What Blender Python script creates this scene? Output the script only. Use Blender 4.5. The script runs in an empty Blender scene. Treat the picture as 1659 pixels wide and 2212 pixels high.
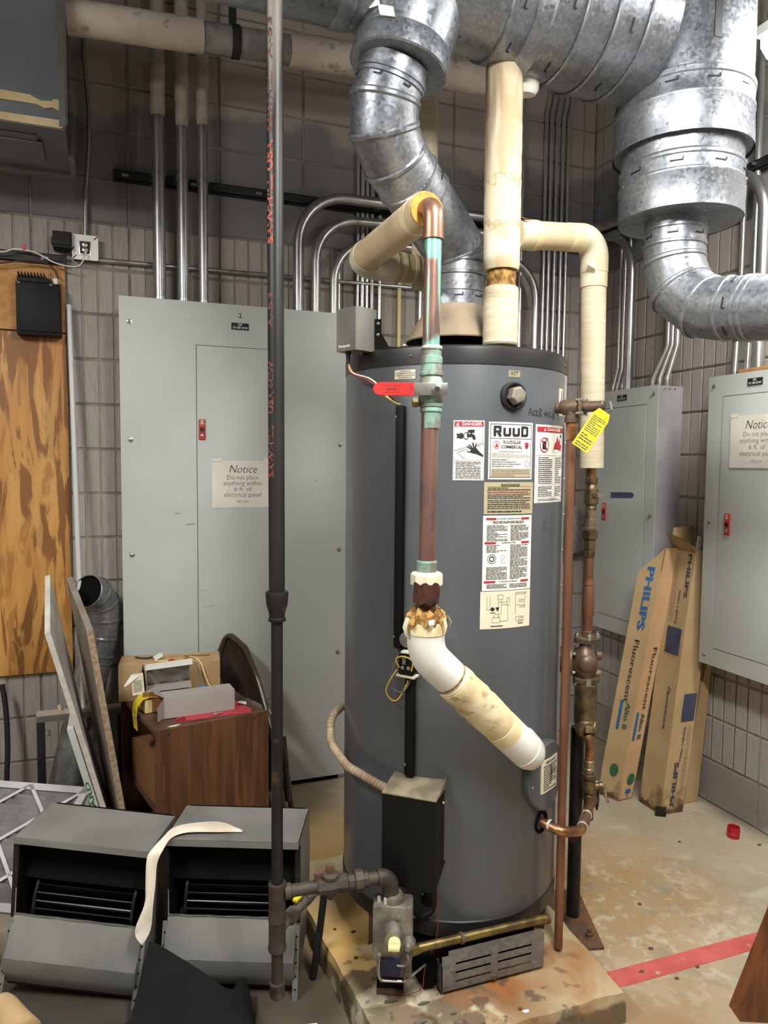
import bpy, bmesh, math, random
from mathutils import Vector, Matrix
random.seed(7)
S = bpy.context.scene
COL = S.collection
V = Vector
# ------------------------------------------------------------------ camera
def make_camera():
    a, p, r = math.radians(20.26), math.radians(3.84), math.radians(.51)
    F = V((math.sin(a)*math.cos(p), math.cos(a)*math.cos(p), -math.sin(p)))
    R0 = V((math.cos(a), -math.sin(a), 0)); U0 = R0.cross(F)
    R = R0*math.cos(r)+U0*math.sin(r); U = U0*math.cos(r)-R0*math.sin(r)
    cd = bpy.data.cameras.new('camera'); co = bpy.data.objects.new('camera', cd); COL.objects.link(co)
    m = Matrix((R, U, -F)).transposed().to_4x4(); m.translation = V((0, 0, 1.575)); co.matrix_world = m
    cd.sensor_fit = 'HORIZONTAL'; cd.sensor_width = 36; cd.lens = 36*1580/1659; cd.clip_start = .02
    S.camera = co
make_camera()
# ------------------------------------------------------------------ world, exposure
w = bpy.data.worlds.new('world'); S.world = w; w.use_nodes = True
w.node_tree.nodes['Background'].inputs[0].default_value = (.05, .052, .055, 1)
w.node_tree.nodes['Background'].inputs[1].default_value = .3
S.view_settings.view_transform = 'Standard'; S.view_settings.look = 'None'
S.view_settings.gamma = 1; S.view_settings.use_curve_mapping = False
S.view_settings.exposure = 0.0
LAMP_STRENGTH = 62       # emission of the lit wraparound lens of each ceiling fixture
LAMP_COLOR = (253, 252, 248)
# centre of lens top, lens size, strength factor
FIXTURES = [((2.12, 1.29, 2.965), (.26, 1.22), .80),
            ((.82, .55, 2.85), (.26, 1.22), 1.32),
            ((-1.25, 1.10, 2.965), (.26, 1.22), 1.15)]  # unseen third fixture, added as fill for the left side
# ------------------------------------------------------------------ materials
def lin(c):
    return tuple(((x/255)/12.92 if x/255 <= .04045 else ((x/255+.055)/1.055)**2.4) for x in c[:3])+(1,)
MI = {}
def mat(name, c, c2=None, sc=6, rough=.6, metal=0, bump=0, bsc=None, st=(1, 1, 1), lo=.4, hi=.6, detail=5, world=False, emit=0, rvar=0, coat=0):
    m = bpy.data.materials.new(name); m.use_nodes = True; nt = m.node_tree; N = nt.nodes; L = nt.links
    b = N['Principled BSDF']; b.inputs['Roughness'].default_value = rough; b.inputs['Metallic'].default_value = metal
    if coat: b.inputs['Coat Weight'].default_value = coat; b.inputs['Coat Roughness'].default_value = .12
    g = N.new('ShaderNodeNewGeometry'); tc = N.new('ShaderNodeTexCoord')
    mp = N.new('ShaderNodeMapping'); L.new(g.outputs['Position'] if world else tc.outputs['Object'], mp.inputs[0]); mp.inputs['Scale'].default_value = st
    rgb = N.new('ShaderNodeRGB'); rgb.outputs[0].default_value = lin(c); cur = rgb.outputs[0]
    MI[name] = dict(m=m, N=N, L=L, b=b, g=g, mp=mp, cur=cur, tc=tc)
    if c2: layer(m, c2, sc, lo, hi, detail=detail)
    else: L.new(cur, b.inputs['Base Color'])
    if bump:
        n = N.new('ShaderNodeTexNoise'); n.inputs['Scale'].default_value = bsc or sc*4; n.inputs['Detail'].default_value = 4
        L.new(mp.outputs[0], n.inputs['Vector']); bp = N.new('ShaderNodeBump'); bp.inputs['Strength'].default_value = 1; bp.inputs['Distance'].default_value = bump
        L.new(n.outputs['Fac'], bp.inputs['Height']); L.new(bp.outputs[0], b.inputs['Normal'])
    if rvar:
        n = N.new('ShaderNodeTexNoise'); n.inputs['Scale'].default_value = sc*1.7; L.new(mp.outputs[0], n.inputs['Vector'])
        mr = N.new('ShaderNodeMapRange'); mr.inputs['To Min'].default_value = rough-rvar; mr.inputs['To Max'].default_value = rough+rvar
        mr.inputs['From Min'].default_value = .3; mr.inputs['From Max'].default_value = .7
        L.new(n.outputs['Fac'], mr.inputs[0]); L.new(mr.outputs[0], b.inputs['Roughness'])
    if emit:
        b.inputs['Emission Color'].default_value = lin(c); b.inputs['Emission Strength'].default_value = emit
    return m
def layer(m, c, sc, lo, hi, st=None, detail=5, off=0, where=None, zr=None, amt=1.0, dist=0, zamt=.5, wm=False):
    """mix another colour over the base where a noise (optionally near a place, or in a height band) passes lo..hi"""
    d = MI[m.name]; N, L = d['N'], d['L']
    n = N.new('ShaderNodeTexNoise'); n.inputs['Scale'].default_value = sc; n.inputs['Detail'].default_value = detail; n.inputs['Distortion'].default_value = dist
    mp = N.new('ShaderNodeMapping'); L.new(d['mp'].outputs[0], mp.inputs[0]); mp.inputs['Location'].default_value = (off, off*1.7, off*.6)
    if st: mp.inputs['Scale'].default_value = st
    L.new(mp.outputs[0], n.inputs['Vector']); fac = n.outputs['Fac']
    def math_(op, a, bb):
        q = N.new('ShaderNodeMath'); q.operation = op
        for i, x in enumerate((a, bb)):
            if isinstance(x, (int, float)): q.inputs[i].default_value = x
            else: L.new(x, q.inputs[i])
        return q.outputs[0]
    if where:
        for wi, (x, y, z, rad) in enumerate([where]):
            vd = N.new('ShaderNodeVectorMath'); vd.operation = 'DISTANCE'; L.new(d['g'].outputs['Position'], vd.inputs[0]); vd.inputs[1].default_value = (x, y, z)
            k = math_('SUBTRACT', 1.0, math_('DIVIDE', vd.outputs['Value'], rad)); k = math_('MAXIMUM', k, -1.0)
            if not wm: fac = math_('ADD', math_('MULTIPLY', fac, .6), math_('MULTIPLY', k, .8))
            else: wk = math_('MINIMUM', math_('MAXIMUM', math_('MULTIPLY', k, 1.8), 0.0), 1.0)
    if zr:
        sp = N.new('ShaderNodeSeparateXYZ'); L.new(d['g'].outputs['Position'], sp.inputs[0])
        q = N.new('ShaderNodeMapRange'); L.new(sp.outputs[2], q.inputs[0]); q.inputs['From Min'].default_value = zr[0]; q.inputs['From Max'].default_value = zr[1]
        q.inputs['To Min'].default_value = 0; q.inputs['To Max'].default_value = 1
        fac = math_('ADD', math_('MULTIPLY', fac, .6), math_('MULTIPLY', q.outputs[0], zamt))
    r = N.new('ShaderNodeMapRange'); r.inputs['From Min'].default_value = lo; r.inputs['From Max'].default_value = hi; r.inputs['To Max'].default_value = amt
    L.new(fac, r.inputs[0]); rf = math_('MULTIPLY', r.outputs[0], wk) if wm else r.outputs[0]
    x = N.new('ShaderNodeMix'); x.data_type = 'RGBA'; L.new(rf, x.inputs[0]); L.new(d['cur'], x.inputs[6]); x.inputs[7].default_value = lin(c)
    d['cur'] = x.outputs[2]; L.new(d['cur'], d['b'].inputs['Base Color'])
    return m
def galvanized(name, c, dark, rough=.42, sc=55, metal=.75):
    m = mat(name, c, dark, sc=4, rough=rough, metal=metal, lo=.35, hi=.75, bump=.0006, bsc=14)
    d = MI[name]; N, L = d['N'], d['L']
    v = N.new('ShaderNodeTexVoronoi'); v.inputs['Scale'].default_value = sc; L.new(d['mp'].outputs[0], v.inputs['Vector'])
    sp = N.new('ShaderNodeSeparateColor'); L.new(v.outputs['Color'], sp.inputs[0])
    r = N.new('ShaderNodeMapRange'); r.inputs['To Min'].default_value = rough-.1; r.inputs['To Max'].default_value = rough+.14
    L.new(sp.outputs[0], r.inputs[0]); L.new(r.outputs[0], d['b'].inputs['Roughness'])
    r2 = N.new('ShaderNodeMapRange'); r2.inputs['To Min'].default_value = .80; r2.inputs['To Max'].default_value = 1.10; L.new(sp.outputs[1], r2.inputs[0])
    x = N.new('ShaderNodeMix'); x.data_type = 'RGBA'; x.blend_type = 'MULTIPLY'; x.inputs[0].default_value = 1
    L.new(d['cur'], x.inputs[6]); cb = N.new('ShaderNodeCombineColor')
    for i in range(3): L.new(r2.outputs[0], cb.inputs[i])
    L.new(cb.outputs[0], x.inputs[7]); d['cur'] = x.outputs[2]; L.new(d['cur'], d['b'].inputs['Base Color'])
    return m
M = {}
M['block'] = mat('block_scored', (170, 162, 154), (158, 150, 143), sc=3, rough=.92, bump=.0008, bsc=3, st=(90, 90, 5), world=True)
M['block_plain'] = mat('block_plain', (126, 124, 124), (112, 110, 111), sc=2.2, rough=.93, bump=.0012, bsc=55, world=True)  # upper plain courses, darkened: the shade up there is put into the colour
layer(M['block_plain'], (168, 158, 148), 3.2, .46, .52, off=3, zr=(2.9, 3.4), zamt=.35, detail=9, amt=.8)
layer(M['block_plain'], (196, 190, 180), 6, .62, .75, off=9, zr=(.25, .0), amt=.5)
M['block_base'] = mat('block_base_course', (152, 144, 136), (138, 130, 122), sc=2.2, rough=.93, bump=.0012, bsc=55, world=True)
layer(M['block_base'], (204, 196, 184), 6, .50, .62, off=9, zr=(.10, .0), zamt=.28, amt=.55, detail=8)
M['mortar'] = mat('mortar', (146, 138, 130), (116, 108, 101), sc=9, rough=.95, bump=.001, bsc=80, world=True)
M['shell'] = mat('painted_block_far', (128, 124, 120), (116, 112, 108), sc=2, rough=.9)
M['deck'] = mat('ceiling_deck', (86, 86, 88), (72, 72, 74), sc=3, rough=.9)
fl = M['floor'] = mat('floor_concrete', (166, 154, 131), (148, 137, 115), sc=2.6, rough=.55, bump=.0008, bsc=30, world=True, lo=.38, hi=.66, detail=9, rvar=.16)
layer(fl, (182, 175, 158), 7, .55, .66, off=4, detail=10, dist=.6, amt=.55)
layer(fl, (134, 127, 110), 12, .6, .68, off=14, detail=9, amt=.5)
layer(fl, (154, 120, 72), 3.2, .5, 1.05, off=2, where=(1.65, 2.15, 0, .75), amt=.8, detail=9, dist=.5)
layer(fl, (184, 148, 88), 3.2, .35, .9, off=7, where=(.72, 2.6, 0, .8), amt=.85, detail=9, dist=.5)
layer(fl, (150, 108, 54), 4, .5, 1.0, off=21, where=(1.45, 1.5, 0, .42), amt=.75, detail=9, dist=.5)
layer(fl, (40, 36, 31), 5, .33, .62, off=11, where=(-.02, 1.98, 0, .82), amt=.93, detail=8)  # round dark patch under the blowers: grime plus their shade painted in
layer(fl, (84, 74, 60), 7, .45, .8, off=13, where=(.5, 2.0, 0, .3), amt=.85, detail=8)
pd = M['pad'] = mat('pad_concrete', (208, 196, 162), (190, 174, 136), sc=5, rough=.72, bump=.0022, bsc=26, world=True, detail=9)
layer(pd, (212, 164, 78), 3.5, .36, 1.0, off=3, where=(.72, 2.12, .09, .40), amt=.9, detail=9, dist=.6)
layer(pd, (116, 76, 40), 5, .38, 1.05, off=8, where=(1.0, 1.72, .09, .33), amt=.9, detail=10, dist=.8)
layer(pd, (140, 102, 62), 5, .45, 1.1, off=18, where=(1.28, 1.78, .09, .36), amt=.7, detail=10, dist=.8)
layer(pd, (120, 72, 36), 9, .66, .9, off=28, where=(.98, 1.78, .09, .22), amt=.7, detail=9)
layer(pd, (92, 80, 62), 16, .66, .70, off=5, where=(.72, 1.74, .09, .45), amt=.85, detail=10)
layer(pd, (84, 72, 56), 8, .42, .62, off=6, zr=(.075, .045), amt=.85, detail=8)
layer(pd, (146, 92, 42), 6, .44, .64, off=38, where=(1.08, 1.70, .09, .5), amt=.7, detail=10, dist=1.0, wm=True)
layer(pd, (214, 204, 178), 9, .52, .62, off=44, where=(.72, 1.80, .09, .45), amt=.7, detail=10, dist=.6, wm=True)
layer(pd, (78, 60, 42), 20, .58, .64, off=48, where=(.9, 1.72, .09, .5), amt=.75, detail=10, wm=True)
layer(fl, (188, 182, 164), 24, .52, .62, off=51, where=(1.70, 2.0, 0, .55), amt=.5, detail=10, dist=.5, wm=True)
layer(fl, (130, 124, 105), 14, .54, .64, off=61, where=(1.75, 1.92, 0, .5), amt=.6, detail=10, dist=.4, wm=True)
layer(fl, (152, 116, 70), 3.5, .42, .72, off=71, where=(1.66, 2.25, 0, .6), amt=.7, detail=9, dist=.8, wm=True)
M['stripe'] = mat('stripe_red_paint', (188, 92, 86), (172, 76, 70), sc=9, rough=.6, world=True, detail=9)
layer(M['stripe'], (170, 150, 128), 24, .66, .72, off=3, detail=8)
M['panel'] = mat('panel_grey_enamel', (187, 192, 187), (182, 187, 182), sc=2.5, rough=.42, bump=.0002, bsc=260)
M['panel_side'] = mat('panel_bare_steel', (168, 166, 168), (150, 148, 152), sc=5, rough=.5, metal=.15, detail=9)
M['panel_dark'] = mat('panel_gap_dark', (40, 42, 42), rough=.7)
M['tankgrey'] = mat('tank_grey_enamel', (82, 85, 89), (77, 80, 84), sc=3, rough=.36, coat=.2)
M['tankdark'] = mat('tank_black_enamel', (26, 27, 28), (34, 33, 32), sc=6, rough=.38)
layer(M['tankdark'], (92, 60, 40), 14, .64, .74, off=2, detail=9, amt=.7)
M['black'] = mat('black_enamel', (8, 8, 8), (10, 10, 10), sc=5, rough=.55)
MI['black_enamel']['b'].inputs['Specular IOR Level'].default_value = .25
M['blackdust'] = mat('black_dusty_top', (150, 138, 112), (112, 102, 84), sc=16, rough=.85, detail=8)
M['rubber'] = mat('black_rubber', (20, 20, 21), rough=.7)
M['galv'] = galvanized('galvanized_duct', (158, 162, 168), (116, 120, 127), rough=.36, sc=120, metal=.75)
M['galv2'] = galvanized('galvanized_dull', (150, 150, 148), (96, 97, 98), rough=.5, sc=80)
M['galvdark'] = galvanized('galvanized_dark', (172, 174, 176), (130, 132, 134), rough=.34, sc=90, metal=.55)
M['conduit'] = mat('conduit_steel', (182, 182, 180), (140, 140, 138), sc=16, rough=.32, metal=.85, lo=.45, hi=.7, st=(1, 1, .25))
M['conduitb'] = mat('conduit_bright', (222, 222, 220), (206, 206, 203), sc=6, rough=.24, metal=.75)
M['strut'] = mat('strut_dark', (52, 53, 55), (40, 40, 42), sc=8, rough=.5, metal=.4)
M['overspray'] = mat('fireproof_overspray', (172, 160, 148), (154, 142, 131), sc=22, rough=.97, bump=.003, bsc=60)
cu = M['copper'] = mat('copper_tube', (158, 122, 102), (138, 104, 88), sc=9, rough=.38, metal=.7, st=(1, 1, .4))
M['cubrown'] = mat('copper_drain_brown', (134, 92, 68), (112, 76, 56), sc=12, rough=.5, metal=.45, st=(1, 1, .3))
M['cufit'] = mat('copper_fitting', (176, 130, 92), (134, 94, 68), sc=18, rough=.32, metal=.8)
cp = M['copperpat'] = mat('copper_verdigris', (134, 102, 92), (112, 82, 74), sc=7, rough=.42, metal=.55, st=(1, 1, .35))
layer(cp, (84, 72, 70), 22, .50, .64, off=5, detail=8, amt=.75)
layer(cp, (170, 140, 128), 40, .60, .68, off=25, st=(1, 1, .1), detail=6, amt=.6)
layer(cp, (118, 178, 160), 34, .405, .425, off=1, st=(1, 1, .14), zr=(1.72, 2.3), zamt=.13, detail=5)
layer(cp, (118, 176, 160), 26, .62, .68, off=31, where=(.75, 1.70, 2.17, .16), detail=6)
layer(cp, (126, 176, 160), 26, .60, .70, off=11, where=(.75, 1.70, 1.82, .12), detail=6)
M['patina'] = mat('valve_verdigris', (128, 160, 146), (120, 116, 104), sc=30, rough=.6, metal=.35, lo=.42, hi=.56)
M['solder'] = mat('solder_white', (206, 206, 198), rough=.4, metal=.4)
M['brass'] = mat('brass_fitting', (130, 112, 80), (92, 78, 58), sc=24, rough=.42, metal=.75)
M['bronze'] = mat('bronze_cast', (112, 92, 76), (92, 76, 64), sc=14, rough=.45, metal=.5, bump=.0006, bsc=90)
M['bronzehi'] = mat('bronze_machined', (176, 158, 130), (140, 120, 98), sc=18, rough=.35, metal=.75)
M['blackpipe'] = mat('black_iron_pipe', (32, 29, 28), (22, 20, 20), sc=10, rough=.5, metal=.3, bump=.0006, bsc=60)
layer(M['blackpipe'], (104, 62, 48), 18, .6, .72, off=4, detail=8, amt=.6)
bpu = M['blackpipeup'] = mat('black_iron_pipe_worn', (36, 34, 33), (25, 24, 23), sc=12, rough=.45, metal=.2, st=(1, 1, .3), detail=8)
layer(bpu, (150, 144, 138), 22, .42, .54, off=6, st=(1, 1, .10), zr=(2.2, 2.9), zamt=.26, detail=9, amt=.8)
layer(bpu, (150, 84, 66), 34, .43, .48, off=16, st=(1, 1, .2), zr=(2.1, 2.9), zamt=.12, detail=7, amt=.5)
M['rust'] = mat('rusty_iron', (86, 70, 58), (116, 78, 52), sc=22, rough=.75, metal=.3, detail=8, bump=.0008, bsc=70)
M['pipebrown'] = mat('brown_iron', (52, 45, 40), (72, 58, 48), sc=22, rough=.6, metal=.25, detail=8, bump=.0006, bsc=70)
M['pipegrey'] = mat('dusty_brown_iron', (78, 69, 60), (58, 51, 45), sc=18, rough=.65, metal=.25, detail=7)
M['greyiron'] = mat('dusty_grey_iron', (112, 104, 94), (84, 78, 70), sc=18, rough=.7, metal=.3, detail=7)
M['redprint'] = mat('red_stencil', (200, 92, 74), (150, 66, 52), sc=70, rough=.7)
M['redfaint'] = mat('red_stencil_faded', (128, 62, 50), (62, 48, 44), sc=50, rough=.7)
ins = M['insul'] = mat('insulation_jacket', (204, 193, 168), (196, 181, 150), sc=5, rough=.85, bump=.0012, bsc=6, st=(1, 1, 22), detail=7)
M['insulsm'] = mat('insulation_jacket_smooth', (202, 184, 150), (194, 172, 136), sc=6, rough=.8, bump=.0006, bsc=30)
sti = M['insulstain'] = mat('insulation_stained', (206, 195, 170), (196, 179, 146), sc=4, rough=.88, bump=.0008, bsc=16, detail=8)
layer(sti, (182, 156, 120), 22, .48, .60, off=3, st=(1, 1, .22), detail=7, amt=.75)
layer(sti, (128, 106, 86), 26, .37, .47, off=6, st=(1, 1, .08), zr=(2.3, 2.6), zamt=.10, detail=7, amt=.75)
layer(sti, (170, 132, 92), 30, .55, .57, off=13, where=(1.08, 1.945, 2.33, .13), detail=4, amt=.6)
layer(sti, (208, 198, 174), 30, .60, .615, off=13, where=(1.08, 1.945, 2.33, .13), detail=4, amt=.75)
layer(sti, (214, 206, 186), 24, .62, .70, off=17, where=(1.08, 1.945, 2.21, .12), detail=6, amt=.8)
sd = M['insuldiag'] = mat('insulation_water_stained', (218, 202, 164), (204, 182, 138), sc=12, rough=.85, bump=.004, bsc=24, detail=8)
layer(sd, (140, 96, 48), 16, .60, .72, off=3, detail=9, amt=.75)
layer(sd, (112, 84, 54), 30, .62, .68, off=9, detail=9, amt=.5)
M['pvc'] = mat('white_elbow_cover', (226, 224, 216), (214, 210, 198), sc=5, rough=.35)
M['pvccream'] = mat('cream_elbow_cover', (214, 206, 182), (206, 190, 152), sc=6, rough=.4)
M['tape'] = mat('cream_tape', (226, 210, 170), (214, 192, 142), sc=20, rough=.55)
M['fibre'] = mat('fibreglass_brown', (176, 136, 76), (112, 78, 40), sc=60, rough=.95, bump=.003, bsc=120)
M['fibrecut'] = mat('fibreglass_end', (200, 152, 74), (176, 126, 58), sc=40, rough=.95, bump=.001, bsc=90)
M['darkrust'] = mat('wet_rust', (72, 40, 30), (50, 28, 24), sc=30, rough=.45, detail=7, bump=.001, bsc=60)
M['white'] = mat('white_paper', (226, 224, 214), rough=.7)
M['paper'] = mat('notice_paper', (220, 216, 204), (206, 202, 188), sc=3, rough=.75, bump=.0012, bsc=7)
M['cream'] = mat('cream_sticker', (222, 214, 190), (214, 204, 176), sc=6, rough=.5)
M['gold'] = mat('gold_sticker', (176, 166, 134), (164, 154, 122), sc=6, rough=.45)
M['ink'] = mat('black_ink', (24, 24, 26), rough=.6)
M['inkgrey'] = mat('grey_ink', (84, 84, 84), rough=.6)
M['inkred'] = mat('red_ink', (164, 34, 44), rough=.6)
M['inkblue'] = mat('blue_ink', (34, 88, 142), (42, 98, 150), sc=20, rough=.7)
M['inknavy'] = mat('navy_ink', (46, 52, 76), (70, 74, 92), sc=9, rough=.7)
M['inkgreen'] = mat('green_ink', (38, 84, 56), (56, 102, 72), sc=20, rough=.7)
M['red'] = mat('red_plastic', (196, 44, 38), (182, 38, 34), sc=8, rough=.4)
M['redlatch'] = mat('red_latch', (172, 54, 40), rough=.5)
M['redcap'] = mat('red_cap_plastic', (168, 22, 34), rough=.35)
M['yellow'] = mat('yellow_tag', (216, 192, 26), (206, 182, 20), sc=6, rough=.5)
M['yellowcream'] = mat('cream_plastic', (232, 216, 150), rough=.5)
M['blue'] = mat('blue_plastic', (40, 110, 206), rough=.5)
M['navy'] = mat('navy_grip', (20, 24, 52), rough=.45)
M['steel'] = mat('zinc_steel', (190, 190, 184), (160, 160, 154), sc=20, rough=.3, metal=.9)
M['steelgrey'] = mat('brushed_grey_steel', (136, 136, 130), (124, 124, 119), sc=9, rough=.38, metal=.6)
M['goldzinc'] = mat('yellow_zinc_tube', (146, 126, 76), (98, 84, 54), sc=22, rough=.38, metal=.8)
M['valvebody'] = mat('cast_aluminium', (142, 136, 124), (104, 98, 88), sc=18, rough=.5, metal=.55)
ply = M['plywood'] = mat('plywood_fir', (206, 154, 84), (188, 132, 64), sc=3.5, rough=.55, st=(3.2, 3.2, .55), detail=8)
layer(ply, (120, 72, 32), 2.4, .52, .56, off=5, detail=4, dist=2.2, amt=.85)
layer(ply, (150, 96, 44), 9, .56, .62, off=9, detail=4, dist=.8, amt=.6)
layer(ply, (214, 164, 96), 4, .58, .64, off=15, detail=5, dist=1.0, amt=.6)
M['plyedge'] = mat('particle_orange', (196, 148, 92), (180, 130, 76), sc=30, rough=.8, detail=7)
wd = M['wood'] = mat('walnut_laminate', (106, 70, 45), (84, 55, 36), sc=4, rough=.42, st=(9, 9, .7), detail=8)
layer(wd, (118, 80, 52), 6, .55, .66, off=4, dist=.8, detail=6, amt=.7)
M['wooddark'] = mat('walnut_dusty_top', (92, 66, 50), (72, 50, 38), sc=8, rough=.6)
M['woodraw'] = mat('stained_plank', (112, 66, 34), (84, 46, 22), sc=6, rough=.55, st=(6, 6, .5), detail=8)
cb = M['card'] = mat('cardboard', (178, 152, 112), (168, 142, 102), sc=5, rough=.85)
M['cardold'] = mat('cardboard_old', (190, 160, 116), (166, 136, 94), sc=5, rough=.88, detail=7)
cw = M['cardstain'] = mat('cardboard_water_stained', (178, 151, 110), (168, 141, 100), sc=5, rough=.85, bump=.0006, bsc=14)
layer(cw, (112, 80, 48), 13, .52, .60, off=3, zr=(.24, -.02), zamt=.36, detail=9, amt=.75)
layer(cw, (58, 44, 32), 20, .50, .58, off=8, zr=(.06, .0), zamt=.4, detail=8, amt=.85)
M['cardpink'] = mat('cardboard_peach', (190, 154, 114), (182, 146, 106), sc=5, rough=.85)
layer(M['cardpink'], (112, 80, 48), 13, .60, .66, off=3, zr=(.22, -.10), detail=8, amt=.7)
M['carddark'] = mat('cardboard_inside', (132, 88, 52), rough=.9)
M['greycard'] = mat('grey_carton', (166, 158, 152), (158, 150, 144), sc=6, rough=.75)
M['foil'] = mat('foil_lining', (170, 166, 158), (130, 128, 122), sc=14, rough=.35, metal=.7, bump=.002, bsc=16)
M['redfolder'] = mat('red_folder', (186, 62, 72), (172, 54, 64), sc=10, rough=.65)
M['chair'] = mat('brown_chair_enamel', (66, 54, 48), (58, 46, 41), sc=4, rough=.25, coat=.4)
M['boardwhite'] = mat('insulation_board_face', (222, 217, 207), (200, 193, 182), sc=7, rough=.85, detail=7)
M['boardedge'] = mat('board_edge_grey', (200, 190, 178), (182, 172, 160), sc=30, rough=.9, bump=.001, bsc=90)
M['particle'] = mat('particle_board', (172, 150, 122), (142, 120, 94), sc=60, rough=.9, detail=7, bump=.002, bsc=110)
M['particleface'] = mat('particle_board_face', (150, 140, 128), (128, 118, 106), sc=8, rough=.8)
bl = M['sheet'] = mat('blower_sheet_metal', (138, 137, 133), (118, 118, 115), sc=3.5, rough=.42, metal=.3, detail=8)
layer(bl, (128, 118, 104), 7, .58, .72, off=4, detail=8, amt=.6)
M['blade'] = mat('blower_wheel_black', (40, 42, 45), (30, 31, 33), sc=6, rough=.3, metal=.5)
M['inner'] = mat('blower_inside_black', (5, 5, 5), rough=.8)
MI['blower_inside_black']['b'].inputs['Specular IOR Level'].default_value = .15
M['filtframe'] = mat('filter_frame_white', (206, 202, 204), (192, 188, 190), sc=5, rough=.75)
M['filtmedia'] = mat('filter_media_grey', (146, 144, 142), (122, 120, 118), sc=12, rough=.95, bump=.002, bsc=60)
M['filtside'] = mat('filter_side_green_grey', (186, 192, 182), (176, 182, 172), sc=5, rough=.7)
M['stripwhite'] = mat('white_tape_strip', (228, 216, 198), (212, 196, 176), sc=9, rough=.7, bump=.0008, bsc=24)
M['cloth'] = mat('black_felt', (5, 5, 5), (9, 9, 9), sc=30, rough=.97, bump=.002, bsc=90)
M['ahu'] = mat('unit_grey_metal', (118, 122, 127), (108, 112, 117), sc=3, rough=.5, metal=.35)
M['ahuflap'] = mat('aged_foil_facing', (212, 194, 152), (196, 174, 128), sc=6, rough=.6, bump=.002, bsc=14)
for _i, (_a, _b, _k) in enumerate(FIXTURES): M['glow%d' % _i] = mat('lit_diffuser_%d' % _i, LAMP_COLOR, rough=.5, emit=LAMP_STRENGTH*_k)
M['wirey'] = mat('wire_yellow', (222, 186, 52), rough=.45)
M['wirew'] = mat('wire_white', (224, 222, 214), rough=.45)
M['wirer'] = mat('wire_red', (132, 46, 38), rough=.45)
M['wirek'] = mat('wire_black', (20, 20, 20), rough=.45)
M['wireg'] = mat('wire_grey', (110, 112, 116), rough=.45)
M['flexc'] = mat('flex_conduit_tan', (172, 152, 122), (140, 120, 94), sc=20, rough=.6)
M['amber'] = mat('amber_plug', (140, 134, 120), (112, 104, 90), sc=30, rough=.5, metal=.3)
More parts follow.
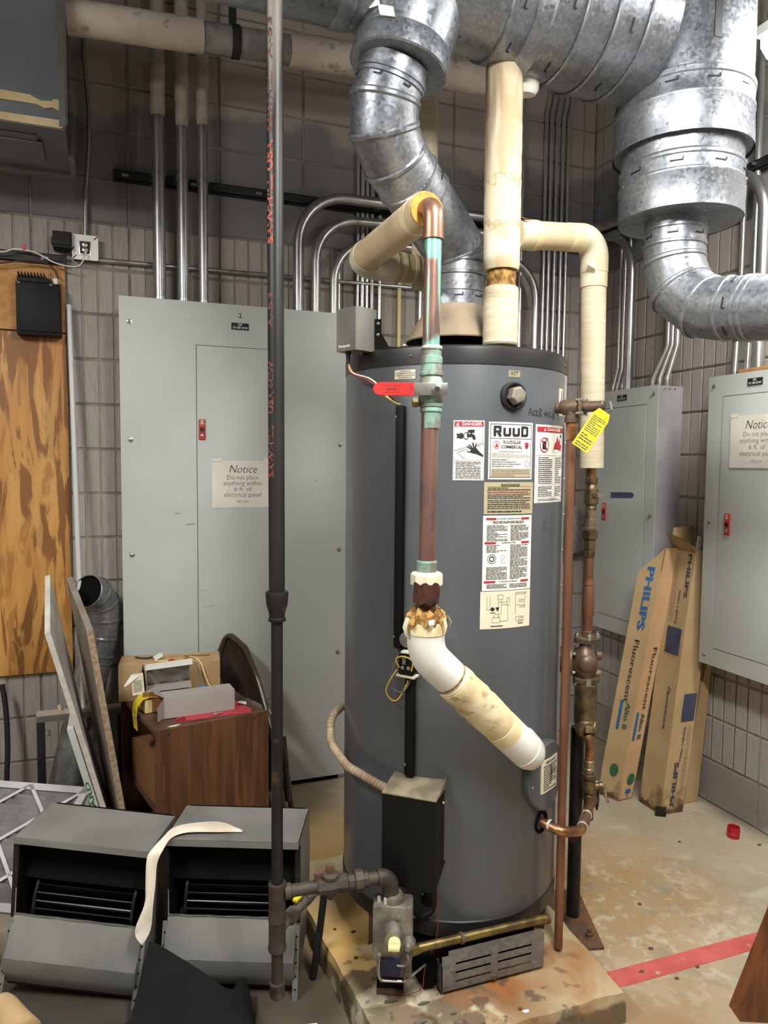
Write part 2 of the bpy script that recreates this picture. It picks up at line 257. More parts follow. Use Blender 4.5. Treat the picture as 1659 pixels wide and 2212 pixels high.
# ------------------------------------------------------------------ mesh builder
def unit(v): v = V(v); return v.normalized()
def frame(d):
    d = unit(d); a = V((0, 0, 1)) if abs(d.z) < .9 else V((1, 0, 0))
    x = a.cross(d).normalized(); return x, d.cross(x).normalized()
WL = {}
class MB:
    def __init__(s): s.v = []; s.f = []
    def add(s, vs, fs):
        o = len(s.v); s.v += [V(q) for q in vs]; s.f += [tuple(i+o for i in f) for f in fs]; return s
    def hexa(s, p):     # 0-3 bottom loop, 4-7 top loop
        return s.add(p, [(3, 2, 1, 0), (4, 5, 6, 7), (0, 1, 5, 4), (1, 2, 6, 5), (2, 3, 7, 6), (3, 0, 4, 7)])
    def obox(s, c, ex, ey, ez, bev=0):
        c, ex, ey, ez = V(c), V(ex), V(ey), V(ez)
        p = [c-ex-ey-ez, c+ex-ey-ez, c+ex+ey-ez, c-ex+ey-ez, c-ex-ey+ez, c+ex-ey+ez, c+ex+ey+ez, c-ex+ey+ez]
        if not bev: return s.hexa(p)
        bm = bmesh.new(); vs = [bm.verts.new(q) for q in p]
        for f in ((3, 2, 1, 0), (4, 5, 6, 7), (0, 1, 5, 4), (1, 2, 6, 5), (2, 3, 7, 6), (3, 0, 4, 7)): bm.faces.new([vs[i] for i in f])
        bmesh.ops.bevel(bm, geom=bm.edges[:], offset=bev, segments=2, affect='EDGES', profile=.6)
        bm.verts.index_update(); s.add([v.co for v in bm.verts], [[v.index for v in f.verts] for f in bm.faces]); bm.free(); return s
    def box(s, x0, x1, y0, y1, z0, z1, bev=0):
        return s.obox(((x0+x1)/2, (y0+y1)/2, (z0+z1)/2), ((x1-x0)/2, 0, 0), (0, (y1-y0)/2, 0), (0, 0, (z1-z0)/2), bev)
    def lathe(s, p, d, prof, n=24, caps=True, ph=0):   # prof: (radius, distance along d)
        p = V(p); d = unit(d); x, y = frame(d); vs = []; fs = []
        for r, h in prof:
            for k in range(n):
                a = 2*math.pi*k/n+ph; vs.append(p+d*h+x*(r*math.cos(a))+y*(r*math.sin(a)))
        for i in range(len(prof)-1):
            for k in range(n):
                k2 = (k+1) % n; fs.append((i*n+k, i*n+k2, (i+1)*n+k2, (i+1)*n+k))
        if caps:
            fs.append(tuple(reversed(range(n)))); fs.append(tuple((len(prof)-1)*n+k for k in range(n)))
        return s.add(vs, fs)
    def cyl(s, p0, p1, r0, r1=None, n=20, caps=True, ph=0):
        p0, p1 = V(p0), V(p1); h = (p1-p0).length
        return s.lathe(p0, p1-p0, [(r0, 0), (r0 if r1 is None else r1, h)], n, caps, ph)
    def rings(s, pts, rr, n):
        P = [V(q) for q in pts]; out = []; N = len(P)
        x, y = frame(P[1]-P[0]); d = (P[1]-P[0]).normalized()
        for i in range(N):
            r = rr[i] if isinstance(rr, (list, tuple)) else rr
            if i == 0: nb = d
            elif i == N-1: nb = d
            else:
                d2 = (P[i+1]-P[i]).normalized(); nb = (d+d2)
                nb = nb.normalized() if nb.length > 1e-6 else d
            ring = []
            for k in range(n):
                a = 2*math.pi*k/n; o = x*math.cos(a)+y*math.sin(a); o = o*r; o = o-d*(o.dot(nb)/d.dot(nb)); ring.append(P[i]+o)
            out.append((ring, nb, d))
            if 0 < i < N-1:
                q = d.rotation_difference(d2); x = q @ x; y = q @ y; d = d2
        return out
    def tube(s, pts, r, n=12, caps=True):
        R = s.rings(pts, r, n); vs = [q for ring, _, _ in R for q in ring]; fs = []
        for i in range(len(R)-1):
            for k in range(n):
                k2 = (k+1) % n; fs.append((i*n+k, i*n+k2, (i+1)*n+k2, (i+1)*n+k))
        if caps: fs.append(tuple(reversed(range(n)))); fs.append(tuple((len(R)-1)*n+k for k in range(n)))
        return s.add(vs, fs)
    def prism(s, poly, o, ux, uy, t):   # poly in 2-D, extruded along t
        o, ux, uy, t = V(o), V(ux), V(uy), V(t); n = len(poly)
        a = [o+ux*x+uy*y for x, y in poly]; b = [q+t for q in a]
        fs = [tuple(reversed(range(n))), tuple(range(n, 2*n))]+[(i, (i+1) % n, n+(i+1) % n, n+i) for i in range(n)]
        return s.add(a+b, fs)
    def sheet(s, rows, th=None):        # rows of points, made a thin solid along th
        nr, nc = len(rows), len(rows[0]); vs = [V(q) for r in rows for q in r]; fs = []
        g = lambda i, j: i*nc+j
        for i in range(nr-1):
            for j in range(nc-1): fs.append((g(i, j), g(i, j+1), g(i+1, j+1), g(i+1, j)))
        if th is not None:
            th = V(th); m = len(vs); vs = vs+[q+th for q in vs]; top = list(fs)
            fs = top+[tuple(m+i for i in reversed(f)) for f in top]
            b = [g(0, j) for j in range(nc)]+[g(i, nc-1) for i in range(1, nr)]+[g(nr-1, j) for j in range(nc-2, -1, -1)]+[g(i, 0) for i in range(nr-2, 0, -1)]
            for i in range(len(b)):
                p, q = b[i], b[(i+1) % len(b)]; fs.append((q, p, m+p, m+q))
        return s.add(vs, fs)
    def map2(s, vf, fn):
        return s.add([fn(x, y) for x, y in vf[0]], vf[1])
def mk(name, mb, m, parent=None, label=None, cat=None, group=None, kind=None, ang=35, origin=None, fix=True):
    """one mesh object in world coordinates, its origin at its own base centre"""
    me = bpy.data.meshes.new(name)
    xs = [q.x for q in mb.v]; ys = [q.y for q in mb.v]; zs = [q.z for q in mb.v]
    o = V(origin) if origin is not None else V(((min(xs)+max(xs))/2, (min(ys)+max(ys))/2, min(zs)))
    me.from_pydata([q-o for q in mb.v], [], mb.f)
    if fix:
        bm = bmesh.new(); bm.from_mesh(me); bmesh.ops.recalc_face_normals(bm, faces=bm.faces[:]); bm.to_mesh(me); bm.free()
    me.materials.append(M[m] if isinstance(m, str) else m)
    for p in me.polygons: p.use_smooth = True
    me.set_sharp_from_angle(angle=math.radians(ang))
    ob = bpy.data.objects.new(name, me); COL.objects.link(ob); WL[ob] = o
    if parent is not None: ob.parent = parent; ob.location = o-WL[parent]
    else: ob.location = o
    return tag(ob, label, cat, group, kind)
def tag(o, label=None, cat=None, group=None, kind=None):
    if label: o['label'] = label
    if cat: o['category'] = cat
    if group: o['group'] = group
    if kind: o['kind'] = kind
    return o
def thing(name, loc, label, cat, group=None):
    o = bpy.data.objects.new(name, None); o.empty_display_size = .05; COL.objects.link(o); o.location = loc; WL[o] = V(loc)
    return tag(o, label, cat, group)
def rpath(pts, rad, n=8):
    P = [V(q) for q in pts]; out = [P[0]]
    for i in range(1, len(P)-1):
        r = rad[i-1] if isinstance(rad, (list, tuple)) else rad
        a, b, c = P[i-1], P[i], P[i+1]; u = (a-b).normalized(); v = (c-b).normalized(); ang = u.angle(v)
        if ang > 3.1: out.append(b); continue
        t = min(r/math.tan(ang/2), (a-b).length*.95, (c-b).length*.95); rr = t*math.tan(ang/2)
        ce = b+(u+v).normalized()*(rr/math.sin(ang/2)); s0 = b+u*t-ce; s1 = b+v*t-ce; tot = s0.angle(s1); ax = s0.cross(s1).normalized()
        for k in range(n+1): out.append(ce+Matrix.Rotation(tot*k/n, 3, ax) @ s0)
    out.append(P[-1]); return out
_TX = {}
def text(sx, size=1, bold=0, shear=0, al='CENTER', sp=1.0):
    key = (sx, bold, shear, al, sp)
    if key not in _TX:
        cu = bpy.data.curves.new('t', 'FONT'); cu.body = sx; cu.size = 1; cu.align_x = al; cu.align_y = 'CENTER'; cu.offset = bold; cu.shear = shear; cu.resolution_u = 2; cu.space_character = sp; cu.fill_mode = 'FRONT'
        ob = bpy.data.objects.new('t', cu); COL.objects.link(ob); dg = bpy.context.evaluated_depsgraph_get(); dg.update()
        me = ob.evaluated_get(dg).to_mesh(); _TX[key] = ([(v.co.x, v.co.y) for v in me.vertices], [tuple(p.vertices) for p in me.polygons])
        ob.evaluated_get(dg).to_mesh_clear(); bpy.data.objects.remove(ob); bpy.data.curves.remove(cu)
    vs, fs = _TX[key]; return [(x*size, y*size) for x, y in vs], fs
def shift(vf, dx, dy, sx=1, rot=0):
    c, s_ = math.cos(rot), math.sin(rot)
    return [(dx+(x*sx)*c-y*s_, dy+(x*sx)*s_+y*c) for x, y in vf[0]], vf[1]
def width(vf): return max(x for x, y in vf[0])-min(x for x, y in vf[0])
def fit(sx, w, h, **k):
    vf = text(sx, h, **k); q = width(vf); return shift(vf, 0, 0, w/q)
def plane(o, ux, uy, off=.0008):
    o, ux, uy = V(o), unit(ux), unit(uy); n = ux.cross(uy).normalized(); return lambda x, y: o+ux*x+uy*y+n*off
def bars(x0, x1, y0, y1, n, rnd, fill=.55, gap=True):
    """rows of small print as word-long bars"""
    vs, fs = [], []; h = (y1-y0)/n
    for i in range(n):
        yb = y1-(i+1)*h+h*(1-fill)/2; x = x0; end = x1 if rnd.random() < .75 else x0+(x1-x0)*rnd.uniform(.4, .9)
        while x < end-.001:
            wl = min(rnd.uniform(.006, .018), end-x); k = len(vs); vs += [(x, yb), (x+wl, yb), (x+wl, yb+h*fill), (x, yb+h*fill)]; fs.append((k, k+1, k+2, k+3)); x += wl+.0016
    return vs, fs
def rect(x0, x1, y0, y1):
    k = max(1, int(abs(x1-x0)/.012)); vs = []
    for i in range(k+1): x = x0+(x1-x0)*i/k; vs += [(x, y0), (x, y1)]
    return vs, [(2*i, 2*i+2, 2*i+3, 2*i+1) for i in range(k)]
def rectline(x0, x1, y0, y1, t):
    return pic(rect(x0, x1, y0, y0+t), rect(x0, x1, y1-t, y1), rect(x0, x0+t, y0+t, y1-t), rect(x1-t, x1, y0+t, y1-t))
def disc(x, y, r, r2=None, n=24, e=1):
    vs = [(x+r*math.cos(2*math.pi*k/n), y+e*r*math.sin(2*math.pi*k/n)) for k in range(n)]
    if not r2: return vs, [tuple(range(n))]
    vs += [(x+r2*math.cos(2*math.pi*k/n), y+e*r2*math.sin(2*math.pi*k/n)) for k in range(n)]
    return vs, [(k, (k+1) % n, n+(k+1) % n, n+k) for k in range(n)]
def seg(x0, y0, x1, y1, t):
    d = V((x1-x0, y1-y0)); L = d.length; d = d/L*t/2; k = max(1, int(L/.015)); vs = []
    for i in range(k+1): x, y = x0+(x1-x0)*i/k, y0+(y1-y0)*i/k; vs += [(x-d.y, y+d.x), (x+d.y, y-d.x)]
    return vs, [(2*i, 2*i+1, 2*i+3, 2*i+2) for i in range(k)]
def pic(*parts):
    vs, fs = [], []
    for v, f in parts:
        o = len(vs); vs += list(v); fs += [tuple(i+o for i in q) for q in f]
    return vs, fs
def prnt(name, vf, fn, m, parent, label=None):
    mb = MB(); mb.map2(vf, fn); return mk(name, mb, m, parent, label, fix=False)
# ------------------------------------------------------------------ the room
WY, WX, CZ = 3.61, 2.595, 3.8608
Q, BL_ = .2032, .4064
def slab(name, x0, x1, y0, y1, z0, z1, m, label=None):
    return mk(name, MB().box(x0, x1, y0, y1, z0, z1), m, kind='structure', label=label)
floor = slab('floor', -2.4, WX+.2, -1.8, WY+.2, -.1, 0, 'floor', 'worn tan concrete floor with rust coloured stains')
slab('ceiling', -2.4, WX+.2, -1.8, WY+.2, CZ, CZ+.1, 'deck', 'dark ceiling deck above the ducts')
wall_back = slab('wall_back', -2.4, WX+.2, WY+.006, WY+.2, 0, CZ, 'mortar', 'back wall of scored grey brown concrete block')
wall_right = slab('wall_right', WX+.006, WX+.2, -1.8, WY+.006, 0, CZ, 'mortar', 'right wall of scored grey brown concrete block')
slab('wall_left', -2.4, -2.2, -1.8, WY+.006, 0, CZ, 'shell', 'left wall of painted block')
slab('wall_front', -2.2, WX+.006, -1.8, -1.6, 0, CZ, 'shell', 'wall behind the viewer of painted block')
def block_mesh(name, L, scored, m):
    g = .0045; h = Q-2*g; mb = MB(); b = .004
    if scored:
        k = max(1, round((L)/(BL_/6))); w_ = (L-2*g)/k; pts = []
        for i in range(k):
            a = g+i*w_+(0 if i == 0 else .0035); e = g+(i+1)*w_-(0 if i == k-1 else .0035)
            pts += [(a, .006), (a+.002, .0), (e-.002, .0), (e, .006)]
    else: pts = [(g, .006), (g+.003, 0), (L-g-.003, 0), (L-g, .006)]
    vs = []; fs = []
    for x, y in pts: vs += [(x, y+.006, g), (x, y, g+b), (x, y, g+h-b), (x, y+.006, g+h)]
    for i in range(len(pts)-1):
        for j in range(3): fs.append((i*4+j, (i+1)*4+j, (i+1)*4+j+1, i*4+j+1))
    mb.add(vs, fs)
    me = bpy.data.meshes.new(name); me.from_pydata([tuple(q) for q in mb.v], [], mb.f); me.materials.append(m)
    bm = bmesh.new(); bm.from_mesh(me); bmesh.ops.recalc_face_normals(bm, faces=bm.faces[:])
    if bm.faces[0].normal.y > 0: bmesh.ops.reverse_faces(bm, faces=bm.faces[:])
    bm.to_mesh(me); bm.free(); return me
_bm = {}
def get_block(L, sc):
    k = (round(L, 3), sc)
    if k not in _bm: _bm[k] = block_mesh('block', L, sc is True, M['block' if sc is True else ('block_base' if sc == 'base' else 'block_plain')])
    return _bm[k]
def place_block(wall, x, y, z, L, sc, rz):
    o = bpy.data.objects.new('block', get_block(L, sc)); COL.objects.link(o); o.parent = wall; WL[o] = V((x, y, z)); o.location = V((x, y, z))-WL[wall]; o.rotation_euler = (0, 0, rz)
for row in range(19):
    sc = True if 1 <= row < 13 else ('base' if row == 0 else False)
    for k in range(-3, 7):
        x = .081+k*BL_; L = min(BL_, WX-x)
        place_block(wall_back, x, WY, row*Q, L, sc, 0)
    for k in range(-4, 3):
        y = 2.735+k*BL_; L = min(BL_, WY-y)
        place_block(wall_right, WX, y+L, row*Q, L, sc, -math.pi/2)
# red safety stripe painted on the floor
st = MB().prism([(1.30, 1.86), (2.75, 1.80), (2.75, 1.725), (1.30, 1.715)], (0, 0, 0), (1, 0, 0), (0, 1, 0), (0, 0, .0012))
st = MB().prism([(1.38, 1.737), (1.43, 1.725), (1.96, 1.722), (2.59, 1.715), (2.59, 1.782), (2.03, 1.788), (1.44, 1.795), (1.385, 1.80)], (0, 0, 0), (1, 0, 0), (0, 1, 0), (0, 0, .0012))
mk('floor_stripe', st, 'stripe', floor, 'chipped red safety stripe painted across the floor')
# crumbs and flakes lying about
def flake(name, x, y, z, r, m, parent, sx=1.0):
    n = 7; poly = [(r*sx*random.uniform(.6, 1.1)*math.cos(2*math.pi*k/n), r*random.uniform(.5, 1.0)*math.sin(2*math.pi*k/n)) for k in range(n)]
    mk(name, MB().prism(poly, (x, y, z), (1, 0, 0), (0, 1, 0), (0, 0, .003)), m, parent)
for x, y in ((1.60, 1.70), (1.52, 1.76), (1.70, 1.72), (2.50, 2.22), (1.75, 2.05), (2.2, 2.35), (1.95, 1.62), (1.62, 1.84)): flake('debris_chip', x, y, 0, .008, 'rust', floor, 1.3)
# ------------------------------------------------------------------ ceiling lights
FL = ['fluorescent ceiling fixture glowing beside the large round duct', 'fluorescent ceiling fixture over the middle of the room', 'unseen added fill light near the left wall, built as a fluorescent ceiling fixture']
for i, ((fx, fy, fz), (sx, sy), k) in enumerate(FIXTURES):
    t = thing('ceiling_light', (fx, fy, fz), FL[i], 'light', 'fluorescent ceiling fixtures')
    h = MB(); h.prism([(-sx/2-.012, 0), (sx/2+.012, 0), (sx/2+.012, .03), (.07, .085), (-.07, .085), (-sx/2-.012, .03)], (fx, fy-sy/2-.012, fz), (1, 0, 0), (0, 0, 1), (0, sy+.024, 0))
    mk('housing', h, 'white', t); mk('diffuser', MB().prism([(-sx/2, 0), (-sx/2, -.035), (-sx/2+.03, -.065), (sx/2-.03, -.065), (sx/2, -.035), (sx/2, 0)], (fx, fy-sy/2, fz), (1, 0, 0), (0, 0, 1), (0, sy, 0)), 'glow%d' % i, t)
    for q in (-.42, .42): mk('hanger_rod', MB().cyl((fx, fy+q, fz+.085), (fx, fy+q, CZ), .004, n=8), 'steel', t)
# ------------------------------------------------------------------ electrical panels
def screw(x, y, z, d, parent, r=.009):
    d = V(d); mb = MB().lathe(V((x, y, z)), d, [(r*1.35, 0), (r*1.35, .0015), (r, .002), (r*.9, .005), (r*.5, .0065)], 16)
    s_ = mk('screw', mb, 'steel', parent); mk('screw_slot', MB().obox(V((x, y, z))+d*.0066, V((0, 0, 1)).cross(d)*r*.55, (0, 0, .0012), d*.0003), 'ink', s_)
t = thing('breaker_panel', (.54, 3.5, 0), 'tall pale grey switchboard cabinet standing against the back wall', 'electrical panel')
PY = 3.392
mk('cabinet_body', MB().box(.045, 1.04, PY+.004, WY-.003, .045, 2.275), 'panel_side', t)
mk('front_cover', MB().box(.029, 1.056, PY, PY+.004, .03, 2.283, .0015), 'panel', t)
mk('base_channel', MB().box(.06, 1.03, PY+.03, WY-.02, 0, .045), 'black', t)
mk('door_gap', MB().box(.3505, .7065, PY-.0006, PY+.001, .449, 2.0935), 'panel_dark', t)
dr = mk('panel_door', MB().box(.353, .704, PY-.003, PY+.001, .452, 2.091, .001), 'panel', t)
def latch(parent, o, ux, n, h=.092, w=.030):
    o, ux, n = V(o), unit(ux), unit(n); z = V((0, 0, 1))
    la = mk('latch_plate', MB().obox(o, ux*w/2, n*.004, z*h/2, .003), 'redlatch', parent, 'red plastic door latch with keyhole')
    mk('finger_slot', MB().obox(o+n*.0042-z*.001, ux*w*.32, n*.0008, z*.007), 'ink', la)
    mk('grip_bar', MB().obox(o+n*.006+z*.011, ux*w*.36, n*.003, z*.0025, .001), 'redlatch', la)
    mk('lock_cylinder', MB().lathe(o+n*.004-z*.028, n, [(.0075, 0), (.0075, .002), (.005, .003)], 16), 'steel', la)
    mk('keyhole', MB().obox(o+n*.0072-z*.028, ux*.001, n*.0004, z*.0035), 'ink', la)
    fn = plane(o+n*.0041+z*.032, ux, z, .0004)
    prnt('latch_print', pic(disc(0, .004, .006, .003), bars(-.009, .009, -.009, -.003, 2, random.Random(3), .6)), fn, 'white', la)
latch(dr, (.3745, PY-.005, 1.717), (1, 0, 0), (0, -1, 0))
for x, z in ((.071, 2.175), (.548, 2.235), (.07, 1.666), (.069, 1.16), (.07, .65), (1.024, 1.66), (1.022, 1.153), (1.017, .647), (1.02, 2.18)): screw(x, PY, z, (0, -1, 0), t, .0085)
def rating_tag(parent, o, ux, n, top, s=1.0):
    o, ux, n = V(o), unit(ux), unit(n); z = V((0, 0, 1))
    g = mk('rating_tag', MB().obox(o, ux*.039*s, n*.0015, z*.0155*s, .0012), 'ink', parent, 'black engraved rating tag with white letters')
    fn = plane(o+n*.0015, ux, z, .0005)
    prnt('tag_lettering', pic(shift(fit(top, .018*s, .013*s, bold=.02), 0, .007*s), shift(fit('120 / 208V 3Ø 4W', .066*s, .013*s, bold=.02), 0, -.006*s)), fn, 'white', g)
rating_tag(t, (.547, PY-.001, 2.187), (1, 0, 0), (0, -1, 0), 'DP')
mk('paint_scuff', MB().map2(pic(seg(.30, .99, .34, .992, .0015), seg(.36, .985, .395, .986, .001), seg(.25, 1.04, .28, 1.043, .001), seg(.9, 1.48, .905, 1.49, .002), seg(.37, .91, .43, .913, .0012)), lambda x, y: V((x, PY-.0033, y+.3 if x < .35 else y))), 'panel_dark', t, fix=False)
def notice(o, ux, n, label, seed):
    o, ux, n = V(o), unit(ux), unit(n); z = V((0, 0, 1)); r = random.Random(seed); nx, nz = 13, 9; W_, H_ = .2794, .2159
    rows = []
    for j in range(nz):
        rows.append([o+ux*(W_*(i/(nx-1)-.5))+z*(H_*(j/(nz-1)-.5))+n*(.0012+.0014*math.sin(i*.9+seed)*math.sin(j*.7)) for i in range(nx)])
    nt = mk('notice_sheet', MB().sheet(rows, n*.0004), 'paper', None, label, 'notice', 'notice sheets on the panels', ang=60)
    def fn(x, y):
        i = (x/W_+.5)*(nx-1); j = (y/H_+.5)*(nz-1); return o+ux*x+z*y+n*(.0026+.0014*math.sin(i*.9+seed)*math.sin(j*.7))
    prnt('notice_heading', shift(fit('Notice', .128, .052, shear=.28, bold=-.012), .0, .068), fn, 'ink', nt)
    prnt('notice_text', pic(*[shift(fit(s_, w_, .030, bold=-.012), 0, y) for s_, w_, y in (('Do not place', .142, .030), ('anything within', .176, .004), ('6 ft. of', .078, -.023), ('electrical panel', .170, -.049))]), fn, 'inkgrey', nt)
    prnt('notice_footer', shift(fit('NEC Code', .052, .014, bold=-.01), 0, -.080), fn, 'inkgrey', nt)
    for sx in (-1, 1): mk('clear_tape', MB().obox(o+ux*(sx*W_*.42)+z*(H_/2+.002)+n*.0032, ux*.02, n*.0002, z*.008), 'paper', nt)
notice((.5557, PY-.0032, 1.4715), (1, 0, 0), (0, -1, 0), 'white paper notice taped on the tall cabinet behind the black gas pipe', 1)
def wall_panel(y0, y1, label, latch_y, tag_y, tagtext):
    t = thing('wall_panel', (2.52, (y0+y1)/2, .70), label, 'electrical panel')
    xf = 2.445; n = (-1, 0, 0); u = (0, -1, 0)
    mk('cabinet_body', MB().box(xf+.003, WX, y0+.006, y1-.006, .703, 1.957), 'panel_side', t, 'bare metal cabinet side with scuffs')
    mk('front_cover', MB().box(xf, xf+.003, y0, y1, .70, 1.96, .001), 'panel', t)
    d0, d1 = y0+.078, y1-.085
    mk('door_gap', MB().box(xf-.0006, xf+.001, d0-.002, d1+.002, .778, 1.872), 'panel_dark', t)
    d = mk('panel_door', MB().box(xf-.003, xf+.001, d0, d1, .781, 1.869, .001), 'panel', t)
    latch(d, (xf-.005, latch_y, 1.327), u, n)
    rating_tag(t, (xf-.001, tag_y, 1.918), u, n, tagtext, .95)
    for yy in (y0+.03, y1-.03):
        for z in (.74, 1.33, 1.92): screw(xf, yy, z, (-1, 0, 0), t, .007)
    for yy in (1, 2, 3): screw(xf+.03*yy+.01, y0+.006, 1.945, (0, -1, 0), t, .004)
    return t
wall_panel(2.853, 3.362, 'grey wall panel with a bare metal side, next to the room corner', 3.235, 3.12, 'RP')
wall_panel(1.99, 2.536, 'grey wall panel carrying a paper notice, at the right edge', 2.40, 2.29, 'RPC')
notice((2.4412, 2.263, 1.675), (0, -1, 0), (-1, 0, 0), 'white paper notice taped on the panel at the right edge', 4)
mk('wood_scrap', MB().obox((2.50, 2.25, 1.972), (.03, 0, 0), (.01, .16, 0), (0, 0, .008), .002), 'plyedge', None, 'thin wood strip lying on top of the right-hand panel', 'wood')
for z, h in ((1.53, .05), (1.31, .055)):
    mk('conduit_box', MB().box(2.53, WX, 2.545, 2.60, z-h, z+h, .004), 'panel_dark', None, 'small dark box on the wall beside the right-hand panel, '+('upper' if z > 1.4 else 'lower')+' of two', 'box', 'small wall boxes')
# ------------------------------------------------------------------ conduits and struts
def conduit(pts, r, label, rad=.12, m='conduit', group='steel conduits', n=14, clamps=(), sleeve=None, conn=None):
    P = rpath(pts, rad, 10) if len(pts) > 2 else [V(q) for q in pts]
    o = mk('conduit', MB().tube(P, r, n), m, None, label, 'conduit', group, ang=50)
    for c_, nrm in clamps:
        c_ = V(c_); u = V((0, 0, 1)).cross(V(nrm))
        mk('strut_clamp', MB().lathe(c_-V((0, 0, .008)), (0, 0, 1), [(r, 0), (r+.003, 0), (r+.003, .016), (r, .016)], n, caps=False), 'steel', o)
        mk('clamp_bolt', MB().obox(c_+V(nrm)*(r+.008), u*.004, V(nrm)*.012, (0, 0, .006)), 'steel', o)
    if sleeve:
        z0, z1 = sleeve; x, y = P[-1].x, P[-1].y; k = 26; rr = [r+.004+random.uniform(-.002, .003) for _ in range(k)]; rr[0] = r+.001
        mk('overspray_crust', MB().tube([(x, y, z0+(z1-z0)*i/(k-1)) for i in range(k)], rr, n), 'overspray', o)
    if conn:
        for c_ in conn: mk('conduit_fitting', MB().lathe(V(c_)-V((0, 0, 0)), (0, 0, 1), [(r+.006, 0), (r+.006, .012), (r+.003, .014), (r+.003, .032)], 12), 'steel', o)
    return o
for i, (x, r, z, lb) in enumerate(((.205, .028, 3.10, 'leftmost of three thick conduits rising from the tall cabinet'), (.309, .0255, 3.07, 'middle of three thick conduits rising from the tall cabinet'), (.399, .0225, 3.09, 'rightmost of three thick straight conduits rising from the tall cabinet'))):
    conduit([(x, 3.50, 2.278), (x, 3.50, CZ)], r, lb, clamps=[((x, 3.50, 2.845), (0, -1, 0))], sleeve=(z, CZ), conn=[(x, 3.50, 2.278)], n=20)
conduit([(.843, 3.50, 2.278), (.843, 3.50, 2.855), (2.50, 3.50, 2.865), (2.505, 2.335, 2.80), (2.505, 2.335, 1.955)], .0255, 'thick conduit with the highest wide bend above the tall cabinet', rad=[.24, .15, .2], n=20)
conduit([(.930, 3.50, 2.278), (.930, 3.50, 2.748), (2.515, 3.50, 2.80), (2.515, 3.165, 2.80), (2.515, 3.165, 1.955)], .0225, 'thick conduit with the middle wide bend above the tall cabinet', rad=[.21, .12, .24], n=20)
conduit([(1.020, 3.50, 2.278), (1.020, 3.50, 2.655), (2.155, 3.50, 2.665), (2.155, 3.50, 1.2)], .0225, 'thick conduit with the lowest wide bend above the tall cabinet', rad=[.2, .2], n=20)
for x, r, lb, m in ((1.075, .006, 'thin bright wire pipe left of the grey actuator box', 'conduitb'), (1.172, .008, 'leftmost of four close thin conduits above the actuator box', 'conduitb'), (1.197, .0105, 'second of four close thin conduits above the actuator box', 'conduitb'), (1.222, .0085, 'third of four close thin conduits above the actuator box', 'conduitb'), (1.248, .011, 'fourth of four close thin conduits above the actuator box', 'conduit'), (1.290, .011, 'single thin conduit just right of the actuator box', 'conduitb'), (1.399, .010, 'yellowish thin conduit behind the left rim of the draft hood', 'yellowcream'), (1.516, .011, 'thin conduit just left of the verdigris copper riser', 'conduitb'), (2.112, .0125, 'bright conduit directly right of the stained insulated riser', 'conduitb')):
    conduit([(x, 3.592, 1.0), (x, 3.592, CZ if x > 1.16 else 2.62)], r, lb, m=m, group='thin vertical conduits')
for i, x in enumerate((2.259, 2.291, 2.328, 2.368, 2.403)):
    conduit([(x, 3.594, .75), (x, 3.594, 3.50), (x+.02, 3.594, 3.58), (x+.02, 3.594, CZ)], .0098, ['first', 'second', 'third', 'fourth', 'fifth'][i]+' from the left in the row of five bright conduits behind the tank', rad=.08, m='conduitb', group='row of five conduits')
for i, (y, b) in enumerate(((3.318, .03), (3.285, .022), (3.247, 0))):
    conduit([(2.545, y+b*.2, 1.955), (2.545, y+b*.2, 1.99), (2.57, y, 2.10), (2.57, y, CZ)], .0095, ['far', 'middle', 'near'][i]+' one of three thin conduits entering the corner panel', rad=.06, m='conduitb', group='thin conduits on the right wall', conn=[(2.545, y+b*.2, 1.955)])
for i, y in enumerate((2.995, 2.945, 2.893)):
    conduit([(2.53, y, 1.955), (2.53, y, 2.0), (2.565, y-.06+.02*i, 2.16), (2.565, y-.06+.02*i, CZ)], .0115, ['far', 'middle', 'near'][i]+' one of three kinked conduits at the bare side of the corner panel', rad=.08, m='conduitb', group='kinked conduits on the right wall', conn=[(2.53, y, 1.955)])
for i, y in enumerate((2.505, 2.44)):
    conduit([(2.555, y, 1.955), (2.57, y, 2.3), (2.57, y, CZ)], .0125, ['left', 'right'][i]+' of two slim straight conduits above the panel with the notice', rad=.2, m='conduitb', group='slim conduits above the right panel', clamps=[((2.57, y, 2.845), (-1, 0, 0))], conn=[(2.555, y, 1.955)])
conduit([(-.05, 3.59, 2.472), (1.58, 3.59, 2.486)], .0105, 'long horizontal conduit running across the back wall', m='conduit', group='horizontal conduits')
conduit([(-.104, 3.585, 2.566), (-.100, 3.585, 2.76), (-.085, 3.585, 2.95), (-.082, 3.585, 3.1), (-.098, 3.585, 3.35), (-.098, 3.585, CZ)], .0095, 'thin bent conduit dropping to the white junction box', rad=.3, m='conduit', group='thin vertical conduits', conn=[(-.101, 3.585, 2.75)])
def strut(p0, p1, nrm, label):
    p0, p1, nrm = V(p0), V(p1), V(nrm); d = (p1-p0); L = d.length; d.normalize(); z = V((0, 0, 1))
    s_ = MB(); h, dp, tk = .0205, .042, .003
    s_.obox((p0+p1)/2+nrm*(dp-tk/2), d*L/2, nrm*tk/2, z*h)
    for sg in (-1, 1): s_.obox((p0+p1)/2+nrm*dp/2+z*sg*(h-tk/2), d*L/2, nrm*dp/2, z*tk/2)
    o = mk('strut_channel', s_, 'strut', None, label, 'strut')
    k = 0
    while k*.10+.05 < L:
        mk('strut_slot', MB().obox(p0+d*(.05+k*.10)+nrm*(dp+.0004), d*.014, nrm*.0006, z*.006), 'ink' if k % 3 else 'steel', o); k += 1
strut((.017, WY, 2.851), (2.50, WY, 2.851), (0, -1, 0), 'black slotted strut channel across the back wall')
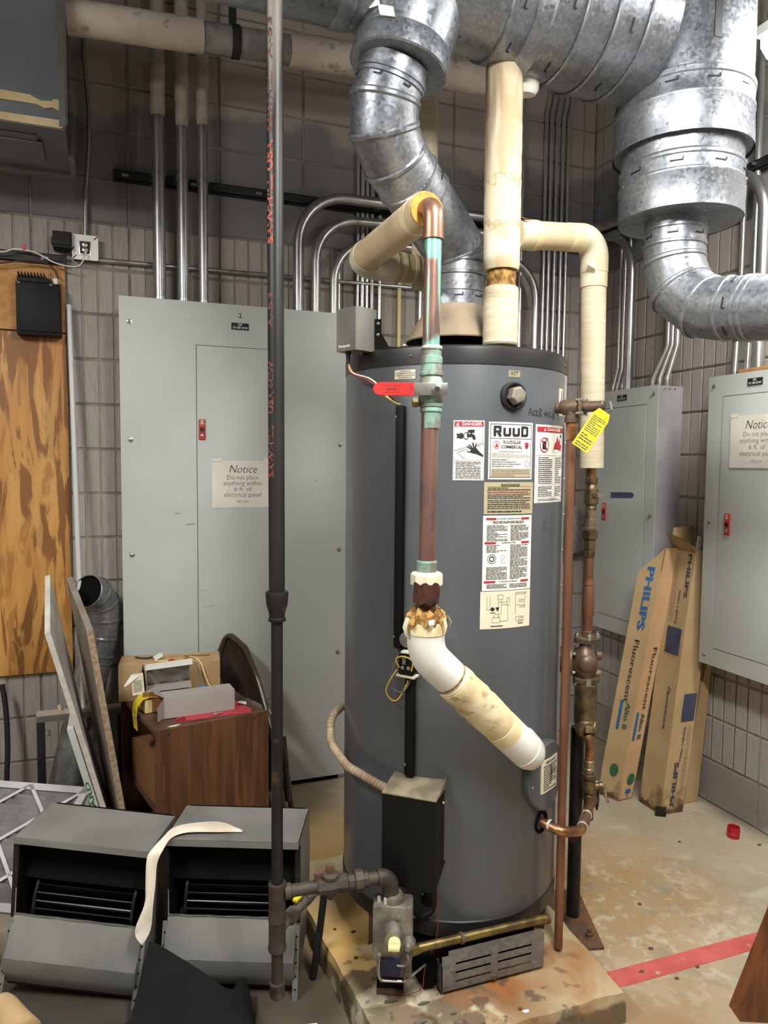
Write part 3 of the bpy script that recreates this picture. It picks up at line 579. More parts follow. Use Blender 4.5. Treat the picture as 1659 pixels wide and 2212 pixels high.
strut((WX, 2.0, 2.84), (WX, 3.55, 2.84), (-1, 0, 0), 'black slotted strut channel along the right wall')
strut((-.62, WY, 2.452), (-.183, WY, 2.452), (0, -1, 0), 'short black strut channel above the plywood board')
# ------------------------------------------------------------------ plywood, radio, junction box
mk('plywood_board', MB().box(-.62, -.19, 3.586, WY-.002, .612, 2.133, .001), 'plywood', None, 'bold grained plywood sheet mounted on the back wall', 'board')
mk('backer_board', MB().box(-.62, -.192, 3.586, WY-.002, 2.140, 2.432, .001), 'plyedge', None, 'orange brown backer board above the plywood sheet', 'board')
t = thing('radio_module', (-.292, 3.55, 2.11), 'black finned electronics module on the orange backer board', 'electronics box')
mk('module_case', MB().box(-.382, -.207, 3.515, 3.588, 2.112, 2.335, .006), 'black', t)
mk('face_plate', MB().box(-.368, -.212, 3.508, 3.5155, 2.125, 2.300, .003), 'black', t)
mk('heat_sink_base', MB().box(-.375, -.242, 3.512, 3.588, 2.335, 2.352, .002), 'black', t)
for i in range(9): mk('heat_sink_fin', MB().box(-.373+i*.0125, -.369+i*.0125, 3.514, 3.586, 2.352, 2.376), 'black', t)
mk('side_connector', MB().box(-.235, -.218, 3.53, 3.56, 2.335, 2.362, .002), 'wirew', t)
mk('antenna_stub', MB().cyl((-.248, 3.545, 2.352), (-.249, 3.545, 2.385), .005, n=10), 'brass', t)
for x in (-.37, -.243): screw(x, 3.5115, 2.328, (0, -1, 0), t, .004)
def wire(pts, r, m, label, cat='wire', group=None, name='wire', parent=None, sm=6):
    P = [V(q) for q in pts]; out = []
    for i in range(len(P)-1):
        a, b, c_, d = P[max(i-1, 0)], P[i], P[i+1], P[min(i+2, len(P)-1)]
        for k in range(sm):
            s_ = k/sm; out.append(.5*((2*b)+(c_-a)*s_+(2*a-5*b+4*c_-d)*s_*s_+(3*b-a-3*c_+d)*s_**3))
    out.append(P[-1])
    mb = MB().tube(out, r, 8)
    if parent is not None: return mk(name, mb, m, parent, ang=60)
    return mk(name, mb, m, None, label, cat, group, ang=60)
wire([(-.62, 3.54, 2.40), (-.46, 3.54, 2.405), (-.35, 3.535, 2.425), (-.25, 3.545, 2.42), (-.215, 3.55, 2.365)], .004, 'darkrust', 'dark red cable running into the black electronics module')
wire([(-.62, 3.53, 2.452), (-.44, 3.53, 2.452), (-.38, 3.53, 2.470), (-.30, 3.53, 2.462), (-.22, 3.53, 2.425), (-.13, 3.53, 2.425), (-.098, 3.535, 2.50)], .0032, 'wirew', 'white lamp cord sagging from the junction box to the left edge')
mk('cord_tag', MB().box(-.352, -.34, 3.526, 3.536, 2.468, 2.492), 'red', None, 'small red flag clipped on the white cord', 'tag')
wire([(-.15, 3.545, 2.51), (-.17, 3.54, 2.475), (-.22, 3.55, 2.445), (-.27, 3.555, 2.45)], .002, 'wirek', 'thin black lead looping beside the junction box')
t = thing('junction_box', (-.105, 3.58, 2.46), 'white square junction box with an open socket on the back wall', 'junction box')
mk('box_body', MB().box(-.155, -.055, 3.562, WY, 2.463, 2.563, .004), 'panel_dark', t)
cv = MB(); pl = []
for cx, cz, a0 in ((.046, .046, 0), (-.046, .046, 90), (-.046, -.046, 180), (.046, -.046, 270)):
    for k in range(5): a = math.radians(a0+k*22.5); pl.append((cx+.008*math.cos(a), cz+.008*math.sin(a)))
cv.prism(pl, (-.105, 3.562, 2.513), (1, 0, 0), (0, 0, 1), (0, -.003, 0)); M['plate'] = mat('bright_zinc_plate', (244, 244, 242), rough=.4); cover = mk('cover_plate', cv, 'plate', t)
mk('socket_recess', MB().box(-.130, -.082, 3.556, 3.5592, 2.478, 2.540, .001), 'steel', t); mk('socket_hole', MB().box(-.126, -.086, 3.5545, 3.5562, 2.486, 2.536), 'ink', t)
mk('duplex_socket', MB().lathe((-.106, 3.5555, 2.523), (0, -1, 0), [(.013, 0), (.013, .006), (.01, .008)], 18), 'steel', t)
mk('duplex_socket', MB().lathe((-.106, 3.5555, 2.501), (0, -1, 0), [(.013, 0), (.013, .006), (.01, .008)], 18), 'steel', t)
for sx in (-1, 1):
    for sz in (-1, 1): mk('corner_slot', MB().obox((-.105+sx*.043, 3.5585, 2.513+sz*.043), (.007*sx, 0, .007*sz), (0, .0005, 0), (-.0015*sz*sx*sx, 0, .0015*sx*sz*sx)), 'ink', cover)
t = thing('plug_adapter', (-.197, 3.58, 2.49), 'black power adapter beside the white junction box', 'adapter')
mk('adapter_body', MB().box(-.235, -.158, 3.53, WY, 2.496, 2.566, .004), 'rubber', t); mk('adapter_lip', MB().box(-.240, -.162, 3.522, 3.55, 2.506, 2.536, .004), 'rubber', t)
# ------------------------------------------------------------------ concrete pad
pad = MB(); nx, ny = 22, 26; PZ = .088
def padxy(u, v):
    l = .625+(.565-.625)*v; r_ = 1.333+(1.392-1.333)*v; return l+(r_-l)*u, 1.615+.955*v
rows = []
rp = random.Random(5)
for j in range(ny+1):
    row = []
    for i in range(nx+1):
        x, y = padxy(i/nx, j/ny); e = i in (0, nx) or j in (0, ny)
        row.append(V((x+(rp.uniform(-.003, .003) if e else 0), y+(rp.uniform(-.003, .003) if e else 0), PZ-(rp.uniform(.0005, .004) if e else rp.uniform(0, .0012)))))
    rows.append(row)
border = [rows[0][i] for i in range(nx+1)]+[rows[j][nx] for j in range(1, ny+1)]+[rows[ny][i] for i in range(nx-1, -1, -1)]+[rows[j][0] for j in range(ny-1, 0, -1)]
pad.sheet(rows); n = len(border); cen = V((.98, 2.08, 0)); o = len(pad.v)
pad.v += [V((q.x, q.y, q.z)) for q in border]+[V((q.x+rp.uniform(-.006, .006)+(q.x-cen.x)*.012, q.y+rp.uniform(-.006, .006)+(q.y-cen.y)*.012, .045)) for q in border]+[V((q.x+(q.x-cen.x)*.015, q.y+(q.y-cen.y)*.015, 0)) for q in border]
for k in range(n):
    k2 = (k+1) % n
    for L_ in (0, 1): pad.f.append((o+L_*n+k, o+L_*n+k2, o+(L_+1)*n+k2, o+(L_+1)*n+k))
pad.f.append(tuple(o+2*n+k for k in range(n)))
pad = mk('concrete_pad', pad, 'pad', None, 'rust stained concrete pad under the water heater', 'pad', ang=25)
for x, y, r_, sx in ((.70, 1.80, .008, 3), (.78, 1.76, .007, 2.6), (.74, 1.70, .009, 2.4), (.82, 1.66, .006, 2.5), (.68, 1.90, .008, 1), (.66, 2.0, .006, 1.5), (.72, 2.05, .005, 1), (.69, 2.12, .006, 2), (.75, 1.93, .005, 1.4), (1.02, 1.655, .005, 1.6), (.9, 1.64, .005, 2), (.64, 2.15, .005, 1.3), (.84, 1.70, .007, 1.6)): flake('mineral_flake', x, y, PZ, r_, 'greyiron' if r_ > .0065 else 'rust', pad, sx)
flake('mineral_flake', 1.03, 1.64, PZ, .009, 'white', pad, 1.3)
# ------------------------------------------------------------------ water heater
TX, TY, TR = 1.034, 2.154, .349
def tp(th, z, r=TR): a = math.radians(th); return V((TX+r*math.cos(a), TY+r*math.sin(a), z))
def tn(th): a = math.radians(th); return V((math.cos(a), math.sin(a), 0))
def tt(th): a = math.radians(th); return V((-math.sin(a), math.cos(a), 0))
def tmap(th0, z0, off=.0016):
    return lambda x, y: tp(th0+math.degrees(x/TR), z0+y, TR+off)
def patch(th0, th1, z0, z1, r0, r1, n=14, rc=0):
    mb = MB(); k = 0; H = z1-z0
    rows = []
    for j in range(7):
        v = j/6; row = []
        for i in range(n+1):
            u = i/n; row.append(tp(th0+(th1-th0)*u, z0+H*v, r1))
        rows.append(row)
    nrm = -tn((th0+th1)/2)*(r1-r0); return mb.sheet(rows, nrm)
wh = thing('water_heater', (TX, TY, PZ), 'tall dark grey cylindrical water heater covered in labels', 'water heater')
prof = [(TR-.02, .235), (TR-.002, .24), (TR, .25), (TR, 1.15), (TR, 1.85), (TR-.003, 1.868)]
jk = mk('tank_jacket', MB().lathe((TX, TY, 0), (0, 0, 1), prof, 96), 'tankgrey', wh)
mk('top_rim', MB().lathe((TX, TY, 0), (0, 0, 1), [(TR-.004, 1.849), (TR+.0022, 1.849), (TR+.0026, 1.885), (TR+.001, 1.897), (TR-.006, 1.902), (TR-.05, 1.902), (TR-.05, 1.896)], 96, caps=False), 'tankdark', wh)
mk('top_pan', MB().lathe((TX, TY, 1.88), (0, 0, 1), [(TR-.01, 0), (TR-.01, .017)], 64), 'tankdark', wh)
mk('bottom_ring', MB().lathe((TX, TY, 0), (0, 0, 1), [(TR-.05, .20), (TR-.012, .20), (TR+.003, .207), (TR+.003, .252), (TR-.006, .262), (TR-.02, .262)], 96, caps=False), 'tankdark', wh)
mk('burner_base', MB().lathe((TX, TY, 0), (0, 0, 1), [(.26, .13), (.27, .15), (TR-.03, .205)], 48), 'inner', wh)
for a in (-38, 82, 202): mk('leg', MB().obox(tp(a, (PZ+.235)/2, TR-.035), tn(a)*.012, tt(a)*.03, (0, 0, (.235-PZ)/2), .003), 'rust', wh)
mk('jacket_seam', patch(-43.5, -38.5, .26, 1.845, TR, TR+.003), 'panel_side', wh)
for i in range(14):
    mk('rivet', MB().lathe(tp(-41, .32+i*.11, TR+.003), tn(-41), [(.005, 0), (.004, .002), (.002, .003)], 10), 'steel', wh)
for a, z in ((-136.2, 1.873), (-45, 1.873), (-205, 1.873), (70, 1.873)):
    mk('rim_screw', MB().lathe(tp(a, z, TR+.0026), tn(a), [(.0045, 0), (.004, .002), (.002, .003)], 10), 'brass', wh)
# HOT plate and plug
lb = mk('hot_plate', patch(-90.5, -84.5, 1.8155, 1.8345, TR, TR+.0012, 6), 'gold', wh, 'tan name plate')
prnt('plate_lettering', pic(fit('HOT', .024, .0155, bold=.03), rectline(-.0165, .0165, -.0082, .0082, .0012)), tmap(-87.5, 1.825), 'ink', lb)
pg = mk('plug_gasket', MB().lathe(tp(-88, 1.764, TR-.004), tn(-88), [(.040, 0), (.040, .012), (.035, .017), (.030, .014), (.028, .007)], 32), 'rubber', wh)
pl_ = mk('hex_plug', MB().lathe(tp(-88, 1.764, TR+.002), tn(-88), [(.021, 0), (.026, .008), (.027, .012), (.0240, .030), (.020, .033)], 6, ph=.3), 'amber', wh)
# stickers
R1 = random.Random(11)
def sticker(name, th0, th1, z0, z1, m, label):
    return mk(name, patch(th0, th1, z0, z1, TR, TR+.0008), m, wh, label)
th = -108.8; s_ = sticker('scald_label', -115.9, -101.7, 1.529, 1.694, 'white', 'white danger sticker with faucet and hand'); f = tmap(th, 1.6115); w2 = .0432
prnt('label_banner', rect(-.040, .040, .066, .079), f, 'inkred', s_)
f2 = tmap(th, 1.6115, .0022)
prnt('banner_lettering', pic(shift(fit('DANGER', .055, .0125, bold=.02), .008, .0725), ([(-.036, .068), (-.027, .068), (-.0315, .077)], [(0, 1, 2)])), f2, 'white', s_)
tap = pic(disc(-.022, .040, .007, e=1.2), seg(-.033, .046, -.024, .034, .006), seg(-.033, .034, -.022, .046, .006), disc(-.008, .040, .008, .006, e=1.3), seg(-.006, .041, .012, .041, .009), seg(.011, .043, .0155, .030, .008), disc(.006, .053, .008, e=.6), seg(.006, .040, .006, .054, .005), seg(.013, .058, .013, .048, .004), seg(-.002, .056, -.002, .048, .004))
hand = pic(([(.006, .004), (.018, .010), (.030, -.004), (.040, -.012), (.040, -.018), (.022, -.010), (.010, -.008), (.002, -.004)], [(0, 1, 2, 3, 4, 5, 6, 7)]), seg(.008, .003, -.006, .012, .0035), seg(.010, .005, .000, .017, .0035), seg(.014, .008, .010, .021, .0035), seg(.018, .008, .020, .019, .003), seg(.008, -.005, -.005, -.003, .003))
prnt('label_pictogram', pic(tap, hand, seg(-.040, -.001, .037, .021, .001), seg(-.033, -.006, .039, .018, .001), seg(-.033, -.006, -.010, -.024, .001), seg(.037, .06, .037, .021, .001), seg(.037, .021, .040, .018, .001)), f, 'ink', s_)
prnt('hot_word', shift(fit('HOT', .012, .005, bold=.02), .013, .021), f2, 'inkred', s_)
prnt('label_border', pic(rectline(-.041, .041, -.080, .0795, .0006), rect(-.041, .041, -.0268, -.0262)), f, 'ink', s_)
prnt('fine_print', bars(-.036, .034, -.078, -.030, 11, R1, .42), f, 'ink', s_)
th = -88.0; s_ = sticker('maker_label', -99.7, -76.2, 1.532, 1.6915, 'white', 'white maker label with big black lettering'); f = tmap(th, 1.6118); f2 = tmap(th, 1.6118, .0022)
prnt('label_frame', pic(rectline(-.067, .067, -.0745, .0745, .0016), rect(-.066, .066, .0335, .0348), rect(-.066, .066, -.020, -.0195)), f, 'ink', s_)
# heavy rounded maker lettering
def big(ch, x):
    t_ = .0075; L_ = []
    if ch == 'R': L_ = [seg(x, .040, x, .068, t_), seg(x-.003, .066, x+.016, .066, t_-.001), seg(x-.003, .0535, x+.016, .0535, t_-.0015), seg(x+.016, .0685, x+.016, .0505, t_), seg(x+.008, .055, x+.018, .0395, t_)]
    if ch == 'u': L_ = [seg(x, .043, x, .064, t_), seg(x+.017, .043, x+.017, .064, t_), seg(x-.001, .0435, x+.018, .0435, t_-.0005)]
    if ch == 'D': L_ = [seg(x, .040, x, .0695, t_), seg(x-.003, .066, x+.016, .066, t_-.001), seg(x-.003, .0435, x+.016, .0435, t_-.001), seg(x+.0175, .0415, x+.0175, .068, t_)]
    return L_
prnt('maker_lettering', pic(*(big('R', -.054)+big('u', -.025)+big('u', .004)+big('D', .033))), f2, 'ink', s_)
prnt('model_lettering', pic(shift(fit('RUUDGLAS', .056, .0125, bold=.025), .0, .0235), shift(fit('COMMERCIAL', .068, .0125, bold=.025), 0, .0105)), f, 'ink', s_)
prnt('round_seal', pic(disc(-.0475, .016, .0105, .009), ([(-.053, .010), (-.042, .010), (-.0475, .023)], [(0, 1, 2)]), ([(.044, .024), (.056, .024), (.056, .012), (.050, .004), (.044, .012)], [(0, 1, 2, 3, 4)])), f, 'inkred', s_)
prnt('certification_seal', pic(disc(.052, -.036, .0105, .0095), disc(.052, -.036, .006, .005), disc(.050, .011, .004, .0025)), f2, 'ink', s_)
prnt('data_plate_field', rect(-.0635, .0635, -.073, -.049), f, 'gold', s_)
prnt('fine_print', pic(bars(-.04, .035, -.0035, -.001, 1, R1, .6), bars(-.062, .06, -.018, -.006, 3, R1, .3), bars(-.062, .03, -.046, -.022, 4, R1, .35), bars(-.06, .06, -.071, -.051, 4, R1, .25)), f2, 'inkgrey', s_)
th = -60.0; s_ = sticker('fire_label', -74.0, -46.5, 1.463, 1.689, 'white', 'tall white danger sticker with flame picture'); f = tmap(th, 1.576); f2 = tmap(th, 1.576, .0022)
prnt('label_banner', rect(-.079, .079, .092, .107), f, 'inkred', s_)
prnt('banner_lettering', pic(shift(fit('DANGER', .085, .0115, bold=.02), .01, .0995), ([(-.050, .095), (-.040, .095), (-.045, .104)], [(0, 1, 2)])), f2, 'white', s_)
prnt('prohibition_ring', pic(disc(-.046, .055, .022, .019, e=1.0), seg(-.060, .069, -.032, .041, .003)), f2, 'inkred', s_)
prnt('flame_picture', pic(([(.004, .045), (.058, .040), (.066, .055), (.052, .060), (.050, .078), (.038, .066), (.032, .086), (.022, .066), (.012, .062)], [(0, 1, 2, 3, 4, 5, 6, 7, 8)])), f2, 'inkred', s_)
prnt('gas_can', pic(rect(-.055, -.037, .042, .066), seg(-.04, .066, -.028, .076, .003), disc(.030, .040, .030, .028, e=.25), disc(.058, .083, .005)), f, 'ink', s_)
prnt('label_border', pic(rectline(-.081, .081, -.1115, .1115, .0006), rect(-.081, .081, .0245, .0252), rect(-.081, .081, -.061, -.0604), rect(-.081, .081, -.097, -.0965)), f, 'ink', s_)
prnt('fine_print', pic(bars(-.072, .000, -.058, .021, 14, R1, .4), bars(.018, .070, -.058, .021, 14, R1, .4), bars(-.072, .0, -.095, -.064, 6, R1, .4), bars(.018, .07, -.095, -.064, 6, R1, .4), bars(-.072, .06, -.108, -.1, 2, R1, .4)), f, 'ink', s_)
th = -88.3; s_ = sticker('spec_label', -101.4, -75.2, 1.4345, 1.524, 'gold', 'tan sticker of dense small print'); f = tmap(th, 1.479)
prnt('fine_print', pic(bars(-.03, .03, .033, .041, 2, R1, .5), bars(-.07, .07, .022, .031, 2, R1, .45), bars(-.07, .07, -.001, .012, 3, R1, .45), bars(-.07, .07, -.03, -.004, 5, R1, .45), bars(-.07, .07, -.041, -.034, 1, R1, .5)), f, 'ink', s_)
prnt('red_print', bars(-.07, .062, .0145, .0195, 1, R1, .5), f, 'inkred', s_)
prnt('ruled_lines', pic(*[rect(-.073, .073, y, y+.0006) for y in (.0325, .0208, .0133, -.0022, -.032)]), f, 'ink', s_)
th = -88.7; s_ = sticker('lighting_label', -101.6, -75.6, 1.2185, 1.4305, 'white', 'large white sticker with red title bars and text columns'); f = tmap(th, 1.3245)
for y in (.097, .029, -.081):
    for x0, x1 in ((-.074, -.040), (.042, .070)): prnt('red_bar', rect(x0*(1 if y < .09 else .95), x1, y-.003, y+.003), f, 'inkred', s_)
prnt('label_titles', pic(shift(fit('FOR YOUR SAFETY READ BEFORE LIGHTING', .076, .006, bold=.02), 0, .097), shift(fit('LIGHTING INSTRUCTIONS', .046, .006, bold=.02), 0, .029), shift(fit('TO TURN OFF GAS TO APPLIANCE', .060, .006, bold=.02), 0, -.081)), f, 'ink', s_)
prnt('fine_print', pic(bars(-.05, .05, .084, .091, 2, R1, .5), rectline(-.055, .055, .083, .092, .0004), bars(-.068, -.004, .034, .080, 13, R1, .45), bars(.005, .068, .034, .080, 13, R1, .45), bars(-.068, -.004, .002, .024, 6, R1, .45), bars(.005, .066, -.075, .024, 27, R1, .45), bars(-.068, -.004, -.075, -.038, 10, R1, .45), bars(-.066, -.004, -.1, -.087, 4, R1, .45), bars(.005, .066, -.1, -.087, 3, R1, .45), disc(-.052, -.016, .013, .0115), disc(-.052, -.016, .008, .005), rectline(-.024, -.012, -.028, -.006, .0006), seg(-.022, -.022, -.013, -.012, .001)), f, 'ink', s_)
th = -89.0; s_ = sticker('wiring_label', -102.3, -75.6, 1.1095, 1.2165, 'cream', 'cream sticker showing a wiring diagram'); f = tmap(th, 1.163); k_ = .0008
def box2(x0, x1, y0, y1): return rectline(x0, x1, y0, y1, k_)
prnt('wiring_diagram', pic(box2(-.030, -.012, .030, .043), box2(.0, .008, .012, .034), box2(-.046, -.022, -.036, -.020), seg(-.062, .040, -.062, .002, k_), seg(-.053, .040, -.053, .004, k_), seg(-.062, .002, -.050, .002, k_), ([(-.053, .003), (-.045, .010), (-.037, .003), (-.045, -.004)], [(0, 1, 2, 3)]), ([(-.036, .008), (-.024, .008), (-.030, -.004)], [(0, 1, 2)]), seg(-.027, .030, -.027, -.024, k_), seg(-.018, .030, -.018, -.012, k_), seg(-.027, .022, .0, .022, k_), seg(-.018, .015, .0, .015, k_), seg(.003, .012, .003, -.032, k_), seg(-.022, -.032, .003, -.032, k_), seg(-.040, -.012, -.018, -.012, k_), seg(-.040, -.012, -.040, -.024, k_), box2(.028, .066, .042, .047), seg(.028, .042, .028, -.016, k_), seg(.062, .042, .062, .0, k_), box2(.040, .058, .020, .026), box2(.042, .050, .004, .010), box2(.052, .060, .004, .010), seg(.028, .012, .042, .012, k_), box2(.030, .058, -.036, -.022), box2(.040, .054, -.034, -.026), rect(-.050, -.012, -.047, -.0445), rect(.038, .056, -.043, -.041), rect(-.052, -.036, -.0085, -.0068)), f, 'ink', s_)
th = -138.5; s_ = sticker('damper_label', -144.6, -134, 1.8105, 1.836, 'cream', 'cream strip sticker half hidden by the copper pipe')
prnt('label_lettering', pic(*[shift(fit(s2, w_, .0055, bold=.01), .002, y) for s2, w_, y in (('FOR USE ONLY WITH', .034, .0088), ('FLUE DAMPER DEVICE PART NO', .058, .003), ('ON MODEL NOS. 300-75,200-85', .058, -.003), ('FOLLOW INSTALLATION', .044, -.0088))]), tmap(-139.3, 1.8233), 'ink', s_)
s_ = sticker('relief_tag', -53.5, -47.5, 1.72, 1.80, 'cream', 'narrow silver tag beside the relief valve')
prnt('tag_print', shift(bars(-.035, .035, -.012, .012, 4, R1, .4), 0, 0, rot=math.pi/2), tmap(-50.5, 1.76), 'ink', s_)
wr = []
def hw(ch, x, y, h):
    G = {'A': [(0, 0, .35, 1), (.35, 1, .62, 0), (.1, .4, .55, .42)], 'r': [(0, 0, .05, .62), (.05, .5, .3, .7), (.3, .7, .42, .55), (.05, .35, .4, 0)], 'k': [(0, 0, .05, .95), (.35, .7, .04, .35), (.04, .35, .4, 0)], 'R': [(0, 0, .05, 1), (.05, 1, .45, .85), (.45, .85, .05, .5), (.05, .5, .5, 0)], '4': [(0, .9, 0, .45), (0, .45, .5, .45), (.35, .95, .35, 0)], '3': [(0, .9, .35, .9), (.35, .9, .12, .5), (.12, .5, .4, .25), (.4, .25, 0, .05)], 'e': [(0, .3, .4, .4), (.4, .4, .2, .62), (.2, .62, 0, .3), (0, .3, .3, 0)], '8': [(.1, .5, .35, .75), (.35, .75, .1, .95), (.1, .95, .1, .5), (.1, .5, .4, .2), (.4, .2, .1, 0), (.1, 0, .1, .5)]}
    return [seg(x+a*h, y+b*h, x+c*h, y+d*h, .0020) for a, b, c, d in G[ch]]
for i, (ch, x, h) in enumerate((('A', -.062, .024), ('r', -.043, .024), ('k', -.030, .022), ('R', -.017, .024), ('4', .005, .018), ('4', .017, .018), ('3', .030, .018), ('e', .044, .016), ('8', .055, .02))): wr += hw(ch, x, -.010-.0005*i, h)
prnt('marker_writing', pic(*wr), tmap(-69, 1.722, .0008), 'ink', jk)
prnt('marker_writing', pic(seg(-.006, .012, .006, .016, .0016), seg(-.006, .006, .004, .010, .0014), seg(-.008, -.010, .0, -.008, .0016), seg(.0, -.008, .006, -.002, .0016)), tmap(-66, 1.395, .0008), 'ink', jk)
# wire channels up the jacket
def channel(th_, z0, z1, w_, d_, nm='wire_channel'):
    c_ = mk(nm, MB().obox(tp(th_, (z0+z1)/2, TR+d_/2-.001), tt(th_)*w_/2, tn(th_)*d_/2, (0, 0, (z1-z0)/2), .0015), 'black', wh)
    mk('channel_flange', MB().obox(tp(th_-1.9, (z0+z1)/2, TR+.002), tt(th_)*w_*.4, tn(th_)*.0015, (0, 0, (z1-z0)/2)), 'black', c_)
    k = max(2, int((z1-z0)/.25))
    for i in range(k): mk('channel_screw', MB().lathe(tp(th_-2.9, z0+.03+(z1-z0-.06)*i/(k-1), TR+.003), tn(th_), [(.0042, 0), (.0038, .002), (.002, .003)], 10), 'steel', c_)
channel(-140.2, 1.045, 1.735, .022, .018); channel(-133.7, .675, .965, .022, .018); channel(-124.3, .30, .43, .024, .016)
# upper thermostat, half hidden behind the insulated elbow
th_ = -134.5
ts = mk('thermostat_bracket', MB().obox(tp(th_, 1.06, TR+.006), tt(th_)*.030, tn(th_)*.004, (0, 0, .065), .002), 'black', wh, 'black bracket of the thermostat')
mk('thermostat_disc', MB().lathe(tp(th_-1, 1.075, TR+.008), tn(th_), [(.022, 0), (.022, .012), (.018, .014)], 24), 'steelgrey', ts)
mk('thermostat_base', MB().obox(tp(th_, 1.008, TR+.022), tt(th_)*.022, tn(th_)*.018, (0, 0, .028), .003), 'black', ts)
mk('thermostat_collar', MB().obox(tp(th_, 1.042, TR+.024), tt(th_)*.017, tn(th_)*.012, (0, 0, .003), .001), 'white', ts)
for q in (-.008, .008): mk('terminal_screw', MB().lathe(tp(th_+math.degrees(q/TR), 1.0, TR+.040), tn(th_), [(.006, 0), (.005, .003), (.002, .004)], 12), 'steel', ts)
mk('terminal_tab', MB().obox(tp(th_-.5, 1.022, TR+.043), tt(th_)*.005, tn(th_)*.002, (0, 0, .012)), 'steelgrey', ts)
mk('thermostat_shelf', MB().obox(tp(th_, .975, TR+.024), tt(th_)*.028+V((0, 0, -.002)), tn(th_)*.020, (0, 0, .0025), .001), 'cream', ts)
wire([tp(-139, .99, TR+.03), tp(-141, .965, TR+.04), tp(-143.5, .93, TR+.04), tp(-142.5, .905, TR+.035), tp(-139, .90, TR+.03), tp(-135, .945, TR+.025), tp(-134, .962, TR+.03)], .0021, 'wirey', None, parent=wh)
wire([tp(-137, 1.0, TR+.044), tp(-138, 1.025, TR+.052), tp(-134.5, 1.036, TR+.055), tp(-131, 1.024, TR+.05), tp(-131.5, .995, TR+.048)], .0021, 'wirey', None, parent=wh)
wire([tp(-139.5, 1.03, TR+.02), tp(-142, .97, TR+.03), tp(-141.5, .935, TR+.03), tp(-138, .925, TR+.03), tp(-135, .935, TR+.03), tp(-133, .965, TR+.02)], .0021, 'wireg', None, parent=wh)
# lower control box
th_ = -130.5; B0 = tp(th_, 0, TR); nn, uu = tn(th_), tt(th_); zz = V((0, 0, 1)); CA = math.radians(-130); cn = V((math.cos(CA), math.sin(CA), 0)); cu_ = V((-cn.y, cn.x, 0))
C0 = V((.778, 1.846, 0))
cbx = mk('control_box', MB().prism([(.0, .672), (.035, .672), (.0, .672)][:0] or [(-.06, .655), (.045, .655), (.045, .395), (-.06, .43)], C0-cu_*.078, cn, zz, cu_*.156), 'black', wh, 'large black control box cover')
mk('box_lid', MB().prism([(-.06, .655), (.046, .655), (.046, .659), (-.06, .676)], C0-cu_*.0785, cn, zz, cu_*.157), 'blackdust', cbx)
mk('side_flange', MB().prism([(-.062, .685), (-.045, .69), (-.045, .445), (-.062, .445)], C0+cu_*.078, cn, zz, cu_*.004), 'steelgrey', cbx)
mk('box_screw', MB().lathe(C0+cu_*.078+cn*-.03+zz*.62, cu_, [(.005, 0), (.004, .003)], 10), 'steel', cbx)
fx = []
Pf = rpath([tp(-207, .755, TR+.012), tp(-195, .745, TR+.045), tp(-184, .688, TR+.055), tp(-166, .660, TR+.05), C0-cu_*.076+zz*.645-cn*.0], .10, 10)
L_ = 0; dense = []
for i in range(len(Pf)-1):
    k = max(1, int((Pf[i+1]-Pf[i]).length/.0065))
    for j in range(k): dense.append(Pf[i].lerp(Pf[i+1], j/k))
dense.append(Pf[-1])
mk('flexible_conduit', MB().tube(dense, [.0140 if i % 2 else .0108 for i in range(len(dense))], 14), 'flexc', wh, 'tan ribbed flexible conduit', ang=25)
# access cover
th_ = -61.5; an, au = tn(th_), tt(th_); A0 = tp(th_, .645, TR-.004)
ac = mk('access_cover', MB().add(*(lambda m: (m.v, m.f))(MB().lathe((0, 0, 0), (0, 0, 1), [(.092, 0), (.092, .020), (.086, .026), (.0, .0265)], 40, caps=False))), 'tankgrey', None)
me = ac.data
for v in me.vertices:
    q = V(v.co)+WL[ac]; ang_ = q.x; v.co = tp(th_+math.degrees(q.x/TR), .645+q.y*1.15, TR-.004+q.z)-tp(th_, .645)
ac.parent = wh; WL[ac] = tp(th_, .645); ac.location = WL[ac]-WL[wh]; ac['label'] = 'round grey access cover'
s_ = mk('cover_sticker', patch(-68.5, -54.0, .60, .70, TR+.020, TR+.0236), 'cream', ac, 'rust spotted sticker')
fm = lambda x, y: tp(-61.2+math.degrees(x/TR), .65+y, TR+.0246)
prnt('sticker_lettering', pic(shift(fit('IMPORTANT', .050, .010, bold=.02), 0, .041), bars(-.036, .036, -.044, .034, 12, R1, .4)), fm, 'ink', s_)
prnt('rust_spot', pic(seg(0, .03, .006, .0, .004), seg(.004, .01, .002, -.03, .003), seg(-.01, .0, .02, .012, .002)), lambda x, y: tp(-61.2+math.degrees(x/TR), .65+y, TR+.0252), 'darkrust', s_)
mk('cover_screw', MB().lathe(tp(-74.0, .63, TR+.021), tn(-74.0), [(.005, 0), (.004, .002)], 10), 'steel', ac)
# drain opening
mk('drain_gasket', MB().lathe(tp(-62.5, .497, TR-.004), tn(-62.5), [(.034, 0), (.034, .008), (.027, .009), (.022, .003)], 28), 'inner', wh, 'dark drain opening ring')
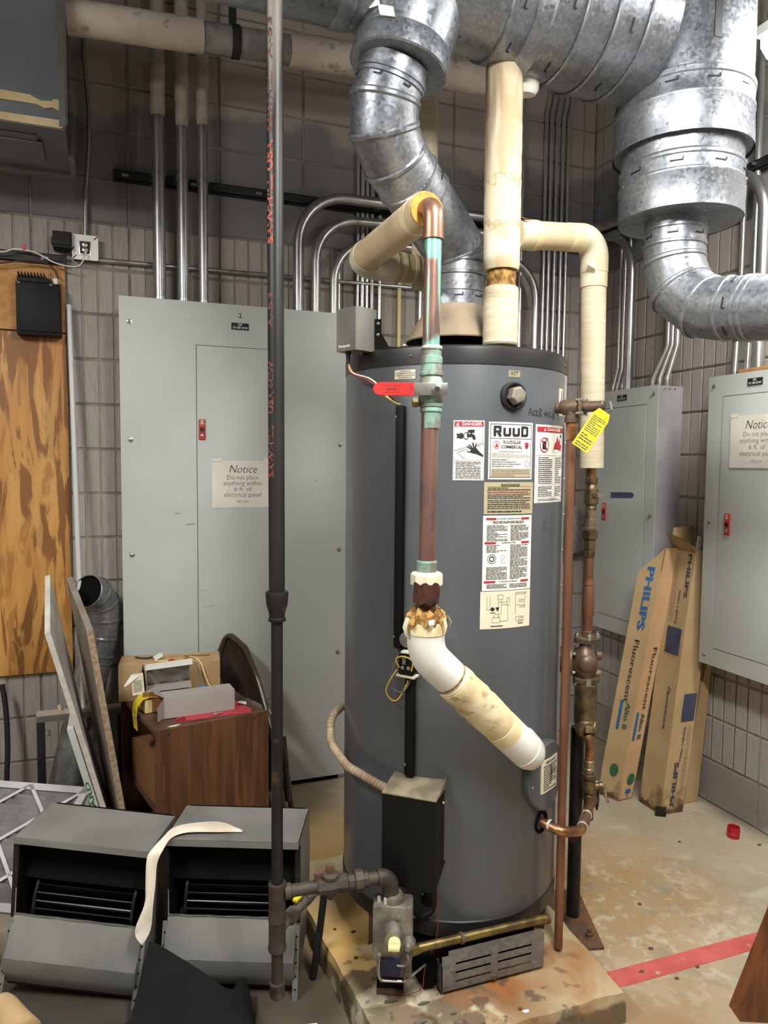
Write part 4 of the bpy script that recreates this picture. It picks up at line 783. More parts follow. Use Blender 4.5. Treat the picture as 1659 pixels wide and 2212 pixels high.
# burner front: galvanised slotted shield, zinc manifold tube
SY = 1.770
shl = MB(); x0, x1, z0, z1 = .838, 1.168, .098, .200
slots = []
for cx in (.838+.098, .838+.232):
    for k in range(3): slots.append((cx-.056, cx+.056, .117+k*.026, .124+k*.026))
def strip(a, b, c_, d): shl.box(a, b, SY, SY+.002, c_, d)
zs = [z0, .117, .124, .143, .150, .169, .176, z1]
for i in range(len(zs)-1):
    if i % 2 == 0: strip(x0, x1, zs[i], zs[i+1])
    else:
        for a, b in ((x0, .880), (.992, 1.014), (1.126, x1)): strip(a, b, zs[i], zs[i+1])
shl.box(x0+.02, x1-.015, SY, SY+.002, z1, .214)
sh = mk('burner_shield', shl, 'galv2', wh, 'slotted galvanized burner shield', ang=20)
mk('shield_side', MB().prism([(SY, z0), (SY+.11, z0+.012), (SY+.11, .16), (SY, .175)], (x0, 0, 0), (0, 1, 0), (0, 0, 1), (.002, 0, 0)), 'galv2', sh)
mk('shield_back', MB().box(x0+.01, x1-.01, SY+.04, SY+.042, z0, z1), 'inner', sh)
mk('shield_bolt', MB().lathe((1.003, SY, .105), (0, -1, 0), [(.008, 0), (.007, .006)], 8), 'rust', sh)
mt_ = mk('manifold_tube', MB().cyl((.765, 1.772, .244), (1.195, 1.790, .228), .0125, n=18), 'goldzinc', wh, 'yellow zinc manifold tube')
for x in (.90, 1.19): mk('tube_strap', MB().lathe((x, 1.772+.018*(x-.765)/.43, .244-.016*(x-.765)/.43), (1, .04, -.037), [(.0125, -.004), (.016, -.004), (.016, .004), (.0125, .004)], 18, caps=False), 'rust', mt_)
mk('pilot_shroud', MB().box(.80, .835, 1.80, 1.95, .10, .19, .003), 'inner', wh)
# gas control valve hanging in front
GX, GY = .702, 1.800
gv = thing('gas_valve', (GX, GY-.02, .15), 'dusty cast metal gas control valve with a cream knob', 'gas valve')
du, dn = unit((.92, -.40, 0)), unit((-.40, -.92, 0))
G = lambda u, n_, z: V((GX, GY, 0))+du*u*1.15+dn*n_+V((0, 0, z+.036))
mk('valve_body', MB().obox(G(.0, .0, .265), du*.055, dn*.036, zz*.078, .010), 'valvebody', gv)
mk('inlet_boss', MB().lathe(G(0, 0, .335), zz, [(.030, 0), (.028, .022), (.024, .03)], 18), 'valvebody', gv)
kn = mk('knob_barrel', MB().lathe(G(.002, .03, .282), dn, [(.024, 0), (.024, .03), (.021, .036), (.021, .052)], 24), 'valvebody', gv)
mk('valve_knob', MB().lathe(G(.006, .082, .276), dn, [(.017, 0), (.017, .012), (.014, .018)], 20), 'yellowcream', kn)
mk('knob_grip', MB().obox(G(.006, .105, .277), du*.015, dn*.008, zz*.005, .002), 'yellowcream', kn)
mk('regulator_cap', MB().lathe(G(.036, .03, .245), dn, [(.022, 0), (.020, .016), (.010, .022), (.007, .032)], 18), 'valvebody', gv)
mk('valve_lower', MB().obox(G(.004, .0, .175), du*.048, dn*.030, zz*.034, .006), 'valvebody', gv)
mk('ignition_block', MB().obox(G(-.004, .036, .178), du*.026, dn*.010, zz*.024, .003), 'navy', gv, 'blue wiring block')
mk('pilot_fitting', MB().lathe(G(.034, .034, .165), dn, [(.006, 0), (.006, .016)], 6), 'brass', gv)
mk('bleed_screw', MB().lathe(G(-.030, .03, .215), dn, [(.006, 0), (.006, .014)], 8), 'steel', gv)
mk('bleed_screw', MB().lathe(G(.014, .036, .318), dn, [(.006, 0), (.006, .004)], 10), 'steel', gv)
mk('gauge_port', MB().lathe(G(-.034, .01, .335), zz, [(.006, 0), (.005, .022)], 6), 'solder', gv)
mk('gauge_port', MB().lathe(G(-.018, .02, .335), zz, [(.005, 0), (.005, .024)], 6), 'solder', gv)
mk('outlet_arm', MB().cyl(G(.03, .0, .19), V((.775, 1.772, .2436)), .014, n=14), 'goldzinc', gv)
wire([G(.030, .05, .235), G(.038, .06, .215), G(.030, .056, .195), G(.012, .05, .19)], .003, 'wireg', None, parent=gv)
mk('pilot_tube', MB().tube(rpath([G(-.030, .03, .20), G(-.032, .034, .135), G(.03, .03, .132), (.80, 1.80, .17)], .015), .004, 8), 'steel', gv)
# black slotted stand beside the valve
bs = thing('access_guard', (.715, 1.885, PZ), 'black slotted metal guard standing under the gas valve', 'guard')
G = lambda u, n_, z: V((.722, 1.862, 0))+du*u+dn*n_+V((0, 0, z))
gmb = MB().prism([(-.040, .0), (.036, .0), (.036, .11), (-.040, .19)], G(0, .028, PZ), du, zz, dn*-.002); mk('guard_front', gmb, 'black', bs)
mk('guard_side', MB().prism([(0, 0), (-.07, 0), (-.07, .19), (0, .19)], G(-.040, .028, PZ), dn, zz, du*.002), 'black', bs)
mk('guard_foot', MB().obox(G(-.002, .034, PZ+.004), du*.038, dn*.010, zz*.004, .001), 'rust', bs)
for k in range(3): mk('guard_slot', MB().obox(G(-.008, .0288, PZ+.030+.035*k), du*.022, dn*.0006, zz*.004), 'steelgrey', bs)
wire([tp(-121, .42, TR+.02), tp(-119.5, .30, TR+.02), tp(-120, .22, TR+.03), (.80, 1.80, .16), (.785, 1.79, .11), (.74, 1.80, .094)], .0014, 'wirer', 'thin red lead hanging in front of the burner')
wire([tp(-121.5, .41, TR+.015), tp(-121, .30, TR+.012), tp(-127, .262, TR+.014), tp(-131, .27, TR+.012)], .0035, 'wirek', 'black sensor lead curving down the tank front')
# ------------------------------------------------------------------ flue damper actuator on the tank top
da = thing('damper_actuator', (.66, 2.06, 1.896), 'grey metal actuator box with lettering perched at the tank rim', 'actuator')
Ld, Rd, rr_ = unit((-.45, .89, 0)), unit((.89, .45, 0)), unit((.95, -.31, 0)); D0 = V((.652, 2.0, 1.896))
E_ = lambda a, b, c_: D0+Ld*a+Rd*b+zz*c_
poly = [(0, .006), (.006, 0), (.084, 0), (.084, .080), (0, .080)]
bx = mk('actuator_case', MB().prism([(a_*1, b_) for a_, b_ in poly], D0, Ld, Rd, zz*.122), 'steelgrey', da, ang=25)
prnt('maker_lettering', fit('Honeywell', .046, .012, bold=.02), plane(E_(.052, -.0002, .014), -Ld, zz, .0006), 'white', bx)
BK = E_(-.002, .072, 0)
mk('bracket', MB().prism([(.0, .095), (.018, .095), (.018, .055), (.040, .018), (.17, .005), (.17, -.008), (.0, .008)], BK, rr_, zz, unit((.31, .95, 0))*.003), 'black', da, 'black mounting bracket')
mk('bracket_arm', MB().obox(BK+rr_*.13+zz*.004+unit((.31, .95, 0))*.06, rr_*.04, unit((.31, .95, 0))*.06, zz*.003), 'black', da)
for a_, c_ in ((.009, .082), (.009, .050), (.085, .020)): mk('bracket_screw', MB().lathe(BK+rr_*a_+zz*c_, -unit((.31, .95, 0)), [(.005, 0), (.0045, .002), (.002, .003)], 10), 'steel', da)
mk('support_foot', MB().cyl(E_(.045, .06, 0), E_(.045, .06, -.006), .012, n=12), 'steel', da)
mk('cable_gland', MB().lathe(E_(.052, .016, 0), -zz, [(.010, 0), (.008, .008), (.0065, .012), (.006, .034)], 12), 'rubber', da)
for i, m in enumerate(('wirey', 'wirew', 'wirer', 'wirek')):
    o_ = .004*math.cos(i*1.6); q_ = .004*math.sin(i*1.6)
    P0 = E_(.052, .016, -.032); a_ = tp(-141.0, 1.733, TR+.010)
    wire([P0, P0+V((.010+o_, -.01, -.03)), P0.lerp(a_, .4)+V((o_*2, -.03, -.006+q_)), P0.lerp(a_, .75)+V((-o_*2, -.028, -.008-q_)), a_+V((o_, 0, .006))], .0022, m, 'twisted '+{'wirey': 'yellow', 'wirew': 'white', 'wirer': 'red', 'wirek': 'black'}[m]+' lead from the actuator box to the wire channel', group='actuator leads')
# ------------------------------------------------------------------ draft hood on tank top
dh = thing('draft_hood', (TX, TY, 1.897), 'tan dusty conical draft hood on the tank top', 'draft hood')
mk('hood_skirt', MB().lathe((TX, TY, 0), (0, 0, 1), [(.105, 1.897), (.105, 1.965)], 40, caps=False), 'inner', dh)
M['hoodtan'] = mat('hood_dusty_tan', (158, 140, 114), (124, 112, 96), sc=9, rough=.7, metal=.2, detail=7)
mk('hood_cone', MB().lathe((TX, TY, 0), (0, 0, 1), [(.155, 1.962), (.158, 1.958), (.160, 1.962), (.100, 2.062), (.098, 2.075), (.094, 2.075), (.096, 2.060), (.152, 1.966)], 48, caps=False), 'hoodtan', dh)
# ------------------------------------------------------------------ ducts
def band(parent, c_, d, r, w_=.02, h=.004, m='galv', name='duct_bead', n=48):
    d = unit(d); return mk(name, MB().lathe(V(c_)-d*w_/2, d, [(r, 0), (r+h, w_*.2), (r+h, w_*.8), (r, w_)], n, caps=False), m, parent)
def slots_on(parent, c_, d, r, k, ph=0, L=.03, name='crimp_slot'):
    d = unit(d); x, y = frame(d)
    for i in range(k):
        a = 2*math.pi*i/k+ph; o = x*math.cos(a)+y*math.sin(a); t_ = d.cross(o)
        mk(name, MB().obox(V(c_)+o*(r+.0006), t_*L/2, d*.0018, o*.0008), 'ink', parent)
        mk(name, MB().obox(V(c_)+o*(r+.0006)+t_*L/2+d*.004, t_*.0016, d*.005, o*.0008), 'ink', parent)
DY, DZ = 1.90, 2.875
md = thing('main_duct', (1.0, DY, 2.66), 'large round galvanized duct running across the top', 'duct')
mk('duct_pipe', MB().lathe((-.25, DY, DZ-.008), (1, 0, 0), [(.150, 0), (.150, .83)], 56), 'galv', md)
mk('tee_body', MB().lathe((.575, DY, DZ), (1, 0, 0), [(.156, 0), (.156, .42), (.158, .43)], 56), 'galv', md)
band(md, (.575, DY, DZ-.004), (1, 0, 0), .153, .05, .005); band(md, (.60, DY, DZ), (1, 0, 0), .156, .012, .004)
mk('duct_collar', MB().lathe((1.0, DY, DZ), (1, 0, 0), [(.160, 0), (.166, .004), (.166, .07), (.163, .075)], 56), 'galv', md)
slots_on(md, (1.035, DY, DZ), (1, 0, 0), .166, 9, .2)
mk('duct_taper', MB().lathe((1.07, DY, DZ+.005), (1, 0, 0), [(.163, 0), (.180, .02), (.196, .05)], 56), 'galv', md)
xs = [1.115, 1.205, 1.30, 1.40]; rs = [.194, .198, .202, .205]
for i in range(4):
    x1_ = xs[i+1] if i < 3 else 1.50
    mk('duct_gore', MB().lathe((xs[i], DY, DZ+.01), (1, 0, 0), [(rs[i], 0), (rs[i]+.002, x1_-xs[i])], 56), 'galv', md)
    band(md, (xs[i]+.004, DY, DZ+.01), (1, 0, 0), rs[i]+.001, .016, .006)
    slots_on(md, (xs[i]+.05, DY, DZ+.01), (1, 0, 0), rs[i]+.002, 7, .5*i, .034) if i % 2 == 0 else None
mk('white_cap', MB().lathe((1.155, DY+.05, DZ-.15), (0, .2, -1), [(.04, 0), (.04, .05), (.032, .062)], 24), 'white', md)
mk('hanger_strap', MB().box(1.60, 1.625, DY-.212, DY-.2085, 2.78, CZ), 'strut', md)
VX = 1.686
vd = thing('drop_duct', (VX, DY, 2.33), 'stepped round galvanized duct dropping at the right', 'duct')
dp = (0, 0, -1)
mk('riser_pipe', MB().lathe((VX, DY, 3.25), dp, [(.198, 0), (.198, .545)], 56), 'galv', vd)
mk('upper_collar', MB().lathe((VX, DY, 2.725), dp, [(.199, 0), (.206, .006), (.206, .02), (.203, .024), (.203, .065), (.2065, .070), (.2065, .078), (.204, .082), (.208, .180), (.208, .186)], 64, caps=False), 'galv', vd)
slots_on(vd, (VX, DY, 2.685), (0, 0, 1), .2035, 11, .25, .036)
mk('step_plate', MB().lathe((VX, DY, 2.552), dp, [(.204, 0), (.204, .002)], 64), 'galv', vd)
mk('middle_collar', MB().lathe((VX, DY, 2.553), dp, [(.186, 0), (.184, .02), (.180, .05), (.186, .058), (.186, .066), (.183, .070), (.184, .105), (.188, .11), (.188, .117), (.185, .122), (.186, .21), (.186, .214)], 64, caps=False), 'galv', vd)
slots_on(vd, (VX, DY, 2.465), (0, 0, 1), .1845, 9, .6, .036)
mk('bottom_plate', MB().lathe((VX, DY, 2.342), dp, [(.184, 0), (.184, .002)], 64), 'galv', vd)
for a in (.2, 1.4, 2.9, 4.1, 5.4): mk('duct_screw', MB().lathe((VX+.187*math.cos(a), DY+.187*math.sin(a), 2.44), (math.cos(a), math.sin(a), 0), [(.005, 0), (.003, .004)], 8), 'steel', vd)
def gored(name, pts, r, parent, m='galv', joints=None, n=40, bh=.004):
    mb = MB(); R = mb.rings(pts, r, n); mb.tube(pts, r, n); o = mk(name, mb, m, parent, ang=20)
    for i in (joints if joints is not None else range(1, len(pts)-1)):
        rr = r[i] if isinstance(r, (list, tuple)) else r
        ring, nb, d = R[i]; c_ = V(pts[i]); b = MB(); vs = []
        for off, kk in ((-.009, 1.0), (-.004, 1+bh/rr), (.004, 1+bh/rr), (.009, 1.0)): vs += [c_+(q-c_)*kk*1.002+nb*off for q in ring]
        fs = [(j*n+k, j*n+(k+1) % n, (j+1)*n+(k+1) % n, (j+1)*n+k) for j in range(3) for k in range(n)]
        b.add(vs, fs); mk('gore_seam', b, m, o)
    return o
be = thing('branch_duct', (1.72, 1.6, 1.97), 'small round galvanized duct with a segmented elbow leaving the frame at right', 'duct')
pts = [(1.672, 1.90, 2.345), (1.672, 1.90, 2.215), (1.680, 1.875, 2.125), (1.700, 1.80, 2.060), (1.712, 1.745, 2.045), (1.90, 1.10, 1.95), (2.05, .55, 1.86)]
gored('elbow_run', pts, .0925, be, joints=[1, 2, 3])
e1 = unit(V(pts[5])-V(pts[4]))
for k, off in enumerate((.03, .085, .105)): band(be, V(pts[4])+e1*off, e1, .0925, .012, .004)
slots_on(be, V(pts[4])+e1*.058, e1, .0935, 7, .4, .03); slots_on(be, (1.672, 1.90, 2.285), (0, 0, 1), .0935, 7, .1, .03)
band(be, (1.672, 1.90, 2.262), (0, 0, 1), .0925, .012, .004); band(be, (1.672, 1.90, 2.31), (0, 0, 1), .0925, .012, .004)
fl_ = thing('tank_flue', (TX, TY, 2.06), 'galvanized flue rising from the tank and bending up to the main duct', 'flue')
A, B_, C_, D_, E1, F1 = V((TX, TY, 2.06)), V((TX, TY, 2.245)), V((.755, 1.985, 2.430)), V((.708, 1.945, 2.485)), V((.703, 1.925, 2.555)), V((.725, 1.905, 2.64))
gored('flue_pipe', [A, B_, C_, D_, E1, F1], .0935, fl_, joints=[1, 2, 3, 4])
for q, d in ((V((TX, TY, 2.205)), (0, 0, 1)), (V((TX, TY, 2.165)), (0, 0, 1)), (B_.lerp(C_, .62), C_-B_), (B_.lerp(C_, .80), C_-B_), (E1.lerp(F1, .45), F1-E1), (E1.lerp(F1, .6), F1-E1)): band(fl_, q, d, .0935, .012, .004)
mk('flue_collar', MB().lathe((TX, TY, 2.062), (0, 0, 1), [(.099, 0), (.099, .045), (.095, .05)], 40, caps=False), 'galv', fl_)
slots_on(fl_, (TX, TY, 2.092), (0, 0, 1), .099, 9, .33, .026); slots_on(fl_, B_.lerp(C_, .71), C_-B_, .0945, 7, .2, .026); slots_on(fl_, E1.lerp(F1, .3), F1-E1, .0945, 7, .2, .02)
G1 = V((.735, 1.902, 2.645)); G2 = V((.775, 1.90, 2.83)); gd = (G2-G1).normalized()
mk('duct_boot', MB().lathe(G1-gd*.02, gd, [(.128, 0), (.133, .004), (.131, .055), (.128, .06), (.138, .13), (.140, .24)], 56), 'galv', fl_)
mk('boot_tab', MB().obox(G1+V((-.10, -.075, .10)), (.010, -.012, .0), (.003, .003, 0), (-.004, 0, .018)), 'steel', fl_)
mk('boot_tab', MB().obox(G1+V((-.075, -.105, .06)), (.016, -.012, -.006), (.003, .003, 0), (-.003, 0, .012)), 'steel', fl_)
# ------------------------------------------------------------------ gas line
PX, PYg = .388, 1.84
gp = thing('gas_pipe', (PX, PYg, .15), 'tall black iron gas pipe with red stencilled lettering', 'pipe')
gz = V((PX, PYg, 0))
mk('upper_pipe', MB().cyl((PX-.0048, PYg, 2.79), (PX, PYg, 1.217), .0205, n=28), 'blackpipeup', gp)
mk('reducer', MB().lathe((PX, PYg, 1.244), dp, [(.0215, 0), (.0285, .001), (.0295, .006), (.0285, .018), (.0275, .035), (.021, .055), (.020, .068), (.0225, .070), (.0225, .077), (.0165, .078)], 28), 'blackpipe', gp)
mk('lower_pipe', MB().cyl((PX, PYg, 1.19), (PX, PYg, .46), .0152, n=24), 'blackpipe', gp)
tee = [(.016, .428), (.0235, .427), (.0245, .420), (.0225, .412), (.0225, .335), (.0235, .33), (.0235, .322), (.0215, .32), (.0225, .31), (.0225, .258), (.0245, .252), (.0235, .243), (.016, .242)]
mk('tee_fittings', MB().lathe((PX, PYg, .040), (0, 0, 1), list(reversed(tee)), 28), 'pipebrown', gp)
mk('drip_leg', MB().cyl((PX, PYg, .295), (PX, PYg, .185), .0155, n=24), 'pipebrown', gp)
mk('drip_cap', MB().lathe((PX, PYg, .195), dp, [(.0155, 0), (.0215, .002), (.0215, .012), (.0205, .014), (.0205, .038), (.015, .045)], 20), 'pipebrown', gp)
# red stencil along the pipe: reads upwards
def pmap(z0, th0, r=.0205):
    a0 = math.radians(th0)
    return lambda x, y: V((PX-.008*(z0+x-1.205)/2.63+(r+.0007)*math.cos(a0-y/r), PYg+(r+.0007)*math.sin(a0-y/r), z0+x))
up = gp.children[0]
for z0, s2, w_, h, m in ((2.235, 'SAWHILL USA', .25, .022, 'redprint'), (2.60, 'A-53', .10, .020, 'redfaint'), (1.60, 'SAWHILL', .13, .020, 'redfaint'), (1.76, 'USA 6CW', .13, .020, 'redfaint'), (1.95, 'A-53', .09, .018, 'redfaint'), (2.45, 'SAWHILL', .14, .020, 'redfaint')):
    prnt('red_stencil', fit(s2, w_, h, bold=.03), pmap(z0, -139), m, up)
gh = thing('gas_branch', (.56, 1.82, .42), 'rusty horizontal gas branch with shutoff cock and union', 'pipe')
a_, b_ = V((PX+.02, PYg-.002, .440)), V((.694, 1.803, .447)); d = (b_-a_).normalized()
mk('branch_nipple', MB().lathe(a_, d, [(.021, 0), (.021, .016), (.0165, .018), (.0165, .10), (.0185, .104)], 22), 'pipegrey', gh)
ck = mk('shutoff_cock', MB().lathe(a_+d*.085, d, [(.019, 0), (.024, .006), (.022, .014), (.026, .035), (.022, .058), (.025, .066), (.025, .082), (.018, .085)], 8), 'pipegrey', gh)
cz = V((0, 0, 1)); K0 = a_+d*.122
mk('cock_stem', MB().lathe(K0-cz*.040, cz, [(.006, 0), (.010, .006), (.014, .012), (.020, .03), (.020, .062), (.0225, .064), (.0225, .070), (.016, .074)], 18), 'pipegrey', ck)
mk('cock_square', MB().obox(K0+cz*.044, d*.011, d.cross(cz)*.007, cz*.012, .002), 'rust', ck)
mk('lock_ear', MB().obox(K0+cz*.034-d*.018, d*.014, d.cross(cz)*.005, cz*.003), 'rust', ck)
mk('lock_ring', MB().lathe(K0-d*.034+cz*.014, cz, [(.008, 0), (.0095, .002), (.0095, .016), (.011, .018), (.011, .026), (.005, .0265)], 16), 'rust', ck)
mk('union', MB().lathe(a_+d*.168, d, [(.018, 0), (.020, .002), (.020, .02), (.029, .021), (.029, .042), (.022, .044), (.022, .056), (.0165, .058)], 8, ph=.2), 'pipegrey', gh)
mk('end_nipple', MB().cyl(a_+d*.22, b_-d*.02, .0165, n=20), 'pipegrey', gh)
mk('elbow', MB().tube(rpath([b_-d*.035, b_, b_-cz*.062], .028, 6), .0225, 20), 'pipebrown', gh)
# second small valve with yellow handle behind the tee
sv = thing('appliance_valve', (.475, 2.03, .28), 'small grey gas connector valve with a yellow handle behind the gas tee', 'gas valve')
q0, q1 = V((PX+.008, PYg+.015, .325)), V((.560, 2.00, .360)); dv = (q1-q0).normalized()
mk('valve_shank', MB().lathe(q0, dv, [(.013, 0), (.013, .04), (.021, .045), (.021, .07), (.015, .075), (.015, .12), (.0195, .122), (.0195, .16), (.013, .165), (.013, (q1-q0).length)], 12), 'greyiron', sv)
mk('yellow_handle', MB().obox(q0+dv*.10+cz*.030, dv*.028, dv.cross(cz)*.008, cz*.004, .002), 'yellow', sv)
mk('handle_stem', MB().cyl(q0+dv*.10, q0+dv*.10+cz*.028, .007, n=10), 'brass', sv)
mk('flex_tail', MB().tube(rpath([q1, q1+dv*.015, V((.565, 2.06, .16)), V((.548, 2.07, .012))], .04), .011, 12), 'rubber', sv)
# ------------------------------------------------------------------ verdigris copper riser with red valve, insulated runs
cx_, cy_ = .752, 1.702
cr = thing('copper_riser', (cx_, cy_, 1.27), 'verdigris streaked copper pipe with red lever valve in front of the tank', 'pipe')
mk('riser_tube', MB().cyl((cx_-.006, cy_, 1.30), (cx_, cy_, 2.17), .0215, n=28), 'copperpat', cr)
mk('top_elbow', MB().tube(rpath([(cx_, cy_, 2.135), (cx_, cy_, 2.215), (cx_, cy_+.09, 2.215)], .035, 8), .0255, 24), 'copper', cr)
mk('elbow_rim', MB().lathe((cx_, cy_, 2.128), (0, 0, 1), [(.0215, 0), (.0265, .001), (.0265, .010)], 24, caps=False), 'copper', cr)
vz = 1.757
mk('upper_adapter', MB().lathe((cx_, cy_, vz+.035), (0, 0, 1), [(.027, 0), (.030, .003), (.030, .010), (.027, .012), (.026, .030), (.0275, .032), (.0275, .048), (.0245, .050), (.0245, .066), (.0265, .0665), (.0265, .072), (.0215, .0725)], 28), 'patina', cr)
mk('solder_ring', MB().lathe((cx_, cy_, vz+.104), (0, 0, 1), [(.0225, 0), (.0268, .001), (.0262, .006), (.0222, .008)], 28), 'solder', cr)
mk('valve_body', MB().lathe((cx_, cy_, vz-.035), (0, 0, 1), [(.024, 0), (.030, .008), (.034, .03), (.033, .045), (.027, .068), (.024, .072)], 28), 'patina', cr)
mk('lower_adapter', MB().lathe((cx_, cy_, vz-.032), dp, [(.027, 0), (.029, .002), (.029, .008), (.026, .010), (.028, .014), (.028, .020), (.026, .022), (.0245, .024), (.0245, .062), (.0215, .063)], 28), 'patina', cr)
tr_ = unit((.937, -.347, 0)); tf = unit((-.347, -.937, 0))
L0 = V((cx_, cy_, vz))+tf*.040
lv = mk('lever_plate', MB().obox(L0-tr_*.010, tr_*.048, tf*.0025, cz*.0155, .001), 'steel', cr, 'plated steel valve lever')
rp_ = [(-.045, -.016), (-.128, -.016), (-.138, -.013), (-.145, -.004), (-.145, .004), (-.138, .013), (-.128, .016), (-.045, .016)]
gr = mk('lever_grip', MB().prism(rp_, L0-tf*.006, tr_, cz, tf*.012), 'red', lv, 'red plastic lever grip', ang=25)
fn = plane(L0+tf*.006-tr_*.098, tr_, cz, .0006)
prnt('grip_print', pic(shift(fit('CRANE', .026, .010, bold=.01), 0, -.001, rot=math.pi), rectline(-.017, .017, -.0095, .008, .0006), seg(.045, -.010, .045, .008, .0008), seg(.040, .008, .045, .008, .0006), seg(.040, -.010, .045, -.010, .0006)), fn, 'darkrust', gr)
mk('stem_nut', MB().lathe(L0+tr_*.012+tf*.002, tf, [(.0125, 0), (.0125, .007), (.010, .008)], 6), 'steel', lv)
mk('stem_end', MB().lathe(L0+tr_*.012+tf*.009, tf, [(.0065, 0), (.006, .006)], 14), 'ink', lv)
mk('stem_neck', MB().cyl(L0-tf*.04, L0-tf*.002, .011, n=16), 'brass', cr)
mk('side_drain', MB().lathe(V((cx_, cy_, vz-.030))-tr_*.02, -tr_, [(.010, 0), (.010, .012), (.013, .013), (.013, .026), (.008, .028)], 6), 'brass', cr)
mk('lower_sleeve', MB().lathe((cx_-.006, cy_, 1.298), (0, 0, 1), [(.0258, 0), (.0258, .022), (.0268, .023), (.0262, .028), (.0225, .030)], 28), 'patina', cr)
mk('union_nut', MB().lathe((cx_-.006, cy_, 1.262), (0, 0, 1), [(.036, 0), (.041, .004), (.041, .030), (.036, .036), (.027, .037)], 8, ph=.4), 'cream', cr, 'pale hex union nut')
mk('rusted_union', MB().lathe((cx_-.006, cy_, 1.215), (0, 0, 1), [(.027, 0), (.030, .006), (.031, .035), (.033, .045), (.033, .05)], 20), 'darkrust', cr, 'dark wet rust on the union')
fr_rows = [[V((cx_-.006+(.0425+.0015*math.sin(i*2.3+j))*math.cos(math.radians(-165+i*10)), cy_+(.0425+.0015*math.sin(i*2.3+j))*math.sin(math.radians(-165+i*10)), 1.222+j*.0085+.004*math.sin(i*1.7)*(j in (0, 6)))) for i in range(11)] for j in range(7)]
mk('rust_crust', MB().sheet(fr_rows, (.002, .002, 0)), 'darkrust', cr, 'dark wet rust crust on the union')
mk('pipe_stub', MB().cyl((cx_-.006, cy_, 1.10), (cx_-.006, cy_, 1.225), .024, n=20), 'rust', cr)
# insulated supply bend into the tank
ib = thing('insulated_bend', (.90, 1.72, .72), 'insulated pipe slanting down across the tank front with white elbow', 'insulated pipe')
i0 = V((cx_-.006, cy_, 1.195)); i1 = V((cx_-.006, cy_, 1.085)); i2 = V((1.085, 1.725, .760)); dd = (i2-i1).normalized()
IR = .0485
pth = [i0-V((0, 0, .030))]+rpath([i1+V((0, 0, .07)), i1, i1+dd*.12], .07, 10)[1:]
mk('elbow_cover', MB().tube([V((cx_-.006, cy_, 1.168))]+rpath([i1+V((0, 0, .06)), i1, i1+dd*.125], .09, 10), IR, 36), 'pvc', ib, 'smooth white plastic elbow cover')
mk('seam_stain', MB().tube([i1+dd*.098+V((.0, 0, .0)), i1+dd*.104], IR+.0012, 36, caps=False), 'fibre', ib)
k = 14; rr = [IR+.002+random.uniform(-.002, .003) for _ in range(k)]
mk('stained_jacket', MB().tube([i1+dd*(.120+(.335-.120)*i/(k-1)) for i in range(k)], rr, 36), 'insuldiag', ib, 'wrinkled rust stained insulation jacket')
mk('tape_band', MB().lathe(i1+dd*.112, dd, [(IR, 0), (IR+.0015, .001), (IR+.0015, .045), (IR, .046)], 36, caps=False), 'tape', ib)
mk('tape_band', MB().lathe(i1+dd*.318, dd, [(IR, 0), (IR+.0015, .001), (IR+.0015, .038), (IR, .039)], 36, caps=False), 'tape', ib)
endp = rpath([i1+dd*.335, i2, i2+V((.03, .12, -.0))], .075, 8)
mk('end_elbow', MB().tube(endp, IR+.001, 36), 'pvc', ib, 'white plastic end elbow')
mk('end_dome', MB().lathe(i2-dd*.03, dd, [(IR+.0005, 0), (IR-.003, .022), (IR-.012, .04), (IR-.028, .052), (.004, .056)], 36), 'pvc', ib)
mk('collar_wrap', MB().lathe((cx_-.006, cy_, 1.140), (0, 0, 1), [(IR, 0), (IR+.0022, .001), (IR+.002, .028), (IR+.0008, .032)], 36, caps=False), 'tape', ib)
fz = MB(); n = 40
rows = []
rf = random.Random(9)
for j, (r0, z0) in enumerate(((IR+.001, 1.168), (IR+.002, 1.178), (IR-.004, 1.190), (IR-.014, 1.200), (.028, 1.196))):
    row = []
    for i in range(n+1):
        a = 2*math.pi*(i % n)/n; rf2 = random.Random(i % n*7+j); row.append(V((cx_-.006, cy_, 0))+V(((r0+rf2.uniform(-.005, .009))*math.cos(a), (r0+rf2.uniform(-.005, .009))*math.sin(a), z0+rf2.uniform(-.008, .012))))
    rows.append(row)
mk('torn_fibreglass', fz.sheet(rows), 'fibre', ib, 'torn brown fibreglass edge', ang=20)
for a, ln, m in ((-170, .05, 'cream'), (-150, .028, 'fibre'), (-20, .03, 'cream'), (-60, .035, 'tape'), (-100, .02, 'cream')):
    p_ = V((cx_-.006+(IR+.006)*math.cos(math.radians(a)), cy_+(IR+.006)*math.sin(math.radians(a)), 1.185)); t_ = V((-math.sin(math.radians(a)), math.cos(math.radians(a)), 0)); o_ = V((math.cos(math.radians(a)), math.sin(math.radians(a)), 0))
    mk('torn_scrap', MB().sheet([[p_-t_*.007+o_*.002, p_+t_*.008], [p_-t_*.009+o_*.010-cz*ln*.5, p_+t_*.006+o_*.007-cz*ln*.5], [p_-t_*.002+o_*.004-cz*ln, p_+t_*.002+o_*.006-cz*ln*.95]], o_*.001), m, ib)
